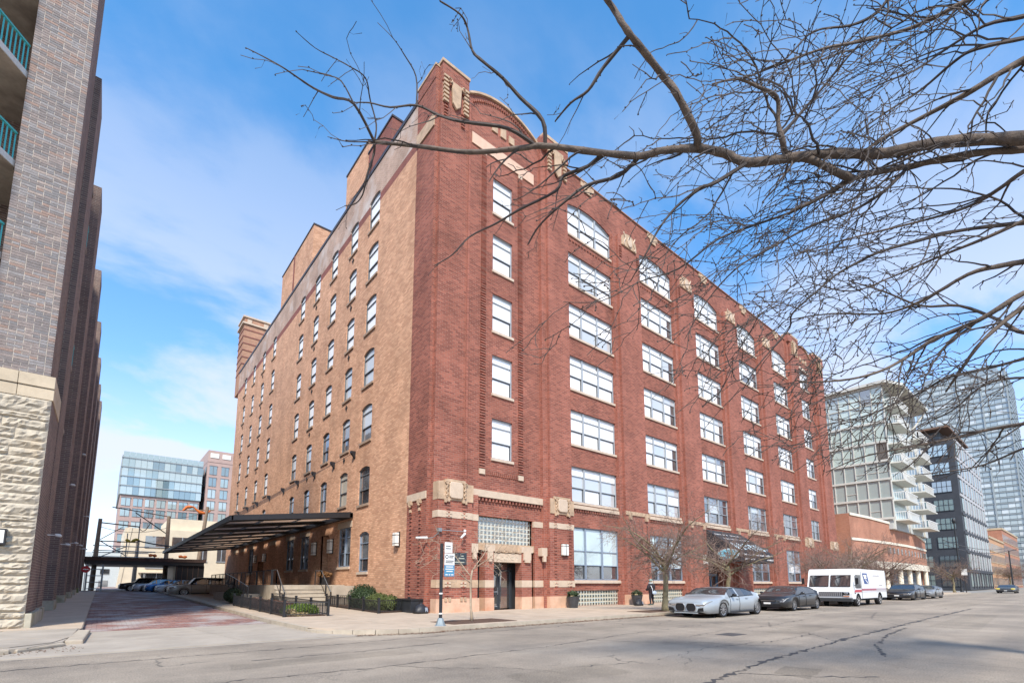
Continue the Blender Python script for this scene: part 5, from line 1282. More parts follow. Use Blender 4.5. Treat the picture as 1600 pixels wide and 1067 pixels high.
for q, y in enumerate((32.2, 36.1, 40.4, 44.8, 49.3, 54.4, 59.6, 64.3, 69.2)):
    MB().tube([(SX - .1, y, 10.62), (CXO + .6, y + 1.0, zo + .25)], .014, 5).obj("tie_rod", BLACKM, cp); pl = MB().box(SX - .32, y - .12, 10.55, SX - .005, y + .12, 10.72); pl.prism([(SX - .3, y - .1, 10.55), (SX - .005, y - .1, 10.55), (SX - .005, y - .1, 10.2)], (0, .2, 0)); pl.obj("anchor", BLACKM, cp)
# sconces on the side wall
def sconce(x, y, z, face, lab, h=.75, w=.42):
    t = thing("wall_sconce", lab, "wall lamp", (x, y, z), group="tall white wall sconces on the warehouse")
    if face == 'x': MB().box(x - .05, y - w / 2 - .03, z - .05, x, y + w / 2 + .03, z + h + .05).obj("back_plate", BLACKM, t); bevel(MB().box(x - .26, y - w / 2, z, x - .05, y + w / 2, z + h).obj("diffuser", WHITEP, t), .02); MB().box(x - .27, y - w / 2 - .01, z + h * .8, x - .05, y + w / 2 + .01, z + h * .84).box(x - .27, y - w / 2 - .01, z + h * .16, x - .05, y + w / 2 + .01, z + h * .2).obj("strap", BLACKM, t)
    else: MB().box(x - w / 2 - .03, y, z - .05, x + w / 2 + .03, y + .05, z + h + .05).obj("back_plate", BLACKM, t) ; bevel(MB().box(x - w / 2, y - .2, z, x + w / 2, y, z + h).obj("diffuser", WHITEP, t), .02); MB().box(x - w / 2 - .01, y - .21, z + h * .82, x + w / 2 + .01, y, z + h * .86).box(x - .02, y - .21, z, x + .02, y - .195, z + h).obj("strap", BLACKM, t)
sconce(SX - .005, 25.35, 3.75, 'x', "white sconce on the tan wall next to the red corner")
sconce(SX - .005, 35.85, 3.85, 'x', "white sconce between the dock door and the paired window near the corner", 1.0, .6)
sconce(SX - .005, 39.4, 3.85, 'x', "white sconce on the far side of the dock door", 1.0, .6)
sconce(SX - .005, 54.7, 3.9, 'x', "white sconce on the near side of the far dock doorway", .8, .6)
sconce(SX - .005, 58.6, 3.9, 'x', "white sconce on the far side of the far dock doorway", .8, .6)
sconce(22.35, PF - .06, 3.4, 'y', "white sconce on the pier beside the corner entrance", .7, .5)
sconce(39.75, PF - .06, 3.3, 'y', "white sconce on the pier beside the black awning", .8, .5)
# --- far end of the alley
zf85 = zg(85)
RUST = mat("rusty_steel", (.10, .06, .045), .8, var=.3, scale=3); WOOD = mat("weathered_pole_wood", (.26, .20, .15), .9, var=.25, scale=4, bump=.4, bscale=25); GALV = mat("galvanised_steel", (.28, .32, .33), .5, .5, var=.15)
dk = thing("alley_shed_roof", "long black shed roof spanning the far end of the brick alley", "shed", (-1.5, 80, zg(80)))
MB().box(-1.7, 80, 4.1, 10.9, 92, 4.55).obj("fascia", CORR, dk); MB().box(-1.9, 79.9, 4.55, 11.1, 92, 5.0).obj("roof", mat("rust_roof", (.06, .035, .028), .9, var=.4, scale=2), dk)
for x in (-1.4, .1): MB().box(x - .09, 80.05, .6, x + .09, 80.23, 4.1).obj("column", GALV, dk)
for z in (1.0, 1.8, 2.6, 3.4): MB().box(-1.4, 80.08, z, .1, 80.16, z + .1).obj("rung", GALV, dk)
MB().box(7.7, 80.3, .6, 11, 92, 4.1).obj("side_wall", CORR, dk)
for q in range(5): MB().box(7.8 + q * .62, 80.2, .7, 7.86 + q * .62, 80.28, 4.1).obj("bar", RUST, dk)
def pole(x, y, h, lab, lean=0, arms=()):
    t = thing("utility_pole", lab, "utility pole", (x, y, zg(y))); MB().tube([(x, y, zg(y) - .2), (x + lean, y, h)], [.32, .22], 10).obj("shaft", WOOD, t)
    for a in arms: MB().tube([a[0], a[1]], a[2], 6).obj("crossarm", a[3], t)
    return t
pole(6.9, 84, 11.2, "weathered wooden utility pole in the middle of the alley beside the parked cars", -.2, [((.4, 84.2, 11.9), (6.9, 84, 11.1), .07, RUST), ((2.9, 84.2, 11.4), (6.7, 84.1, 8.6), .07, BLACKM)])
pole(-.9, 86, 10.4, "mossy wooden pole at the left end of the alley frame", .2, [((-.8, 86, 9.9), (3.6, 86, 9.6), .09, RUST), ((-.9, 86, 7.4), (3.6, 86, 7.4), .08, RUST), ((-.5, 86, 7.6), (1.7, 86, 9.4), .05, RUST)])
pole(10.4, 84, 13.0, "tall utility pole behind the canopy with orange netting at its top", .9, [((8.6, 84, 12.2), (12.2, 84, 12.6), .08, WOOD)])
pole(3.9, 96, 8.5, "short brown timber pole in front of the cream building", 0.1)
g = thing("steel_lattice_frame", "open steel lattice frame behind the black shed roof", "frame", (1.5, 88, 5))
lat = [((-.6, 88, 5), (-.6, 88, 8.2)), ((2.4, 88, 5), (2.4, 88, 8.8)), ((-1.2, 88, 6.0), (5, 88, 6.0)), ((-1.2, 88, 6.9), (5, 88, 6.9)), ((-.6, 88, 5.2), (2.4, 88, 6.9)), ((-.6, 88, 7.6), (2.4, 88, 5.6)), ((-1.2, 90, 5.5), (6, 90, 5.5)), ((-1.2, 91, 6.4), (6, 91, 6.4)), ((3.6, 86, 5), (3.6, 86, 10.8))]
for a, b in lat: MB().tube([a, b], .07, 6).obj("strut", GALV, g)
ORG = mat("orange_tarp", (.62, .16, .03), .7, var=.25, scale=4); YEL = mat("yellow_tarp", (.45, .33, .03), .7, var=.25, scale=4)
def tarp(lab, pts, m):
    t = tag(MB().tube(pts, [.05 + .2 * abs(sin(2.3 * pi * (i + .5) / len(pts))) for i in range(len(pts))], 7).obj("cable_tarp", m), lab, "tarp"); return t
rs_ = random.Random(8)
tarp("orange tarpaulin draped high over the line at the tall pole", [(8.3 + i * .42, 84, 12.2 + .55 * sin(i * .75) + .05 * i + rs_.uniform(-.08, .08)) for i in range(9)], ORG)
tarp("yellow tarpaulin hanging from the lines on the left of the alley", [(2.2 + i * .28, 85, 7.7 - .25 * sin(i * 1.0) - .04 * i) for i in range(6)], YEL)
tarp("round orange bundle on the shed roof left of the pole", [(4.6 + i * .22, 80.2, 5.35 + .05 * sin(i)) for i in range(5)], ORG)
tarp("round orange bundle on the shed roof right of the pole", [(7.9 + i * .24, 80.2, 5.3 + .05 * sin(i * 2)) for i in range(5)], ORG)
def wire(lab, a, b, sag, r=.03, m=BLACKM):
    pts = [(a[0] + (b[0] - a[0]) * i / 10, a[1] + (b[1] - a[1]) * i / 10, a[2] + (b[2] - a[2]) * i / 10 - sag * 4 * (i / 10) * (1 - i / 10)) for i in range(11)]
    tag(MB().tube(pts, r, 5).obj("overhead_wire", m), lab, "wire", "overhead wires at the end of the alley")
wire("thick black cable from the yellow tarp to the right", (3.4, 85, 7.6), (12.7, 80, 6.9), .5, .09)
wire("thin wire between the alley poles just below the cross beam", (-.8, 86, 9.4), (6.8, 84, 9.6), .8)
wire("looped pale cable hanging from the steel cross beam", (3.5, 86, 9.6), (5.0, 85, 11.3), 1.3, .05, WOOD)
wire("wire from the middle pole up to the tall pole", (6.8, 84, 10.9), (11.2, 84, 12.3), .3)
wire("low wire over the shed roof", (-.9, 86, 6.2), (10.6, 84, 6.4), .3)
st = thing("stop_sign", "small red stop sign on the left wall at the far end of the alley", "sign", (-1.55, 77, 3.0))
MB().tube([(-1.5, 77, zg(77)), (-1.5, 77, 3.9)], .04, 6).obj("post", GALV, st)
MB().prism([(-1.45 + .42 * cos(rad(22.5 + 45 * k)), 76.9, 3.35 + .42 * sin(rad(22.5 + 45 * k))) for k in range(8)], (0, .03, 0)).obj("plate", mat("sign_red", (.50, .02, .03), .5), st)
MB().box(-1.7, 76.88, 3.29, -1.2, 76.895, 3.41).obj("lettering", WHITEP, st)
# buildings beyond
CRB = mat("cream_render", (.66, .57, .43), .85, var=.1, scale=.6); GRYB = mat("blue_grey_siding", (.45, .50, .53), .7, var=.06)
cb = thing("cream_building", "cream rendered two storey building at the end of the alley", "building", (2.2, 110, .9))
MB().box(2.6, 110, .5, 40, 130, 11.6).obj("wall", CRB, cb); MB().box(9, 112, 11.6, 30, 128, 14.0).obj("upper_storey", CRB, cb); MB().prism([(2.1, 109.9, .5), (2.6, 109.9, .5), (3.6, 109.9, 11.7), (3.1, 109.9, 11.7)], (0, 4, 0)).obj("buttress", CRB, cb)
for x0, z0, w, h in ((5.6, 8.4, 3.0, 1.9), (9.6, 8.4, 3.2, 1.9), (6.0, 4.6, 4.0, 1.8), (5.5, 1.5, 4.4, 2.2), (17, 6.0, 1.5, 3.0), (14.0, 6.0, 1.3, 3.0)):
    w_ = MB().box(x0, 109.9, z0, x0 + w, 109.98, z0 + h).obj("window", GD, cb); MB().box(x0 + w / 2 - .06, 109.84, z0, x0 + w / 2 + .06, 109.9, z0 + h).box(x0 - .1, 109.8, z0 - .16, x0 + w + .1, 109.98, z0 - .02).obj("frame", FRAME, w_)
MB().box(5, 109.2, 3.6, 10.5, 109.98, 3.8).obj("ledge", CRB, cb)
gb = thing("grey_garage", "pale blue grey sided garage under the shed roof at the alley end", "building", (-.5, 118, 1.0)); MB().box(-4, 118, .5, 2.5, 130, 7.5).obj("wall", GRYB, gb); MB().box(-.2, 117.9, 3.4, 1.1, 117.97, 4.4).obj("window", GD, gb); MB().box(-.3, 117.9, 1.1, 1.0, 117.97, 2.3).obj("window", GD, gb)
PINK = mat("pink_grey_masonry", (.42, .30, .265), .8, var=.1, scale=.5); AG = [glassmat(f"apartment_glass_{i}", c, .2) for i, c in enumerate([(.27, .37, .38), (.20, .31, .34), (.13, .22, .26), (.36, .45, .45)])]
def apart(name, lab, x0, x1, y, zs_, ncol, ww, hh, m, top=None):
    t = thing(name, lab, "building", (x0, y, 0)); MB().box(x0, y, 0, x1, y + 30, zs_[-1] + hh + 1.2).obj("wall", m, t); cw = (x1 - x0) / ncol
    for z in zs_:
        for q in range(ncol):
            xc = x0 + cw * (q + .5); w_ = MB().box(xc - ww / 2, y - .12, z, xc + ww / 2, y - .02, z + hh).obj("window", rc.choice(AG), t); MB().box(xc - .05, y - .2, z, xc + .05, y - .12, z + hh).box(xc - ww / 2 - .1, y - .2, z + hh, xc + ww / 2 + .1, y - .02, z + hh + .14).obj("frame", mat("apartment_frame", (.16, .15, .15), .5), w_)
    return t
g1 = apart("glass_topped_apartments", "mid rise apartment building with a blue green glass upper half beyond the alley", 1.9, 18.2, 150, [2, 5.2, 8.4, 11.6, 14.8, 18.0, 20.6], 7, 1.75, 1.9, PINK)
MB().box(1.6, 149.8, 23.2, 18.4, 180, 33.0).obj("glass_storeys_core", TSL, g1)
for k in range(4):
    z = 23.3 + k * 2.3
    for q in range(14): MB().box(1.8 + q * 1.19, 149.6, z, 2.94 + q * 1.19, 149.78, z + 2.1).obj("pane", rc.choice(AG + [AG[3], AG[3]]), g1)
    MB().box(1.5, 149.4, z + 2.1, 18.5, 149.8, z + 2.3).obj("spandrel", TSL, g1)
for q in range(14): MB().box(1.8 + q * 1.19, 149.6, 32.5, 2.94 + q * 1.19, 149.66, 33.9).obj("roof_screen", AG[0], g1)
g2 = apart("brick_apartment_tower", "taller pink grey masonry apartment tower right of the glass topped block", 19.4, 30.5, 150, [2, 5.2, 8.4, 11.6, 14.8, 18.0, 21.2, 24.4, 27.6, 30.8], 4, 1.7, 2.3, PINK); MB().box(19.4, 149.9, 34.2, 30.5, 180, 37.4).obj("parapet", PINK, g2)
for q in range(4): MB().box(19.9 + q * 2.8, 149.75, 35.4, 21.9 + q * 2.8, 149.88, 36.6).obj("window", WHITEP, g2)
for k in range(10):
    for q in range(4): MB().box(19.3, 151 + q * 4, 2.2 + 3.2 * k, 19.38, 153 + q * 4, 4.2 + 3.2 * k).obj("window", AG[2], g2)
# ------------------------------------------------------------------ things on the pavement and on the walls
ps = thing("parking_sign_pole", "black sign post with white and blue parking notices by the kerb", "sign post", (9.3, 15.0, .15))
MB().tube([(9.3, 15.0, .15), (9.3, 15.0, 3.05)], .06, 8).obj("post", BLACKM, ps); MB().tube([(9.3, 15.0, .15), (9.3, 15.0, .2), (9.3, 15.0, .42)], [.22, .17, .09], 10).obj("base", GALV, ps)
for z in (.55, 1.25): MB().tube([(9.3, 15.0, z), (9.3, 15.0, z + .05)], .067, 8).obj("collar", WHITEP, ps)
SGW = mat("sign_white", (.74, .74, .72), .5); SGB = mat("sign_blue", (.08, .26, .42), .5); SGK = mat("sign_black", (.03, .04, .05), .5)
def plate(nm, x0, x1, z0, z1, m, y=14.9, par=ps): return MB().box(x0, y - .012, z0, x1, y, z1).obj(nm, m, par)
p1 = plate("plate", 9.36, 9.68, 2.72, 3.1, SGW); p2 = plate("plate", 9.36, 9.78, 2.28, 2.70, SGW); p3 = plate("plate", 9.36, 9.78, 1.88, 2.275, SGB)
ink = MB(); ink.tube([(9.45 + .06 * cos(t), 14.885, 2.58 + .06 * sin(t)) for t in [k * .7 for k in range(10)]], .012, 4)
for k, (a, b, z) in enumerate(((9.55, 9.74, 2.6), (9.55, 9.72, 2.54), (9.4, 9.74, 2.42), (9.4, 9.7, 2.36), (9.4, 9.6, 2.95), (9.4, 9.62, 2.86))): ink.box(a, 14.882, z, b, 14.887, z + .025)
tag(ink.obj("print", SGK, ps), kind="stuff")
ink = MB()
for a, b, z in ((9.42, 9.72, 2.2), (9.4, 9.74, 2.12), (9.44, 9.7, 2.04), (9.4, 9.5, 1.92), (9.54, 9.6, 1.92), (9.64, 9.74, 1.92)): ink.box(a, 14.882, z, b, 14.887, z + .035)
tag(ink.obj("print", SGW, ps), kind="stuff")
wp = thing("wall_plaque", "dark plaque with a pale line of lettering on the corner pier", "plaque", (14.35, PF - .07, 2.9))
MB().box(14.0, PF - .11, 2.62, 14.85, PF - .065, 3.25).obj("plate", SGK, wp)
ink = MB()
for a, b, z in ((14.1, 14.7, 2.72), (14.35, 14.7, 2.92), (14.5, 14.65, 3.05)): ink.box(a, PF - .118, z, b, PF - .112, z + .05)
tag(ink.obj("print", mat("plaque_gold", (.42, .44, .36), .5), wp), kind="stuff")
# camera arm on the corner
cm = thing("security_camera", "pair of white security cameras on a bent pipe arm at the building corner", "camera", (13.1, PF, 4.3))
MB().tube([(SX - .1, 22.05, 3.95), (SX + .1, 21.7, 3.98), (13.05, 21.4, 4.2), (13.1, 21.35, 4.36), (14.6, 21.32, 4.36)], .022, 6).obj("arm", GALV, cm); MB().box(13.0, 21.3, 4.28, 13.2, 21.44, 4.45).obj("junction_box", GALV, cm)
for a, b in (((12.15, 22.1, 3.95), (12.75, 22.0, 3.98)), ((14.3, 21.2, 4.0), (14.6, 21.25, 4.25))): MB().tube([a, b], [.05, .07], 8).obj("camera_body", FLOODP, cm)
for k in range(1): MB().ell((14.62, 21.3, 4.4), (.08, .07, .08), 8, 6).obj("mount", FLOODP, cm)
# black planter box and bag at the corner
bxp = thing("black_planter_box", "long low black planter box against the red return of the corner", "planter box", (12.4, 23.3, .15))
MB().box(12.1, 22.35, .15, 12.75, 24.3, .82).obj("box", mat("black_plastic", (.022, .025, .03), .45, var=.25, scale=4), bxp); MB().box(12.06, 22.3, .78, 12.77, 24.35, .85).obj("rim", BLACKM, bxp)
def bag(lab, x, y, z, s, m, m2):
    t = thing("bag", lab, "bag", (x, y, z)); r_ = random.Random(4); n = 16; b = MB(); vs = []
    prof = [(0, .50), (.06, .60), (.2, .62), (.38, .55), (.55, .42), (.68, .27), (.78, .13), (.86, .09), (.95, .16)]
    for zz_, rr in prof:
        for k in range(n): a = 2 * pi * k / n; q = 1 + .10 * sin(5 * a + zz_ * 9) * (zz_ > .05) + r_.uniform(-.06, .06); vs.append((x + s * rr * q * cos(a) * 1.1, y + s * rr * q * sin(a) * .8, z + s * zz_ * (1 + r_.uniform(-.04, .04))))
    b.add(vs, [(i * n + k, i * n + (k + 1) % n, (i + 1) * n + (k + 1) % n, (i + 1) * n + k) for i in range(len(prof) - 1) for k in range(n)]); b.obj("sack", m, t, True)
    MB().add([(x + s * (.12 + .3 * u_), y - s * (.52 - .10 * v_ - .1 * u_), z + s * (.15 + .35 * v_)) for v_ in (0, .5, 1) for u_ in (0, .5, 1)], [(i * 3 + k, i * 3 + k + 1, i * 3 + k + 4, i * 3 + k + 3) for i in range(2) for k in range(2)]).obj("pale_panel", m2, t); return t
BAGK = mat("black_bag_plastic", (.02, .02, .024), .5); BAGP = mat("pale_bag_plastic", (.30, .33, .38), .6)
bag("black plastic bag on the pavement in front of the black planter box", 12.35, 21.75, .15, .6, BAGK, BAGP)
bag("black and pale blue bag on the pavement left of the standing person", 28.2, 20.15, .15, .55, BAGK, BAGP)
def planter(x, y, lab, seed):
    t = thing("street_planter", lab, "planter", (x, y, .15)); MB().tube([(x, y, .15), (x, y, .82), (x, y, .86), (x, y, .78)], [.27, .40, .40, .36], 14).obj("pot", mat("charcoal_pot", (.045, .045, .05), .5, var=.2, scale=5), t)
    lm = MB(); r_ = random.Random(seed)
    for _ in range(700):
        a = r_.uniform(0, 6.28); r = r_.uniform(0, .38); p = Vector((x + r * cos(a), y + r * sin(a), .8 + r_.uniform(0, .42) * (1 - r))); d = Vector((r_.gauss(0, .6), r_.gauss(0, .6), r_.gauss(.6, .6))).normalized(); e = d.orthogonal() * .025
        lm.add([p - d * .09, p + e, p + d * .09, p - e], [(0, 1, 2, 3)])
    lm.obj("foliage", YEW if seed == 1 else DRK, t)
    MB().ell((x - .2, y - .1, .88), (.14, .14, .07), 8, 5, .2, random.Random(3)).obj("pine_sprig", STRAW, t)
planter(22.5, 20.9, "tapered charcoal planter with green sprigs beside the corner entrance", 1)
planter(28.85, 20.75, "tapered charcoal planter behind the bag and next to the standing person", 2)
UB = tag(MB().box(36.6, 20.9, .15, 37.15, 21.2, .75).obj("utility_box", WHITEP), "small white utility box low against the glass blocks", "utility box")
# tree pits
for x0, x1, y0, y1 in ((9.9, 12.9, 15.05, 16.7), (21.6, 24.8, 14.8, 16.2), (29.2, 32.4, 14.8, 16.2)):
    tag(MB().box(x0, y0, .1, x1, y1, .166).obj("tree_pit", MULCH), kind="structure")
# awning over the side entrance
aw = thing("entrance_awning", "black sloped fabric awning with white lettering and pale ovals over the blue doors", "awning", (42.9, 21.4, 4.0))
AWK = mat("black_awning_fabric", (.022, .022, .026), .75, var=.15, scale=3)
ax0, ax1, ay0, ay1 = 40.25, 46.6, FY - .5, FY - 3.4
az0, az1, az2 = 6.35, 4.25, 3.45
MB().prism([(ax0, ay0, az0), (ax0, ay1, az1), (ax0, ay1, az1 - .06), (ax0, ay0, az0 - .06)], (ax1 - ax0, 0, 0)).obj("slope", AWK, aw); MB().box(ax0, ay1 - .03, az2, ax1, ay1 + .03, az1).obj("valance", AWK, aw)
for xx in (ax0, ax1): MB().poly([(xx, ay0, az0 - .03), (xx, ay1, az1 - .03), (xx, ay1, az2), (xx, ay0, az2)]).obj("side_panel", AWK, aw)
def onslope(u, v): return (ax0 + (ax1 - ax0) * u, ay0 + (ay1 - ay0) * v - .012, az0 + (az1 - az0) * v + .022)
AWW = mat("awning_white_print", (.72, .72, .72), .7); AWB = mat("awning_pale_blue_print", (.50, .66, .72), .7); AWD = mat("awning_dark_print", (.06, .12, .16), .7)
ink = MB(); ra = random.Random(6)
for v, u0, u1, hh in ((.17, .06, .80, .075), (.36, .14, .85, .085)):
    u = u0
    while u < u1:
        w = ra.uniform(.012, .026)
        if ra.random() < .85:
            ink.quad(onslope(u, v), onslope(u + w * .5, v), onslope(u + w * .5 + .01, v + hh * ra.uniform(.5, 1)), onslope(u + .01, v + hh * ra.uniform(.5, 1)))
            if ra.random() < .6: ink.quad(onslope(u, v + hh * .4), onslope(u + w * 1.2, v + hh * .4), onslope(u + w * 1.2, v + hh * .55), onslope(u, v + hh * .55))
        u += w + ra.uniform(.006, .014)
for k in range(3):
    z, u0, u1 = ((4.02, .05, .96), (3.66, .07, .40), (3.66, .78, .98))[k]; u = u0
    while u < u1:
        w = ra.uniform(.006, .014); xx = ax0 + (ax1 - ax0) * u; h_ = ra.uniform(.07, .14); ink.box(xx, ay1 - .05, z, xx + w * 6, ay1 - .034, z + h_); u += w + .008
tag(ink.obj("lettering", AWW, aw), kind="stuff")
for u in (.14, .30, .47, .62, .76, .88):
    pts = [onslope(u + .055 * cos(t), .74 + .16 * sin(t)) for t in [2 * pi * k / 14 for k in range(14)]]; o_ = MB().poly(pts).obj("oval_picture", AWB, aw)
    MB().poly([(p[0], p[1] - .006, p[2] + .008) for p in [onslope(u + .02 * cos(t) + .005, .72 + .05 * sin(t)) for t in [2 * pi * k / 8 for k in range(8)]]]).obj("figure", AWD, o_)
ov = thing("oval_sign", "pale blue oval sign on the left side of the black awning", "sign", (40.1, 19.4, 4.1))
MB().prism([(40.12, 19.6 + .95 * cos(t), 4.1 + .48 * sin(t)) for t in [2 * pi * k / 20 for k in range(20)]], (.08, 0, 0)).obj("plate", mat("oval_rim_white", (.62, .70, .72), .6), ov); MB().prism([(40.10, 19.6 + .86 * cos(t), 4.1 + .41 * sin(t)) for t in [2 * pi * k / 20 for k in range(20)]], (.02, 0, 0)).obj("face", mat("oval_sign_blue", (.20, .50, .62), .6), ov)
m = MB(); 
for a, b in (((19.3, 3.9), (19.9, 4.35)), ((19.4, 4.3), (19.75, 3.95)), ((19.6, 4.0), (19.62, 4.32)), ((19.25, 4.2), (19.95, 4.2))): m.tube([(40.09, *a), (40.09, *b)], .02, 4)
tag(m.obj("emblem", AWD, ov), kind="stuff")
tag(MB().box(60.2, FY + .14, 2.75, 61.2, FY + .17, 3.55).obj("window_notice", SGW), "white paper notice taped inside the ground floor window near the truck", "notice")
fl_ = thing("awning_flood_light", "small round lamp on the wall at the right end of the awning", "wall lamp", (46.9, 21.4, 4.25)); MB().ell((46.9, 20.9, 4.3), (.18, .18, .18), 10, 6).obj("lamp_head", WHITEP, fl_); MB().tube([(46.9, 21.5, 4.2), (46.9, 20.95, 4.3)], .04, 6).obj("bracket", BLACKM, fl_)
# ------------------------------------------------------------------ person
def person(x, y, z, lab):
    t = thing("person", lab, "person", (x, y, z))
    W_ = 1.12   # broad winter coat
    body = bpy.data.meshes.new("body")
    J = {'pel': (0, 0, .92), 'wai': (0, 0, 1.08), 'che': (0, -.01, 1.32), 'nek': (0, -.02, 1.48), 'hd0': (0, -.04, 1.56), 'hd1': (0, -.05, 1.66),
         'lh': (-.11, 0, .86), 'lk': (-.13, -.02, .48), 'la': (-.13, .02, .09), 'lt': (-.15, -.16, .04), 'rh': (.11, 0, .86), 'rk': (.13, -.03, .48), 'ra': (.14, .02, .09), 'rt': (.17, -.16, .04),
         'ls': (-.21, 0, 1.40), 'le': (-.31, -.03, 1.13), 'lw': (-.22, -.22, 1.06), 'rs': (.21, 0, 1.40), 're': (.32, -.03, 1.14), 'rw': (.2, -.22, 1.08)}
    R = {'pel': .17, 'wai': .175, 'che': .19, 'nek': .075, 'hd0': .085, 'hd1': .10, 'lh': .105, 'lk': .075, 'la': .05, 'lt': .042, 'rh': .105, 'rk': .075, 'ra': .05, 'rt': .042, 'ls': .095, 'le': .075, 'lw': .05, 'rs': .095, 're': .075, 'rw': .05}
    E_ = [('pel', 'wai'), ('wai', 'che'), ('che', 'nek'), ('nek', 'hd0'), ('hd0', 'hd1'), ('pel', 'lh'), ('lh', 'lk'), ('lk', 'la'), ('la', 'lt'), ('pel', 'rh'), ('rh', 'rk'), ('rk', 'ra'), ('ra', 'rt'), ('che', 'ls'), ('ls', 'le'), ('le', 'lw'), ('che', 'rs'), ('rs', 're'), ('re', 'rw')]
    # facing +y (back to the street): mirror y
    ks = list(J); body.from_pydata([(J[k][0] * W_, -J[k][1], J[k][2]) for k in ks], [(ks.index(a), ks.index(b)) for a, b in E_], [])
    o = link("body", body, t)
    sk = o.modifiers.new("skin", 'SKIN'); sub = o.modifiers.new("sub", 'SUBSURF'); sub.levels = sub.render_levels = 2
    for i, k in enumerate(ks): body.skin_vertices[0].data[i].radius = (R[k] * 1.1, R[k])
    body.skin_vertices[0].data[ks.index('pel')].use_root = True
    body.materials.append(mat("dark_trousers", (.018, .02, .028), .85))
    jk = MB(); prof = [(.84, .20), (.98, .225), (1.15, .23), (1.32, .25), (1.42, .22), (1.48, .13), (1.52, .10)]
    for (za, ra_), (zb, rb_) in zip(prof[:-1], prof[1:]):
        n = 14; va = [(ra_ * 1.12 * cos(2 * pi * k / n), ra_ * .8 * sin(2 * pi * k / n), za) for k in range(n)]; vb = [(rb_ * 1.12 * cos(2 * pi * k / n), rb_ * .8 * sin(2 * pi * k / n), zb) for k in range(n)]; jk.add(va + vb, [(k, (k + 1) % n, n + (k + 1) % n, n + k) for k in range(n)])
    for s in (-1, 1): jk.tube([(s * .22, 0, 1.40), (s * .33, .0, 1.27), (s * .36, .03, 1.12), (s * .30, .14, 1.06), (s * .22, .25, 1.08)], [.11, .105, .095, .085, .07], 9)
    JK = link("jacket", jk.mesh("jacket", mat("black_jacket", (.025, .018, .022), .8), True), t)
    hd = MB(); hd.ell((0, .03, 1.655), (.088, .102, .125), 14, 10); hd.ell((-.092, .03, 1.65), (.015, .03, .035), 6, 5); hd.ell((.092, .03, 1.65), (.015, .03, .035), 6, 5); hd.ell((0, .135, 1.645), (.018, .025, .03), 6, 5); link("head", hd.mesh("head", mat("skin_tone", (.42, .26, .19), .6), True), t)
    cap = MB(); n = 14
    for (za, ra_), (zb, rb_) in zip([(1.66, .118), (1.72, .116), (1.77, .095), (1.80, .045)][:-1], [(1.72, .116), (1.77, .095), (1.80, .045)]):
        cap.add([(ra_ * cos(2 * pi * k / n), .03 + ra_ * 1.1 * sin(2 * pi * k / n), za) for k in range(n)] + [(rb_ * cos(2 * pi * k / n), .03 + rb_ * 1.1 * sin(2 * pi * k / n), zb) for k in range(n)], [(k, (k + 1) % n, n + (k + 1) % n, n + k) for k in range(n)])
    cap.ell((0, .03, 1.80), (.05, .05, .02), 8, 5); link("knit_cap", cap.mesh("knit_cap", mat("grey_green_knit", (.22, .30, .27), .9), True), t)
    sc_ = MB().tube([(.13 * cos(2 * pi * k / 10), .03 + .1 * sin(2 * pi * k / 10), 1.52) for k in range(11)], .05, 7); link("scarf", sc_.mesh("scarf", mat("pale_scarf", (.5, .56, .55), .9), True), t)
    for s in (-1, 1):
        h_ = MB(); h_.ell((s * .2, .30, 1.09), (.04, .055, .03), 8, 6)
        for f in range(4): h_.tube([(s * (.175 + f * .017), .33, 1.10), (s * (.172 + f * .016), .38 - .01 * abs(f - 1.5), 1.085), (s * (.165 + f * .015), .40 - .012 * abs(f - 1.5), 1.055)], [.0095, .009, .0075], 5)
        h_.tube([(s * .165, .285, 1.105), (s * .145, .32, 1.11), (s * .14, .35, 1.10)], [.011, .010, .008], 5); link("hand", h_.mesh("hand", MATS["skin_tone"], True), t)
        sh = MB(); sh.ell((s * .155, .09, .045), (.055, .15, .045), 10, 6); link("shoe", sh.mesh("shoe", mat("grey_green_shoe", (.12, .15, .13), .7), True), t)
    return t
pp = person(29.65, 20.1, .155, "person in a dark jacket and grey knit cap standing with back to the street")
bg_ = thing("shoulder_bag", "pale blue and white shoulder bag worn across the person's back", "bag", (29.65, 19.85, 1.05))
b = MB(); b.ell((29.62, 19.83, 1.0), (.23, .10, .13), 14, 9); link_o = b.obj("pouch", mat("pale_blue_bag", (.46, .56, .68), .6), bg_, True)
MB().tube([(29.48, 19.87, 1.08), (29.45, 19.88, 1.28), (29.42, 19.95, 1.47), (29.48, 20.11, 1.53)], .028, 6).obj("strap", mat("white_strap", (.68, .70, .72), .7), bg_)
MB().tube([(29.78, 19.87, 1.06), (29.90, 19.95, 1.1), (29.92, 20.15, 1.2)], .025, 6).obj("strap", MATS["white_strap"], bg_)
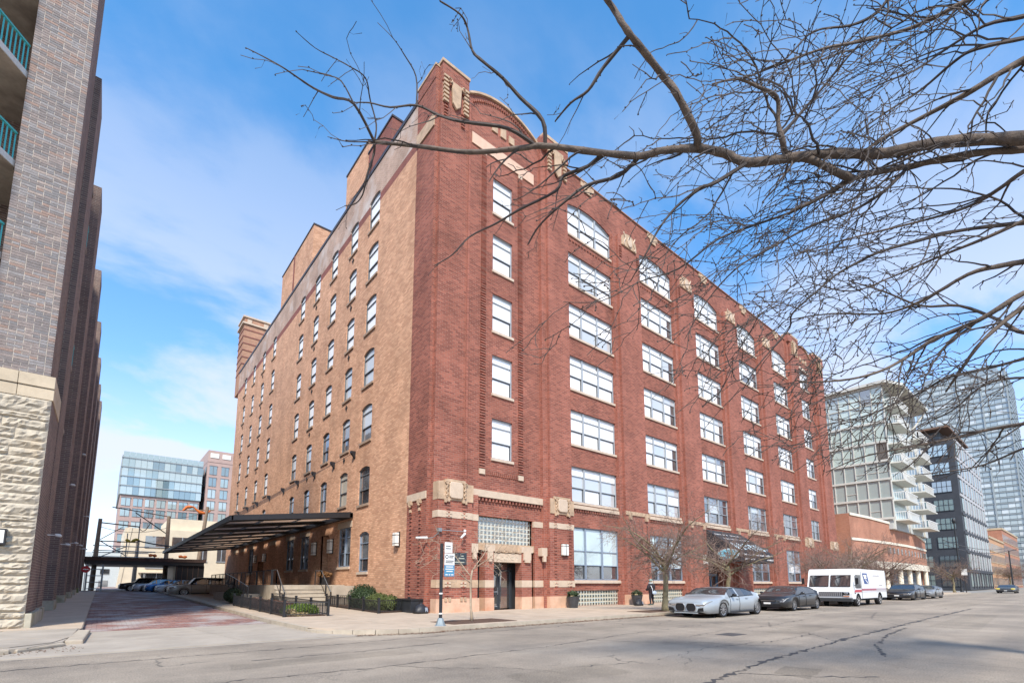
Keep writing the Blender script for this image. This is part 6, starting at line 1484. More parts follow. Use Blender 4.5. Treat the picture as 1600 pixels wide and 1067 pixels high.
# ------------------------------------------------------------------ vehicles
TYRE = mat("tyre_rubber", (.012, .012, .013), .85); RIM = mat("alloy_rim", (.52, .52, .53), .3, .9); RIMD = mat("dark_rim", (.05, .05, .055), .4, .6); CARG = glassmat("car_window", (.025, .028, .03), .2, .03); LAMP = glassmat("headlamp", (.10, .105, .11), .35, .05); LAMPW = mat('lamp_reflector', (.7, .72, .75), .2, .3); TAIL = mat("tail_lamp", (.35, .02, .02), .3); GRILL = mat("black_grille", (.012, .012, .014), .4); UNDER = mat("under_body", (.008, .008, .008), .9)
def paint(name, c, metal=.35): 
    m = mat(name, c, .38, metal * .5, spec=.45, coat=.55); m.node_tree.nodes["Principled BSDF"].inputs["Coat Roughness"].default_value = .04; return m
def lerp(pts, x):
    if x <= pts[0][0]: return pts[0][1]
    for (a, b), (c, d) in zip(pts[:-1], pts[1:]):
        if x <= c: t = (x - a) / (c - a) if c > a else 0; t = t * t * (3 - 2 * t) * .45 + t * .55; return b + (d - b) * t
    return pts[-1][1]
def wheel(t, x, y, r, w, side, rimm, spokes=10, sx=1.15):
    """wheel centred at (x,y); side=-1: outer face towards -y"""
    g = MB(); n = 22; prof = [(-w / 2, r * .72), (-w / 2, r * .93), (-w / 2 + .03, r), (w / 2 - .03, r), (w / 2, r * .93), (w / 2, r * .72)]
    vs = [(x + sx * rr * cos(2 * pi * k / n), y + yy, r + rr * sin(2 * pi * k / n)) for yy, rr in prof for k in range(n)]
    g.add(vs, [(i * n + k, i * n + (k + 1) % n, (i + 1) * n + (k + 1) % n, (i + 1) * n + k) for i in range(len(prof) - 1) for k in range(n)]); wh = g.obj("wheel", TYRE, t, True, org=(0, 0, 0))
    yo = y + side * (w / 2 - .012); rm = MB()
    rm.add([(x + sx * r * .74 * cos(2 * pi * k / n), yo, r + r * .74 * sin(2 * pi * k / n)) for k in range(n)] + [(x + sx * r * .64 * cos(2 * pi * k / n), yo - side * .01, r + r * .64 * sin(2 * pi * k / n)) for k in range(n)], [(k, (k + 1) % n, n + (k + 1) % n, n + k) for k in range(n)])
    for k in range(spokes):
        a = 2 * pi * k / spokes; d = .10
        rm.add([(x + sx * r * .12 * cos(a - d * 3), yo - side * .0, r + r * .12 * sin(a - d * 3)), (x + sx * r * .12 * cos(a + d * 3), yo, r + r * .12 * sin(a + d * 3)), (x + sx * r * .67 * cos(a + d), yo, r + r * .67 * sin(a + d)), (x + sx * r * .67 * cos(a - d), yo, r + r * .67 * sin(a - d))], [(0, 1, 2, 3)])
    rm.poly([(x + sx * r * .16 * cos(2 * pi * k / 10), yo + side * .006, r + r * .16 * sin(2 * pi * k / 10)) for k in range(10)])
    rm.obj("rim", rimm, wh, org=(0, 0, 0)); MB().poly([(x + sx * r * .73 * cos(2 * pi * k / n), yo - side * .05, r + r * .73 * sin(2 * pi * k / n)) for k in range(n)]).obj("rim_well", RIMD, wh, org=(0, 0, 0))
def car(lab, loc, rz, L_, W_, body_m, top, hoodw, belt, cab, wb, wr=.345, rimm=RIM, grp=None, cat="car", name="parked_car", roofw=.70, kidney=False, zb=.2, nose=None, wheels=True, det=True):
    """top: [(x, z)] silhouette (front at x=0); belt: [(x,z)] beltline; cab=(a_pillar_base, roof_front, roof_rear, rear_glass_base)"""
    t = thing(name, lab, cat, loc, rz, grp); hw = W_ / 2; xf, xr = wb
    xs_ = sorted({round(L_ * i / 90, 4) for i in range(71)} | set(cab)); a0, a1, a2, a3 = cab
    ar = wr * 1.17
    def arch(x):
        z = zb
        for xc in (xf, xr):
            d = abs(x - xc) / 1.15
            if d < ar: z = max(z, wr + math.sqrt(ar * ar - d * d))
        return z
    def half(x):
        e = min(x, L_ - x); f = 1 - .17 * max(0, 1 - e / (.12 * L_)) ** 2.2
        return hw * f
    rings = []
    for x in xs_:
        w = half(x); zt = lerp(top, x); zbelt = min(lerp(belt, x), zt - .015); za = min(arch(x), zbelt - .10); zm = max(za + .04, .52 * (zb + zbelt)); zlow = zb + .02 + (.10 * max(0, 1 - x / .35) + .12 * max(0, 1 - (L_ - x) / .4))
        za = max(za, zlow)
        incab = a0 <= x <= a3
        if incab:
            f = 1.0 if a1 <= x <= a2 else ((x - a0) / (a1 - a0) if x < a1 else (a3 - x) / (a3 - a2)); f = max(0, min(1, f)); wt = w * (.93 - (.93 - roofw / .93 * .93) * f)
            ring = [(0, zlow - .02), (w * .8, zlow - .02), (w * .965, za), (w, max(zm, za + .02)), (w * .985, zbelt - .09), (w * .94, zbelt), (wt, zt - .035 * f - .004), (wt * .75, zt), (0, zt + .012)]
        else: ring = [(0, zlow - .02), (w * .8, zlow - .02), (w * .965, za), (w, max(zm, za + .02)), (w * .985, zbelt - .06), (w * .93, zbelt), (w * .80, zt - .025), (w * .5, zt), (0, zt + .015)]
        rings.append([(x, y, z) for y, z in ring])
    nr = 9; body, ws, rwn, und = MB(), MB(), MB(), MB(); sgs = {(s_, f_): MB() for s_ in (-1, 1) for f_ in (0, 1)}
    def q(mb_, i, j, s):
        A, B, C, D = rings[i][j], rings[i + 1][j], rings[i + 1][j + 1], rings[i][j + 1]
        mb_.quad(*[(p[0], p[1] * s, p[2]) for p in ((A, B, C, D) if s > 0 else (D, C, B, A))])
    bp = a1 + (a2 - a1) * .36
    for i in range(len(xs_) - 1):
        xm = (xs_[i] + xs_[i + 1]) / 2
        for s in (-1, 1):
            for j in range(nr - 1):
                tgt = body
                if j in (0,): tgt = und
                if j == 5 and a0 + .42 * (a1 - a0) < xm < a3 - .3 * (a3 - a2) and abs(xm - bp) > .05: tgt = sgs[(s, int(xm > bp))]
                if j in (6, 7) and a0 + .03 < xm < a1 - .02: tgt = ws
                if j in (6, 7) and a2 + .02 < xm < a3 - .04: tgt = rwn
                q(tgt, i, j, s)
    for i in (0, len(xs_) - 1):
        r = rings[i]; body.poly([(p[0], p[1], p[2]) for p in r] + [(p[0], -p[1], p[2]) for p in r[-2:0:-1]])
    def mk(nm, mb_, m, sm=True, par=t):
        if not mb_.v: return None
        o = mb_.obj(nm, m, par, sm, org=(0, 0, 0)); md = o.modifiers.new("weld", 'WELD'); md.merge_threshold = .0008; return o
    bo = mk("body", body, body_m); mk("underbody", und, UNDER); mk("windscreen", ws, CARG); mk("rear_window", rwn, CARG)
    for k_s in sgs: mk("side_window", sgs[k_s], CARG)
    if wheels:
        for xc in (xf, xr):
            for s in (-1, 1):
                wheel(t, xc, s * (hw - .20), wr, .25, s, rimm)
                MB().add([(xc + 1.15 * ar * 1.0 * cos(a), s * (hw - .34), wr + ar * 1.0 * sin(a)) for a in [pi * k / 10 for k in range(11)]] + [(xc + 1.15 * ar * cos(a), s * (hw - .05), wr + ar * sin(a)) for a in [pi * k / 10 for k in range(11)]], [(k, k + 1, 12 + k, 11 + k) for k in range(10)]).obj("arch_liner", UNDER, t, org=(0, 0, 0)); MB().poly([(xc + 1.15 * ar * cos(a), s * (hw - .36), wr + ar * sin(a)) for a in [2 * pi * k / 16 for k in range(16)]]).obj("arch_liner", UNDER, t, org=(0, 0, 0))
    if det:
        zh = lerp(belt, .25)
        for s in (-1, 1):
            w1 = half(0.0); hl = MB(); cols_ = [(-.012, w1 * .52), (-.014, w1 * .80), (.0, w1 * .985), (.16, half(.16) * .995), (.34, half(.34) * .992), (.5, half(.5) * .99)]
            ztp = [lerp(belt, max(x_, .0)) for x_, _ in cols_]; vs = [(x_, s * (y_ + .006), zt_ - .035 - .02 * (1 - i / 5)) for i, ((x_, y_), zt_) in enumerate(zip(cols_, ztp))] + [(x_, s * (y_ + .008), zt_ - .135 + .075 * max(0, i - 2) / 3) for i, ((x_, y_), zt_) in enumerate(zip(cols_, ztp))]
            hl.add(vs, [(i, i + 1, 7 + i, 6 + i) for i in range(5)]); ho_ = hl.obj("headlight", LAMP, t, org=(0, 0, 0))
            MB().tube([vs[7], vs[8], vs[9]], .012, 4).obj("light_strip", LAMPW, ho_, org=(0, 0, 0))
            wL = half(L_ - .03); zr = lerp(belt, L_ - .15); MB().box(L_ - .02, s * wL * .5, zr - .2, L_ + .006, s * wL * .84, zr - .09).obj("tail_light", TAIL, t, org=(0, 0, 0))
            zmir = lerp(belt, a0 + .5) + .04; m_ = MB(); m_.ell((a0 + .62, s * (hw + .12), zmir + .06), (.10, .12, .075), 10, 6); m_.tube([(a0 + .66, s * (hw - .06), zmir - .01), (a0 + .64, s * (hw + .08), zmir + .03)], .03, 6); m_.obj("wing_mirror", body_m if not kidney else GRILL, t, True, org=(0, 0, 0))
            for xd in (bp - .34, bp + (a2 - bp) * .86):
                zd = lerp(belt, xd) - .13; MB().box(xd, s * (half(xd) * 1.0 - .005), zd, xd + .26, s * (half(xd) + .03), zd + .035).obj("door_handle", body_m, t, org=(0, 0, 0))
            for xd in (a0 + .42, bp + .02):
                i_ = min(range(len(xs_)), key=lambda q_: abs(xs_[q_] - xd)); MB().tube([(p[0], s * (p[1] + .003), p[2]) for p in rings[i_][2:6]], .013, 4).obj("door_gap", UNDER, t, org=(0, 0, 0))
            wl_ = [i_ for i_ in range(len(xs_)) if a0 + .42 * (a1 - a0) < xs_[i_] < a3 - .3 * (a3 - a2)]
            MB().tube([(rings[i_][5][0], s * (rings[i_][5][1] + .006), rings[i_][5][2] + .004) for i_ in wl_], .022, 4).obj("window_trim", GRILL, t, org=(0, 0, 0)); MB().tube([(rings[i_][6][0], s * (rings[i_][6][1] + .006), rings[i_][6][2]) for i_ in wl_], .02, 4).obj("window_trim", GRILL, t, org=(0, 0, 0))
            for xc in (xf, xr):
                MB().tube([(xc + 1.15 * ar * cos(a), s * (half(xc + 1.15 * ar * cos(a)) * .968 + .004), wr + ar * sin(a)) for a in [pi * (k + .6) / 14 for k in range(13)]], .016, 5).obj("arch_lip", GRILL, t, org=(0, 0, 0))
            MB().box(xf + .6, s * (hw * .962), zb - .01, xr - .6, s * (hw * .985), zb + .06).obj("sill_strip", GRILL, t, org=(0, 0, 0))
        w0 = half(0.0)
        if kidney:
            for s in (-1, 1):
                c = s * .25 * hw; rx = .225 * hw; k_ = [(-.03, c + rx * cos(a) * (1 if abs(cos(a)) > .2 else 1), .50 + .19 * max(-1, min(1, 1.3 * sin(a)))) for a in [2 * pi * k / 16 for k in range(16)]]
                MB().prism(k_, (.06, 0, 0)).obj("grille", GRILL, t, org=(0, 0, 0)); MB().tube([(p[0] - .004, p[1], p[2]) for p in k_ + k_[:1]], .012, 5).obj("grille_surround", RIM, t, org=(0, 0, 0))
                MB().prism([(-.012, s * w0 * .62, .30), (-.012, s * w0 * .97, .33), (-.012, s * w0 * .95, .50), (-.012, s * w0 * .7, .47)], (.05, 0, 0)).obj("air_intake", GRILL, t, org=(0, 0, 0))
            MB().box(-.02, -w0 * .66, .22, .02, w0 * .66, .27).obj("splitter", body_m, t, org=(0, 0, 0))
        else:
            MB().box(-.018, -w0 * .52, zh - .28, .03, w0 * .52, zh - .14).obj("grille", GRILL, t, org=(0, 0, 0)); MB().box(-.02, -w0 * .82, zb + .06, .03, w0 * .82, zb + .22).obj("air_intake", GRILL, t, org=(0, 0, 0)); MB().box(-.024, -w0 * .5, zh - .225, -.014, w0 * .5, zh - .195).obj("chrome_bar", RIM, t, org=(0, 0, 0))
            MB().box(-.03, -.2, zb + .22, -.02, .2, zb + .32).obj("number_plate", SGW, t, org=(0, 0, 0))
        MB().box(L_ + .004, -.2, .64, L_ + .014, .2, .75).obj("number_plate", SGW, t, org=(0, 0, 0))
    return t
G_ = "cars parked along the kerb"
sed_top = lambda L_, h: [(0, .74), (.05, .83), (.035 * L_, .90), (.12 * L_, .97), (.27 * L_, 1.04), (.42 * L_, h - .04), (.52 * L_, h), (.66 * L_, h - .035), (.82 * L_, h - .26), (.90 * L_, 1.09), (.97 * L_, 1.05), (L_, .9)]
sed_belt = lambda L_: [(0, .70), (.04 * L_, .83), (.25 * L_, .96), (.5 * L_, .99), (.8 * L_, 1.04), (.95 * L_, 1.0), (L_, .85)]
car("silver blue four door coupe with twin oval black grilles parked nearest the camera", (21.75, 12.85, 0), 0, 6.25, 2.28, paint("silver_blue_paint", (.36, .40, .43), .5), sed_top(6.25, 1.46), .8, sed_belt(6.25), (1.78, 2.75, 3.95, 5.45), (1.62, 5.35), .39, RIM, G_, kidney=True)
car("glossy black sedan parked between the silver blue car and the white truck", (30.9, 12.85, 0), 0, 6.1, 2.2, paint("gloss_black_paint", (.018, .019, .022), .2), sed_top(6.1, 1.5), .8, sed_belt(6.1), (1.55, 2.6, 3.8, 5.2), (1.35, 5.1), .37, RIM, G_)
car("black large sedan parked behind the white truck", (61.0, 12.9, 0), 0, 7.4, 2.45, paint("black_paint", (.02, .02, .023), .2), sed_top(7.4, 1.62), .8, [(0, .72), (.5, .88), (2, 1.02), (4, 1.06), (6, 1.1), (7.1, 1.06), (7.4, .95)], (2.0, 3.0, 4.7, 6.3), (1.55, 6.0), .38, RIMD, G_)
car("grey sedan parked last in the row", (71.0, 12.9, 0), 0, 6.8, 2.3, paint("mid_grey_paint", (.20, .205, .21), .5), sed_top(6.8, 1.48), .8, sed_belt(6.8), (1.8, 2.9, 4.2, 5.8), (1.45, 5.6), .35, RIM, G_)
mc = car("dark car with bright headlights driving towards the camera far down the street", (123, 10.4, 0), 0, 6.6, 2.6, paint("charcoal_paint", (.045, .048, .05), .3), sed_top(6.6, 1.5), .8, sed_belt(6.6), (1.8, 2.9, 4.2, 5.6), (1.45, 5.4), .36, RIMD, name="moving_car", nose=True)
for s in (-1, 1): MB().ell((-.05, s * .95, .78), (.05, .3, .12), 8, 5).obj("lit_lamp", mat("yellow_lamp", (.75, .62, .12), .3), mc, org=(0, 0, 0))
car("dark car partly cut off by the right edge far down the street", (150, 6.9, 0), 0, 6.5, 2.5, MATS["charcoal_paint"], sed_top(6.5, 1.45), .8, sed_belt(6.5), (1.8, 2.9, 4.2, 5.6), (1.45, 5.4), .36, RIMD, name="moving_car")
# alley cars (parked side on)
suv_top = lambda L_, h: [(0, .8), (.12, .98), (.22 * L_, 1.12), (.27 * L_, 1.15), (.38 * L_, h - .04), (.48 * L_, h), (.92 * L_, h - .05), (.99 * L_, 1.2), (L_, .9)]
suv_belt = lambda L_: [(0, .78), (.4, .95), (.3 * L_, 1.1), (.7 * L_, 1.14), (L_, 1.1)]
GA = "cars parked at the end of the alley"
for L_, H_, lab, x, y, m, tp in ((5.9, 1.85, "champagne silver sport utility car parked at the right of the alley", 5.3, 60.5, paint("champagne_paint", (.42, .38, .33), .4), 'suv'), (5.4, 1.5, "white car half hidden behind the champagne silver one", 5.0, 70.6, paint("white_paint", (.70, .71, .72), .05), 'sed'), (5.4, 1.5, "blue hatchback in the shade under the shed roof", 4.2, 75.4, paint("blue_paint", (.03, .16, .42), .2), 'sed'), (5.6, 1.6, "silver white car in the shade left of the blue one", 3.2, 79.4, paint("silver_paint", (.52, .53, .54), .4), 'sed'), (5.6, 1.75, "black car in deep shade at the end of the alley row", 1.9, 84, MATS["black_paint"], 'suv')):
    tp_ = suv_top(L_, H_) if tp == 'suv' else sed_top(L_, H_); bl_ = suv_belt(L_) if tp == 'suv' else sed_belt(L_)
    car(lab, (x, y, zg(y)), 0.05, L_, 2.2, m, tp_, .8, bl_, (1.4, 2.1, 4.9, 5.7) if tp == 'suv' else (1.45, 2.4, 3.5, 4.7), (1.2, 4.7) if tp == 'suv' else (1.15, 4.4), .37, RIM, GA, name="alley_car", roofw=.72 if tp == 'suv' else .64)
# ---- postal step van
VX, VY0, VY1, VL, VH = 41.0, 11.2, 14.15, 8.9, 2.72
vt = thing("delivery_truck", "white postal delivery truck with blue eagle emblem and red stripe at the kerb", "truck", (VX, (VY0 + VY1) / 2, 0)); VW = paint("truck_white", (.74, .75, .75), 0.0)
def vside(y, s):
    pass
sec = [(.0, .55), (-.05, .62), (-.05, 1.02), (.22, 1.32), (.62, 2.28), (.75, 2.58), (.95, 2.72), (VL - .15, 2.70), (VL, 2.58), (VL, .62), (VL - .1, .52)]
m = MB()
def vp(x, y, z): return (VX + x, y, z)
fw_, rw_ = 1.35, 6.9
def side(y):
    # body side with wheel openings (fan of strips)
    pts = [p for p in sec]
    xs_ = sorted({-.05, 0, .22, .62, .75, .95, VL - .15, VL} | {fw_ + .62 * cos(pi * k / 8) for k in range(9)} | {rw_ + .66 * cos(pi * k / 8) for k in range(9)})
    def topz(x): 
        if x < .22: return 1.02 + (x + .05) / .27 * .3
        if x < .62: return 1.32 + (x - .22) / .4 * .96
        if x < .75: return 2.28 + (x - .62) / .13 * .3
        if x < .95: return 2.58 + (x - .75) / .2 * .14
        return 2.72 - (x - .95) / VL * .02 if x < VL - .15 else 2.70 - (x - VL + .15) / .15 * .12
    def botz(x):
        for xc, r in ((fw_, .62), (rw_, .66)):
            if abs(x - xc) < r - 1e-6: return .38 + math.sqrt(max(0, r * r - (x - xc) ** 2)) * .92
        return .55
    for a, b in zip(xs_[:-1], xs_[1:]):
        ea = 1e-5; m.quad(vp(a, y, botz(a + ea)), vp(b, y, botz(b - ea)), vp(b, y, topz(b - ea)), vp(a, y, topz(a + ea)))
side(VY0); side(VY1)
for (a, c), (b, d) in zip(sec[:-1], sec[1:]): m.quad(vp(a, VY0, c), vp(b, VY0, d), vp(b, VY1, d), vp(a, VY1, c))
vb = m.obj("body", VW, vt); md = vb.modifiers.new("weld", 'WELD'); md.merge_threshold = .001; bevel(vb, .06, 3)
MB().box(VX + .1, VY0 + .1, .4, VX + VL - .1, VY1 - .1, .6).obj("chassis", UNDER, vt)
def wsq(y0, y1):
    a, b = (.265, 1.43), (.60, 2.24); o = .03
    f = lambda y, p, e: (VX + p[0] - o - e, y, p[1] + .01)
    w = MB().quad(f(y0, a, 0), f(y1, a, 0), f(y1, b, 0), f(y0, b, 0)).obj("windscreen", CARG, vt)
    MB().tube([f(y0, a, .005), f(y1, a, .005), f(y1, b, .005), f(y0, b, .005), f(y0, a, .005)], .025, 5).obj("seal", GRILL, w)
    MB().tube([f(y0 + .35, b, .03), f(y0 + 1.0, (.5, 2.0), .03)], .018, 4).obj("wiper", GRILL, w)
ym = (VY0 + VY1) / 2
wsq(VY0 + .16, ym - .07); wsq(ym + .07, VY1 - .16)
gr = MB().box(VX - .085, ym - .95, .86 - .12, VX - .06, ym + .62, 1.0 + .06).obj("grille", mat("grey_grille", (.25, .25, .26), .5), vt); bars = MB()
for k in range(12): bars.box(VX - .095, ym - .92 + k * .13, .75, VX - .086, ym - .87 + k * .13, 1.05)
tag(bars.obj("grille_bars", GRILL, gr), kind="stuff")
for yy in (VY0 + .35, VY1 - .35):
    l_ = MB().box(VX - .09, yy - .2, .84, VX - .055, yy + .2, 1.04).obj("headlight_bezel", GRILL, vt); MB().ell((VX - .09, yy, .94), (.03, .13, .075), 10, 6).obj("headlight", LAMP, l_); MB().box(VX - .08, yy - .18, .70, VX - .055, yy + .18, .76).obj("indicator", mat("amber_lamp", (.55, .16, .02), .4), vt)
bevel(MB().box(VX - .28, VY0 - .02, .36, VX + .1, VY1 + .02, .62).obj("bumper", mat("black_bumper", (.03, .032, .035), .6), vt), .04)
for xc in (fw_, rw_):
    for s, yy in ((-1, VY0 + .16), (1, VY1 - .16)):
        wheel(vt, xc, yy - ym, .42, .3, s, mat("white_steel_wheel", (.5, .48, .46), .5), 5); 
        MB().add([vp(xc + .63 * cos(a), yy - s * .12, .38 + .60 * sin(a)) for a in [pi * k / 10 for k in range(11)]] + [vp(xc + .63 * cos(a), yy - s * .75, .38 + .60 * sin(a)) for a in [pi * k / 10 for k in range(11)]], [(k, k + 1, 12 + k, 11 + k) for k in range(10)]).obj("arch_liner", UNDER, vt); MB().poly([vp(xc + .64 * cos(a), yy - s * .7, .45 + .66 * sin(a)) for a in [2 * pi * k / 14 for k in range(14)]]).obj("arch_liner", UNDER, vt)
# door, window, decals on the street side
yd = VY0 - .012
MB().box(VX + .95, yd, 1.30, VX + 2.15, VY0 - .002, 2.28).obj("side_window", CARG, vt); MB().box(VX + .78, yd, 1.36, VX + .90, VY0 - .002, 2.2).obj("side_window", CARG, vt)
MB().box(VX + 2.28, yd + .004, .5, VX + 2.33, VY0 - .001, 2.55).obj("door_gap", GRILL, vt)
MB().box(VX + .55, yd, .92, VX + .8, VY0 - .002, .99).obj("door_handle", GRILL, vt)
SR = mat("postal_red", (.45, .04, .06), .45); SB = mat("postal_blue", (.025, .07, .24), .45); SGY = mat("stripe_grey", (.40, .36, .38), .45)
MB().poly([(VX + .45, yd, 1.02), (VX + 2.2, yd, 1.02), (VX + 2.2, yd, 1.2), (VX + .75, yd, 1.2)]).obj("stripe", SR, vt); MB().box(VX + 2.36, yd, 1.12, VX + VL - .1, VY0 - .002, 1.27).obj("stripe", mat("stripe_dull_red", (.34, .10, .14), .5), vt); MB().box(VX + 2.36, yd, 1.02, VX + VL - .1, VY0 - .002, 1.05).obj("stripe", SGY, vt); MB().box(VX + 6.0, yd - .004, 1.13, VX + VL - .1, yd - .001, 1.26).obj("stripe", SGY, vt)
ex, ez = VX + 2.65, 1.62
eg = MB().poly([(ex, yd, ez + .80), (ex + 1.15, yd, ez + .80), (ex + 1.55, yd, ez), (ex + .42, yd, ez)]).obj("eagle_emblem", SB, vt)
k_ = MB(); yk = yd - .004
k_.poly([(ex + .12, yk, ez + .66), (ex + .75, yk, ez + .70), (ex + 1.08, yk, ez + .62), (ex + .9, yk, ez + .52), (ex + 1.05, yk, ez + .44), (ex + .9, yk, ez + .34), (ex + .52, yk, ez + .40), (ex + .3, yk, ez + .36), (ex + .45, yk, ez + .5)])
k_.poly([(ex + .5, yk, ez + .34), (ex + .95, yk, ez + .26), (ex + 1.45, yk, ez + .04), (ex + 1.3, yk, ez + .02), (ex + .85, yk, ez + .2)])
tag(k_.obj("eagle_head", WHITEP, eg), kind="stuff")
ink = MB(); rv = random.Random(3)
for k in range(14): ink.box(VX + 5.3 + k * .13, yd, 2.22, VX + 5.38 + k * .13, VY0 - .003, 2.22 + rv.uniform(.05, .09))
for k in range(7): ink.box(VX + 6.9 + k * .13, yd, 1.5, VX + 6.98 + k * .13, VY0 - .003, 1.56)
for k in range(8): ink.box(VX + .72, ym + .1 + k * .1, 2.5, VX + .745, ym + .16 + k * .1, 2.55)
tag(ink.obj("lettering", SGY, vt), kind="stuff")
for yy, s in ((VY0, -1), (VY1, 1)):
    mm_ = MB().tube([(VX + .6, yy, 1.5), (VX + .35, yy + s * .22, 1.55), (VX + .3, yy + s * .25, 1.75)], .02, 5); mm_.box(VX + .24, yy + s * .18, 1.6, VX + .32, yy + s * .36, 2.05); mm_.obj("wing_mirror", GRILL, vt)
# ------------------------------------------------------------------ bare trees
TWIG = mat("dark_twig_bark", (.062, .049, .043), .85, var=.3, scale=9)
LIMB = mat("limb_bark", (.13, .10, .08), .9, var=.4, scale=7, bump=.7, bscale=34)
TWIGP = mat("street_tree_twig", (.19, .13, .105), .9, var=.25, scale=8)
PALE = mat("sapling_bark", (.36, .28, .20), .85, var=.25, scale=9)
CF = Vector((cos(rad(49.973)) * cos(rad(7.4067)), sin(rad(49.973)) * cos(rad(7.4067)), sin(rad(7.4067)))); CR = Vector((sin(rad(49.973)), -cos(rad(49.973)), 0)); CU = CR.cross(CF)
def ray_dir(u, v): return (CF + CR * ((u - 800) / 759.7) - CU * ((v - 813.46) / 759.7)).normalized()
def at(u, v, d):
    k = max(0.0, min(1.0, (u - 880) / 720)); return Vector((0, 0, 1.6)) + ray_dir(u, v) * d * (1 + .52 * k * k * (3 - 2 * k))
def smooth(pts, n=4):
    out_ = []
    for i in range(len(pts) - 1):
        p0, p1, p2, p3 = pts[max(i - 1, 0)], pts[i], pts[i + 1], pts[min(i + 2, len(pts) - 1)]
        for k in range(n):
            t = k / n; out_.append(.5 * ((2 * p1) + (p2 - p0) * t + (2 * p0 - 5 * p1 + 4 * p2 - p3) * t * t + (3 * p1 - p0 - 3 * p2 + p3) * t ** 3))
    out_.append(pts[-1]); return out_
rt_ = random.Random(17)
twigs = MB(); limbs = MB(); buds = MB()
def bud(p, s):
    buds.add([p + Vector((s, 0, 0)), p + Vector((0, s, 0)), p + Vector((-s, 0, 0)), p + Vector((0, -s, 0)), p + Vector((0, 0, s)), p - Vector((0, 0, s))], [(0, 1, 4), (1, 2, 4), (2, 3, 4), (3, 0, 4), (1, 0, 5), (2, 1, 5), (3, 2, 5), (0, 3, 5)])
def twig(p, d, ln, r, lvl, mb_=None, droop=.10, rng=None, wig=.32, budr=.009, branch=1.0, pull=Vector((0, 0, 0)), rmin=.0042):
    rng = rng or rt_; mb_ = mb_ if mb_ is not None else twigs
    seg = .085 if lvl else .12; n = max(3, int(ln / seg)); pts = [p.copy()]; d = d.normalized(); zs = 1
    for i in range(n):
        o = d.orthogonal().normalized(); o.rotate(Matrix.Rotation(rng.uniform(0, 6.28), 3, d)); zs = -zs
        if i == 0: ax_ = o.copy()
        d = (d + ax_ * zs * wig * rng.uniform(.2, .75) + o * rng.uniform(0, wig * .8) + Vector((0, 0, -droop * rng.uniform(0, 1) * .5)) + pull * .10).normalized()
        p = p + d * (ln / n)
        if budr and p.z < 3.2: break
        pts.append(p.copy())
        if budr and rng.random() < .42: bud(p + o * .008, budr * rng.uniform(.7, 1.5))
        if budr and rng.random() < .22: mb_.tube([p, p + (o + d * .4) * rng.uniform(.03, .09), p + (o + d * .9) * rng.uniform(.07, .13)], [r * .5, r * .35, .003], 3, caps=False)
        if lvl < 2 and rng.random() < (.22 if lvl == 0 else .13) * branch and i > 0:
            s = d.orthogonal().normalized(); s.rotate(Matrix.Rotation(rng.uniform(0, 6.28), 3, d)); twig(p, d * rng.uniform(.5, 1.0) + s, ln * rng.uniform(.3, .6), r * .6, lvl + 1, mb_, droop, rng, wig, budr, branch, pull, rmin)
    if len(pts) < 2: return
    mb_.tube(pts, [max(r * (1 - .65 * i / n), rmin) for i in range(len(pts))], 4 if r > .012 else 3, caps=False)
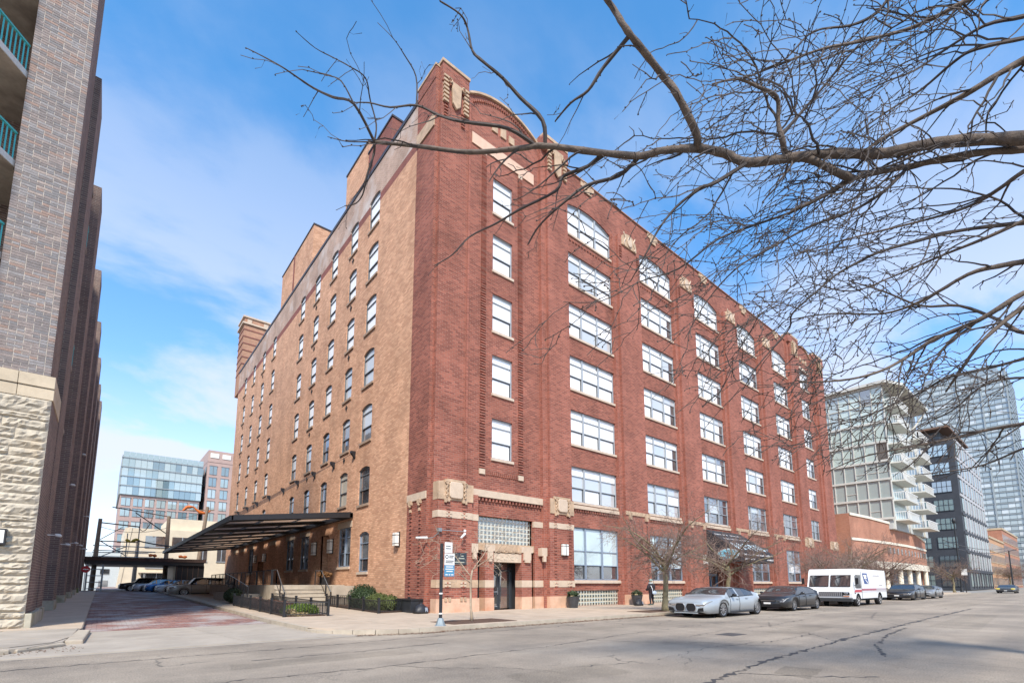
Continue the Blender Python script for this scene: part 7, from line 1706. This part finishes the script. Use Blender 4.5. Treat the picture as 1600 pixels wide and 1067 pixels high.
GUIDES = [  # (pixels, start distance, end distance, start radius, end radius, twigs per metre)
 ([(1660, 210), (1600, 216), (1540, 218), (1460, 224), (1380, 240), (1300, 240), (1240, 246), (1168, 254), (1132, 240), (1088, 232), (1032, 236), (1000, 244), (931, 238), (852, 228), (813, 232), (734, 238), (656, 229), (585, 222)], 6.7, 8.3, .088, .021, 1.4),
 ([(1640, 226), (1600, 233), (1520, 240), (1420, 260), (1332, 280), (1280, 310), (1236, 330)], 6.9, 7.3, .062, .016, 3),
 ([(1332, 280), (1300, 266), (1268, 250), (1240, 246)], 7.2, 7.3, .05, .045, 1),
 ([(1088, 232), (1088, 208), (1056, 144), (1040, 124), (1012, 88), (980, 48), (960, 16), (940, -12)], 7.6, 8.0, .052, .03, 1.6),
 ([(856, 226), (848, 189), (813, 153), (785, 122), (754, 96), (738, 79), (730, 43), (718, 22), (687, 2)], 8.0, 8.6, .03, .009, 2),
 ([(937, 247), (919, 260), (880, 276), (868, 299), (813, 327), (774, 350), (734, 370), (707, 398), (679, 415)], 7.9, 8.0, .03, .007, 2.2),
 ([(1000, 252), (967, 275), (919, 289), (888, 311), (845, 350), (825, 382)], 7.8, 7.7, .03, .01, 3),
 ([(980, 55), (943, 106), (919, 142), (892, 161), (868, 189)], 7.9, 8.2, .028, .01, 2.4),
 ([(838, 220), (793, 201), (726, 191), (687, 181), (651, 165), (610, 168), (577, 161), (549, 161)], 8.0, 8.6, .027, .006, 2.2),
 ([(585, 222), (553, 163), (520, 152), (490, 138), (460, 118), (439, 104), (410, 88), (384, 75)], 8.3, 8.9, .02, .005, 1.6),
 ([(553, 163), (533, 127), (511, 118), (473, 109)], 8.4, 8.8, .011, .004, 1.5),
 ([(585, 222), (588, 195), (578, 155), (571, 122), (546, 104), (520, 90), (492, 75), (463, 50)], 8.35, 8.6, .012, .004, 1.6),
 ([(651, 165), (650, 120), (631, 85), (614, 60), (590, 36)], 8.5, 8.9, .012, .003, 1.5),
 ([(585, 222), (584, 240), (573, 276), (567, 303), (556, 318), (538, 322)], 8.3, 8.3, .02, .005, 2.2),
 ([(585, 222), (566, 222), (540, 221), (512, 214)], 8.3, 8.5, .011, .004, 1.6),
 ([(1168, 254), (1120, 284), (1092, 296), (1056, 324), (1028, 360), (1010, 395), (985, 440)], 7.4, 7.2, .03, .007, 1.8),
 ([(1228, 246), (1222, 216), (1216, 192), (1214, 152), (1184, 136), (1152, 124), (1112, 132)], 7.4, 7.6, .042, .01, 3),
 ([(1222, 212), (1252, 176), (1280, 144), (1316, 100), (1342, 70)], 7.4, 7.5, .026, .01, 2.4),
 ([(1720, -110), (1620, -60), (1560, -20), (1508, 2), (1460, 28), (1412, 48), (1340, 66), (1288, 76), (1220, 100), (1160, 124)], 7.2, 7.7, .042, .01, 3.2),
 ([(1640, 76), (1600, 94), (1560, 116), (1508, 148), (1440, 184), (1380, 216), (1352, 236)], 6.8, 7.1, .05, .02, 3),
 ([(1640, 50), (1600, 60), (1528, 76), (1492, 96), (1440, 140), (1384, 176), (1330, 214)], 6.5, 7.0, .03, .008, 3),
 ([(1640, 250), (1600, 268), (1560, 296), (1520, 320), (1460, 340), (1380, 360), (1300, 380), (1240, 400)], 6.6, 7.2, .035, .007, 3),
 ([(1420, 262), (1380, 300), (1330, 330), (1270, 352), (1200, 390), (1150, 420), (1105, 470), (1070, 530)], 7.0, 7.0, .028, .006, 1.8),
 ([(1336, 279), (1300, 300), (1240, 330), (1170, 355), (1120, 375), (1060, 420), (1000, 440), (940, 470), (880, 472)], 7.2, 7.3, .024, .005, 1.6),
 ([(1640, 345), (1560, 352), (1490, 362), (1420, 380), (1371, 395), (1340, 410), (1307, 429), (1273, 458), (1238, 490), (1234, 512), (1210, 541), (1183, 573), (1160, 610)], 6.7, 6.6, .03, .006, 1.7),
 ([(1640, 402), (1600, 409), (1560, 416), (1512, 429), (1440, 470), (1380, 490), (1300, 490), (1230, 500)], 6.4, 7.0, .045, .007, 3.4),
 ([(1640, 470), (1600, 480), (1537, 531), (1500, 580), (1478, 612)], 6.2, 6.3, .04, .012, 2.6),
 ([(1640, 450), (1600, 458), (1530, 500), (1460, 530), (1420, 556), (1380, 578), (1330, 592), (1268, 597), (1242, 594)], 6.3, 6.7, .045, .008, 3.2),
 ([(1640, 500), (1600, 520), (1560, 500), (1500, 478), (1440, 478), (1380, 455), (1330, 440)], 6.5, 7.0, .034, .008, 3.2),
 ([(1640, 655), (1600, 662), (1537, 673), (1463, 690), (1400, 702), (1340, 716), (1290, 738)], 6.2, 6.6, .034, .006, 2.4),
 ([(1640, 690), (1600, 700), (1540, 725), (1490, 735), (1430, 742)], 6.2, 6.3, .022, .006, 2.4),
 ([(1640, 545), (1600, 560), (1540, 576), (1480, 590), (1440, 612), (1400, 630), (1350, 650), (1290, 664)], 6.4, 6.5, .028, .006, 2.8),
 ([(1640, 600), (1600, 590), (1540, 600), (1490, 640), (1450, 660), (1420, 680)], 6.3, 6.3, .022, .005, 2.8),
 ([(1640, 330), (1600, 345), (1540, 372), (1470, 400), (1400, 430), (1330, 455), (1260, 440)], 6.5, 7.0, .032, .006, 3.4),
 ([(1640, 10), (1600, 26), (1540, 40), (1480, 76), (1430, 110), (1380, 130), (1300, 170)], 7.0, 7.4, .03, .006, 3),
 ([(1400, -20), (1370, 20), (1330, 40), (1270, 50), (1230, 90), (1190, 110)], 7.5, 7.8, .024, .006, 3),
]
def dens_uv(px, k=6):
    return [(px[i][0] + (px[i + 1][0] - px[i][0]) * q / k, px[i][1] + (px[i + 1][1] - px[i][1]) * q / k, i + q / k) for i in range(len(px) - 1) for q in range(k)] + [(*px[-1], len(px) - 1)]
PLACED = []       # (u, v, distance) along branches already grown, so that side branches fork from them
for gi, (px, d0, d1, r0, r1, dens) in enumerate(GUIDES):
    n = len(px); dd = [d0 + (d1 - d0) * i / (n - 1) + .12 * sin(i * 1.7 + gi) for i in range(n)]
    if gi and px[0][0] < 1560 and px[0][1] > 0:
        q = min(PLACED, key=lambda c: (c[0] - px[0][0]) ** 2 + (c[1] - px[0][1]) ** 2); px = [(q[0], q[1])] + px[1:]; dl = q[2] - dd[0]; dd = [d + dl * (1 - .5 * i / (n - 1)) for i, d in enumerate(dd)]
    for u, v, f_ in dens_uv(px):
        i = min(int(f_), n - 2); PLACED.append((u, v, dd[i] + (dd[i + 1] - dd[i]) * (f_ - i)))
    pts = smooth([at(u, v, d) for (u, v), d in zip(px, dd)], 4)
    rs_ = [r0 + (r1 - r0) * (i / (len(pts) - 1)) ** .8 for i in range(len(pts))]
    rs_ = [r * (1 + rt_.uniform(-.10, .12)) for r in rs_]
    (limbs if r0 > .03 else twigs).tube(pts, rs_, 10 if r0 > .06 else (7 if r0 > .03 else 5))
    acc = 0; nxt = rt_.uniform(.1, .4) / dens * 2
    for i in range(1, len(pts)):
        seg = (pts[i] - pts[i - 1]).length; acc += seg
        t = (pts[i] - pts[i - 1]).normalized()
        if acc > nxt:
            acc = 0; nxt = rt_.uniform(.45, 1.4) / dens / ((1.8 if pts[i].x > 5.5 else 1.4) if px[0][0] > 1150 else 1.1)
            s = t.orthogonal().normalized(); s.rotate(Matrix.Rotation(rt_.uniform(0, 6.28), 3, t))
            right = px[0][0] > 1150
            ln = rt_.uniform(.5, 2.1 if pts[i].x > 5.5 else 1.2) if right else rt_.uniform(.3, .7)
            twig(pts[i], t * rt_.uniform(.6, 1.2) + s * rt_.uniform(.4, .9) + Vector((0, 0, -.12)), ln, min(.021 if right else .014, rs_[i] * .6) * rt_.uniform(.7, 1), 0, branch=1.25 if right else .9, droop=.12, wig=.38, pull=-CR * .8 + Vector((0, 0, -.35)), rmin=.0056 if right else .004, budr=.011 if right else .009)
        if rt_.random() < .25: 
            o = t.orthogonal().normalized(); o.rotate(Matrix.Rotation(rt_.uniform(0, 6.28), 3, t)); bud(pts[i] + o * (rs_[i] * .9), .012)
TX = Vector((15.2, -1.0, 0))
big = thing("overhanging_tree", "large bare tree whose twisting branches hang over the street from the right", "tree", tuple(TX))
tr = MB(); hub = [(0, 0, -.1), (.03, .02, .5), (.0, .05, 2.0), (-.06, .1, 4.2), (-.15, .12, 5.8), (-.25, .15, 7.2)]
tr.tube(smooth([TX + Vector(p) for p in hub], 4), [.38 - .011 * i for i in range(21)], 14)
forks = {0: (5.6, .17), 1: (5.3, .13), 18: (7.0, .06), 19: (7.0, .06), 20: (7.0, .045), 21: (5.4, .08), 24: (5.2, .08), 25: (5.0, .09), 26: (4.2, .08), 27: (4.5, .09), 28: (4.8, .07), 29: (3.6, .07), 30: (3.6, .05), 31: (4.1, .06), 32: (4.0, .05), 33: (5.2, .07), 34: (7.0, .06)}
for gi, (z, r) in forks.items():
    px, d0, d1 = GUIDES[gi][0], GUIDES[gi][1], GUIDES[gi][2]; dz_ = .12 * sin(gi); e = at(*px[0], d0 + dz_); e2 = at(*px[1], d0 + (d1 - d0) / (len(px) - 1) + .12 * sin(1.7 + gi)); b0 = TX + Vector((-.15, .1, z)); ln = (e - b0).length; tg = (e2 - e).normalized()
    c1 = b0 + ((e - b0).normalized() * .35 + Vector((rt_.uniform(-.1, .1), rt_.uniform(-.1, .1), .22))) * ln * .6; c2 = e - tg * ln * .35; pts = []
    for i in range(15):
        q = i / 14; pts.append(b0 * (1 - q) ** 3 + c1 * 3 * q * (1 - q) ** 2 + c2 * 3 * q * q * (1 - q) + e * q ** 3)
    tr.tube(pts, [(r + (GUIDES[gi][3] - r) * i / 14) * (1 + rt_.uniform(-.06, .06)) for i in range(15)], 8)
    for i in (5, 8, 11):
        s = tg.orthogonal().normalized(); s.rotate(Matrix.Rotation(rt_.uniform(0, 6.28), 3, tg)); twig(pts[i], tg + s, rt_.uniform(.6, 1.4), .014, 0, pull=-CR * .5)
tr.tube(smooth([TX + Vector((-.25, .15, 7.2)), TX + Vector((1.2, -1.6, 9.2)), TX + Vector((2.6, -3.6, 11.5))], 5), [.2 - .015 * i for i in range(11)], 9); tr.tube(smooth([TX + Vector((0, 0, 3.6)), TX + Vector((1.6, -1.8, 5.5)), TX + Vector((3.4, -4.2, 7.0))], 5), [.16 - .012 * i for i in range(11)], 8)
tr.obj("trunk", LIMB, big, True); limbs.obj("limbs", LIMB, big, True)
tag(twigs.obj("crown", TWIG, big), kind="stuff"); tag(buds.obj("buds", TWIG, big), kind="stuff")
# street trees on the pavement
def street_tree(name, seed, h, spread, tr_r, fork_z, nl, m_t, m_c, fine=1.0):
    rng = random.Random(seed); tk = MB(); cr = MB(); o = Vector((0, 0, 0))
    n = 8; tp = [Vector((.05 * sin(i * 1.3 + seed), .05 * cos(i * .9 + seed), -.05 + (fork_z + .05) * i / n)) for i in range(n + 1)]
    tk.tube(tp, [tr_r * (1.25 - .45 * min(1, i / 2)) * (1 - .25 * i / n) for i in range(n + 1)], 10)
    for k in range(nl):
        a = 2 * pi * k / nl + rng.uniform(-.35, .35); st = tp[-1 - (k % 3)]; d = Vector((cos(a), sin(a), rng.uniform(.55, 1.1))).normalized(); ln = (h - fork_z) * rng.uniform(.85, 1.15); p = st.copy(); pts = [p.copy()]; m = 11
        for i in range(m):
            d = (d + Vector((rng.gauss(0, .10), rng.gauss(0, .10), rng.gauss(.01, .09))) + Vector((cos(a), sin(a), 0)) * .03 * spread).normalized(); p = p + d * (ln / m); pts.append(p.copy())
        rr = [tr_r * .36 * (1 - .88 * i / m) for i in range(m + 1)]; tk.tube(pts, rr, 6)
        for i in range(1, m + 1):
            for _ in range(int(3.4 * fine + rng.random() * 2)):
                s = d.orthogonal().normalized(); s.rotate(Matrix.Rotation(rng.uniform(0, 6.28), 3, d)); l2 = ln * rng.uniform(.18, .42) * (1.1 - .4 * i / m)
                twig(pts[i], d * rng.uniform(.3, .9) + s, l2, max(.0075, rr[i] * .42), 0, cr, .02, rng, .34, 0, 1.6, Vector((0, 0, 0)), .0055)
    return tk.mesh("trunk", m_t, True), cr.mesh("crown", m_c)
def plant(lab, x, y, rz, ms, s=1.0, grp="bare street trees along the kerb", nm="street_tree", z=.15):
    t = thing(nm, lab, "tree", (x, y, z), rz, grp); t.scale = (s, s, s); link("trunk", ms[0], t); tag(link("crown", ms[1], t), kind="stuff"); return t
BARKG = mat("greenish_bark", (.20, .17, .10), .9, var=.4, scale=6, bump=.7, bscale=28)
TA = street_tree("a", 5, 6.6, 2.2, .20, 2.7, 8, BARKG, TWIGP, .95); TB = street_tree("b", 9, 6.8, 2.2, .19, 2.6, 8, BARKG, TWIGP, .95); TC = street_tree("c", 12, 6.9, 2.6, .19, 2.2, 9, BARK, TWIGP, .95)
plant("bare street tree with thick mossy trunk at the nose of the silver blue car", 23.75, 15.2, .3, TA)
plant("bare street tree in front of the black awning behind the parked cars", 31.0, 15.2, 1.7, TB)
plant("bare street tree behind the white truck at the end of the brick front", 50.0, 15.4, .6, TC)
plant("bare street tree just right of the brick front, beyond the truck", 58.5, 15.6, 2.4, TA, 1.08)
plant("bare street tree before the orange podium columns", 69, 15.6, 4.0, TC, 1.08)
plant("bare street tree at the end of the orange podium by the black building", 118, 16.5, 5.0, TB, 1.1)
plant("small bare tree far down the street by the amber loft building", 235, 18.5, 1.1, TA, 1.5)
plant("distant bare tree at the right edge in front of the red amber loft", 270, 16, 2.1, TC, 1.9)
SAP = street_tree("s", 21, 4.6, .8, .06, 2.0, 4, PALE, PALE, .55)
plant("slender pale sapling in a mulch square before the corner entrance", 11.35, 16.05, .4, SAP, 1.0, None, "sapling")
# street lamp far along
lp = thing("street_lamp", "slim black street lamp post at the far right in front of the amber loft", "street lamp", (205, 15.6, .15)); MB().tube([(205, 15.6, .1), (205, 15.6, 11.4)], [.22, .14], 8).obj("post", BLACKM, lp); MB().tube([(205, 15.6, 11.2), (205, 14.6, 11.6)], .08, 6).obj("arm", BLACKM, lp); MB().box(204.8, 13.9, 11.5, 205.2, 14.7, 11.7).obj("lamp_head", BLACKM, lp)
lp = thing("street_lamp", "ornate black street lamp post in front of the black office block", "street lamp", (128, 16.8, .15)); MB().tube([(128, 16.8, .1), (128, 16.8, 1.0), (128, 16.8, 13.5)], [.3, .16, .11], 8).obj("post", BLACKM, lp); MB().ell((128, 16.8, 14.0), (.35, .35, .55), 8, 6).obj("lamp_head", BLACKM, lp)
ns = thing("parking_notice", "thin post with a white parking notice by the corner of the black office block", "sign post", (118, 14.9, .15)); MB().tube([(118, 14.9, .1), (118, 14.9, 4.3)], .07, 6).obj("post", BLACKM, ns); MB().box(117.9, 14.5, 3.2, 117.96, 15.3, 4.3).obj("plate", SGW, ns)
for k, (za, zb_, sag) in enumerate(((9.6, 9.4, 1.2), (8.8, 8.6, 1.3))):
    a, b = (118, 17.2, za), (205, 15.6, zb_ + 3)
    pts = [(a[0] + (b[0] - a[0]) * i / 12, a[1] + (b[1] - a[1]) * i / 12, a[2] + (b[2] - a[2]) * i / 12 - sag * 4 * (i / 12) * (1 - i / 12)) for i in range(13)]
    tag(MB().tube(pts, .07, 5).obj("overhead_wire", BLACKM), "%s overhead wire crossing in front of the black office block" % ("upper" if k == 0 else "lower"), "wire")
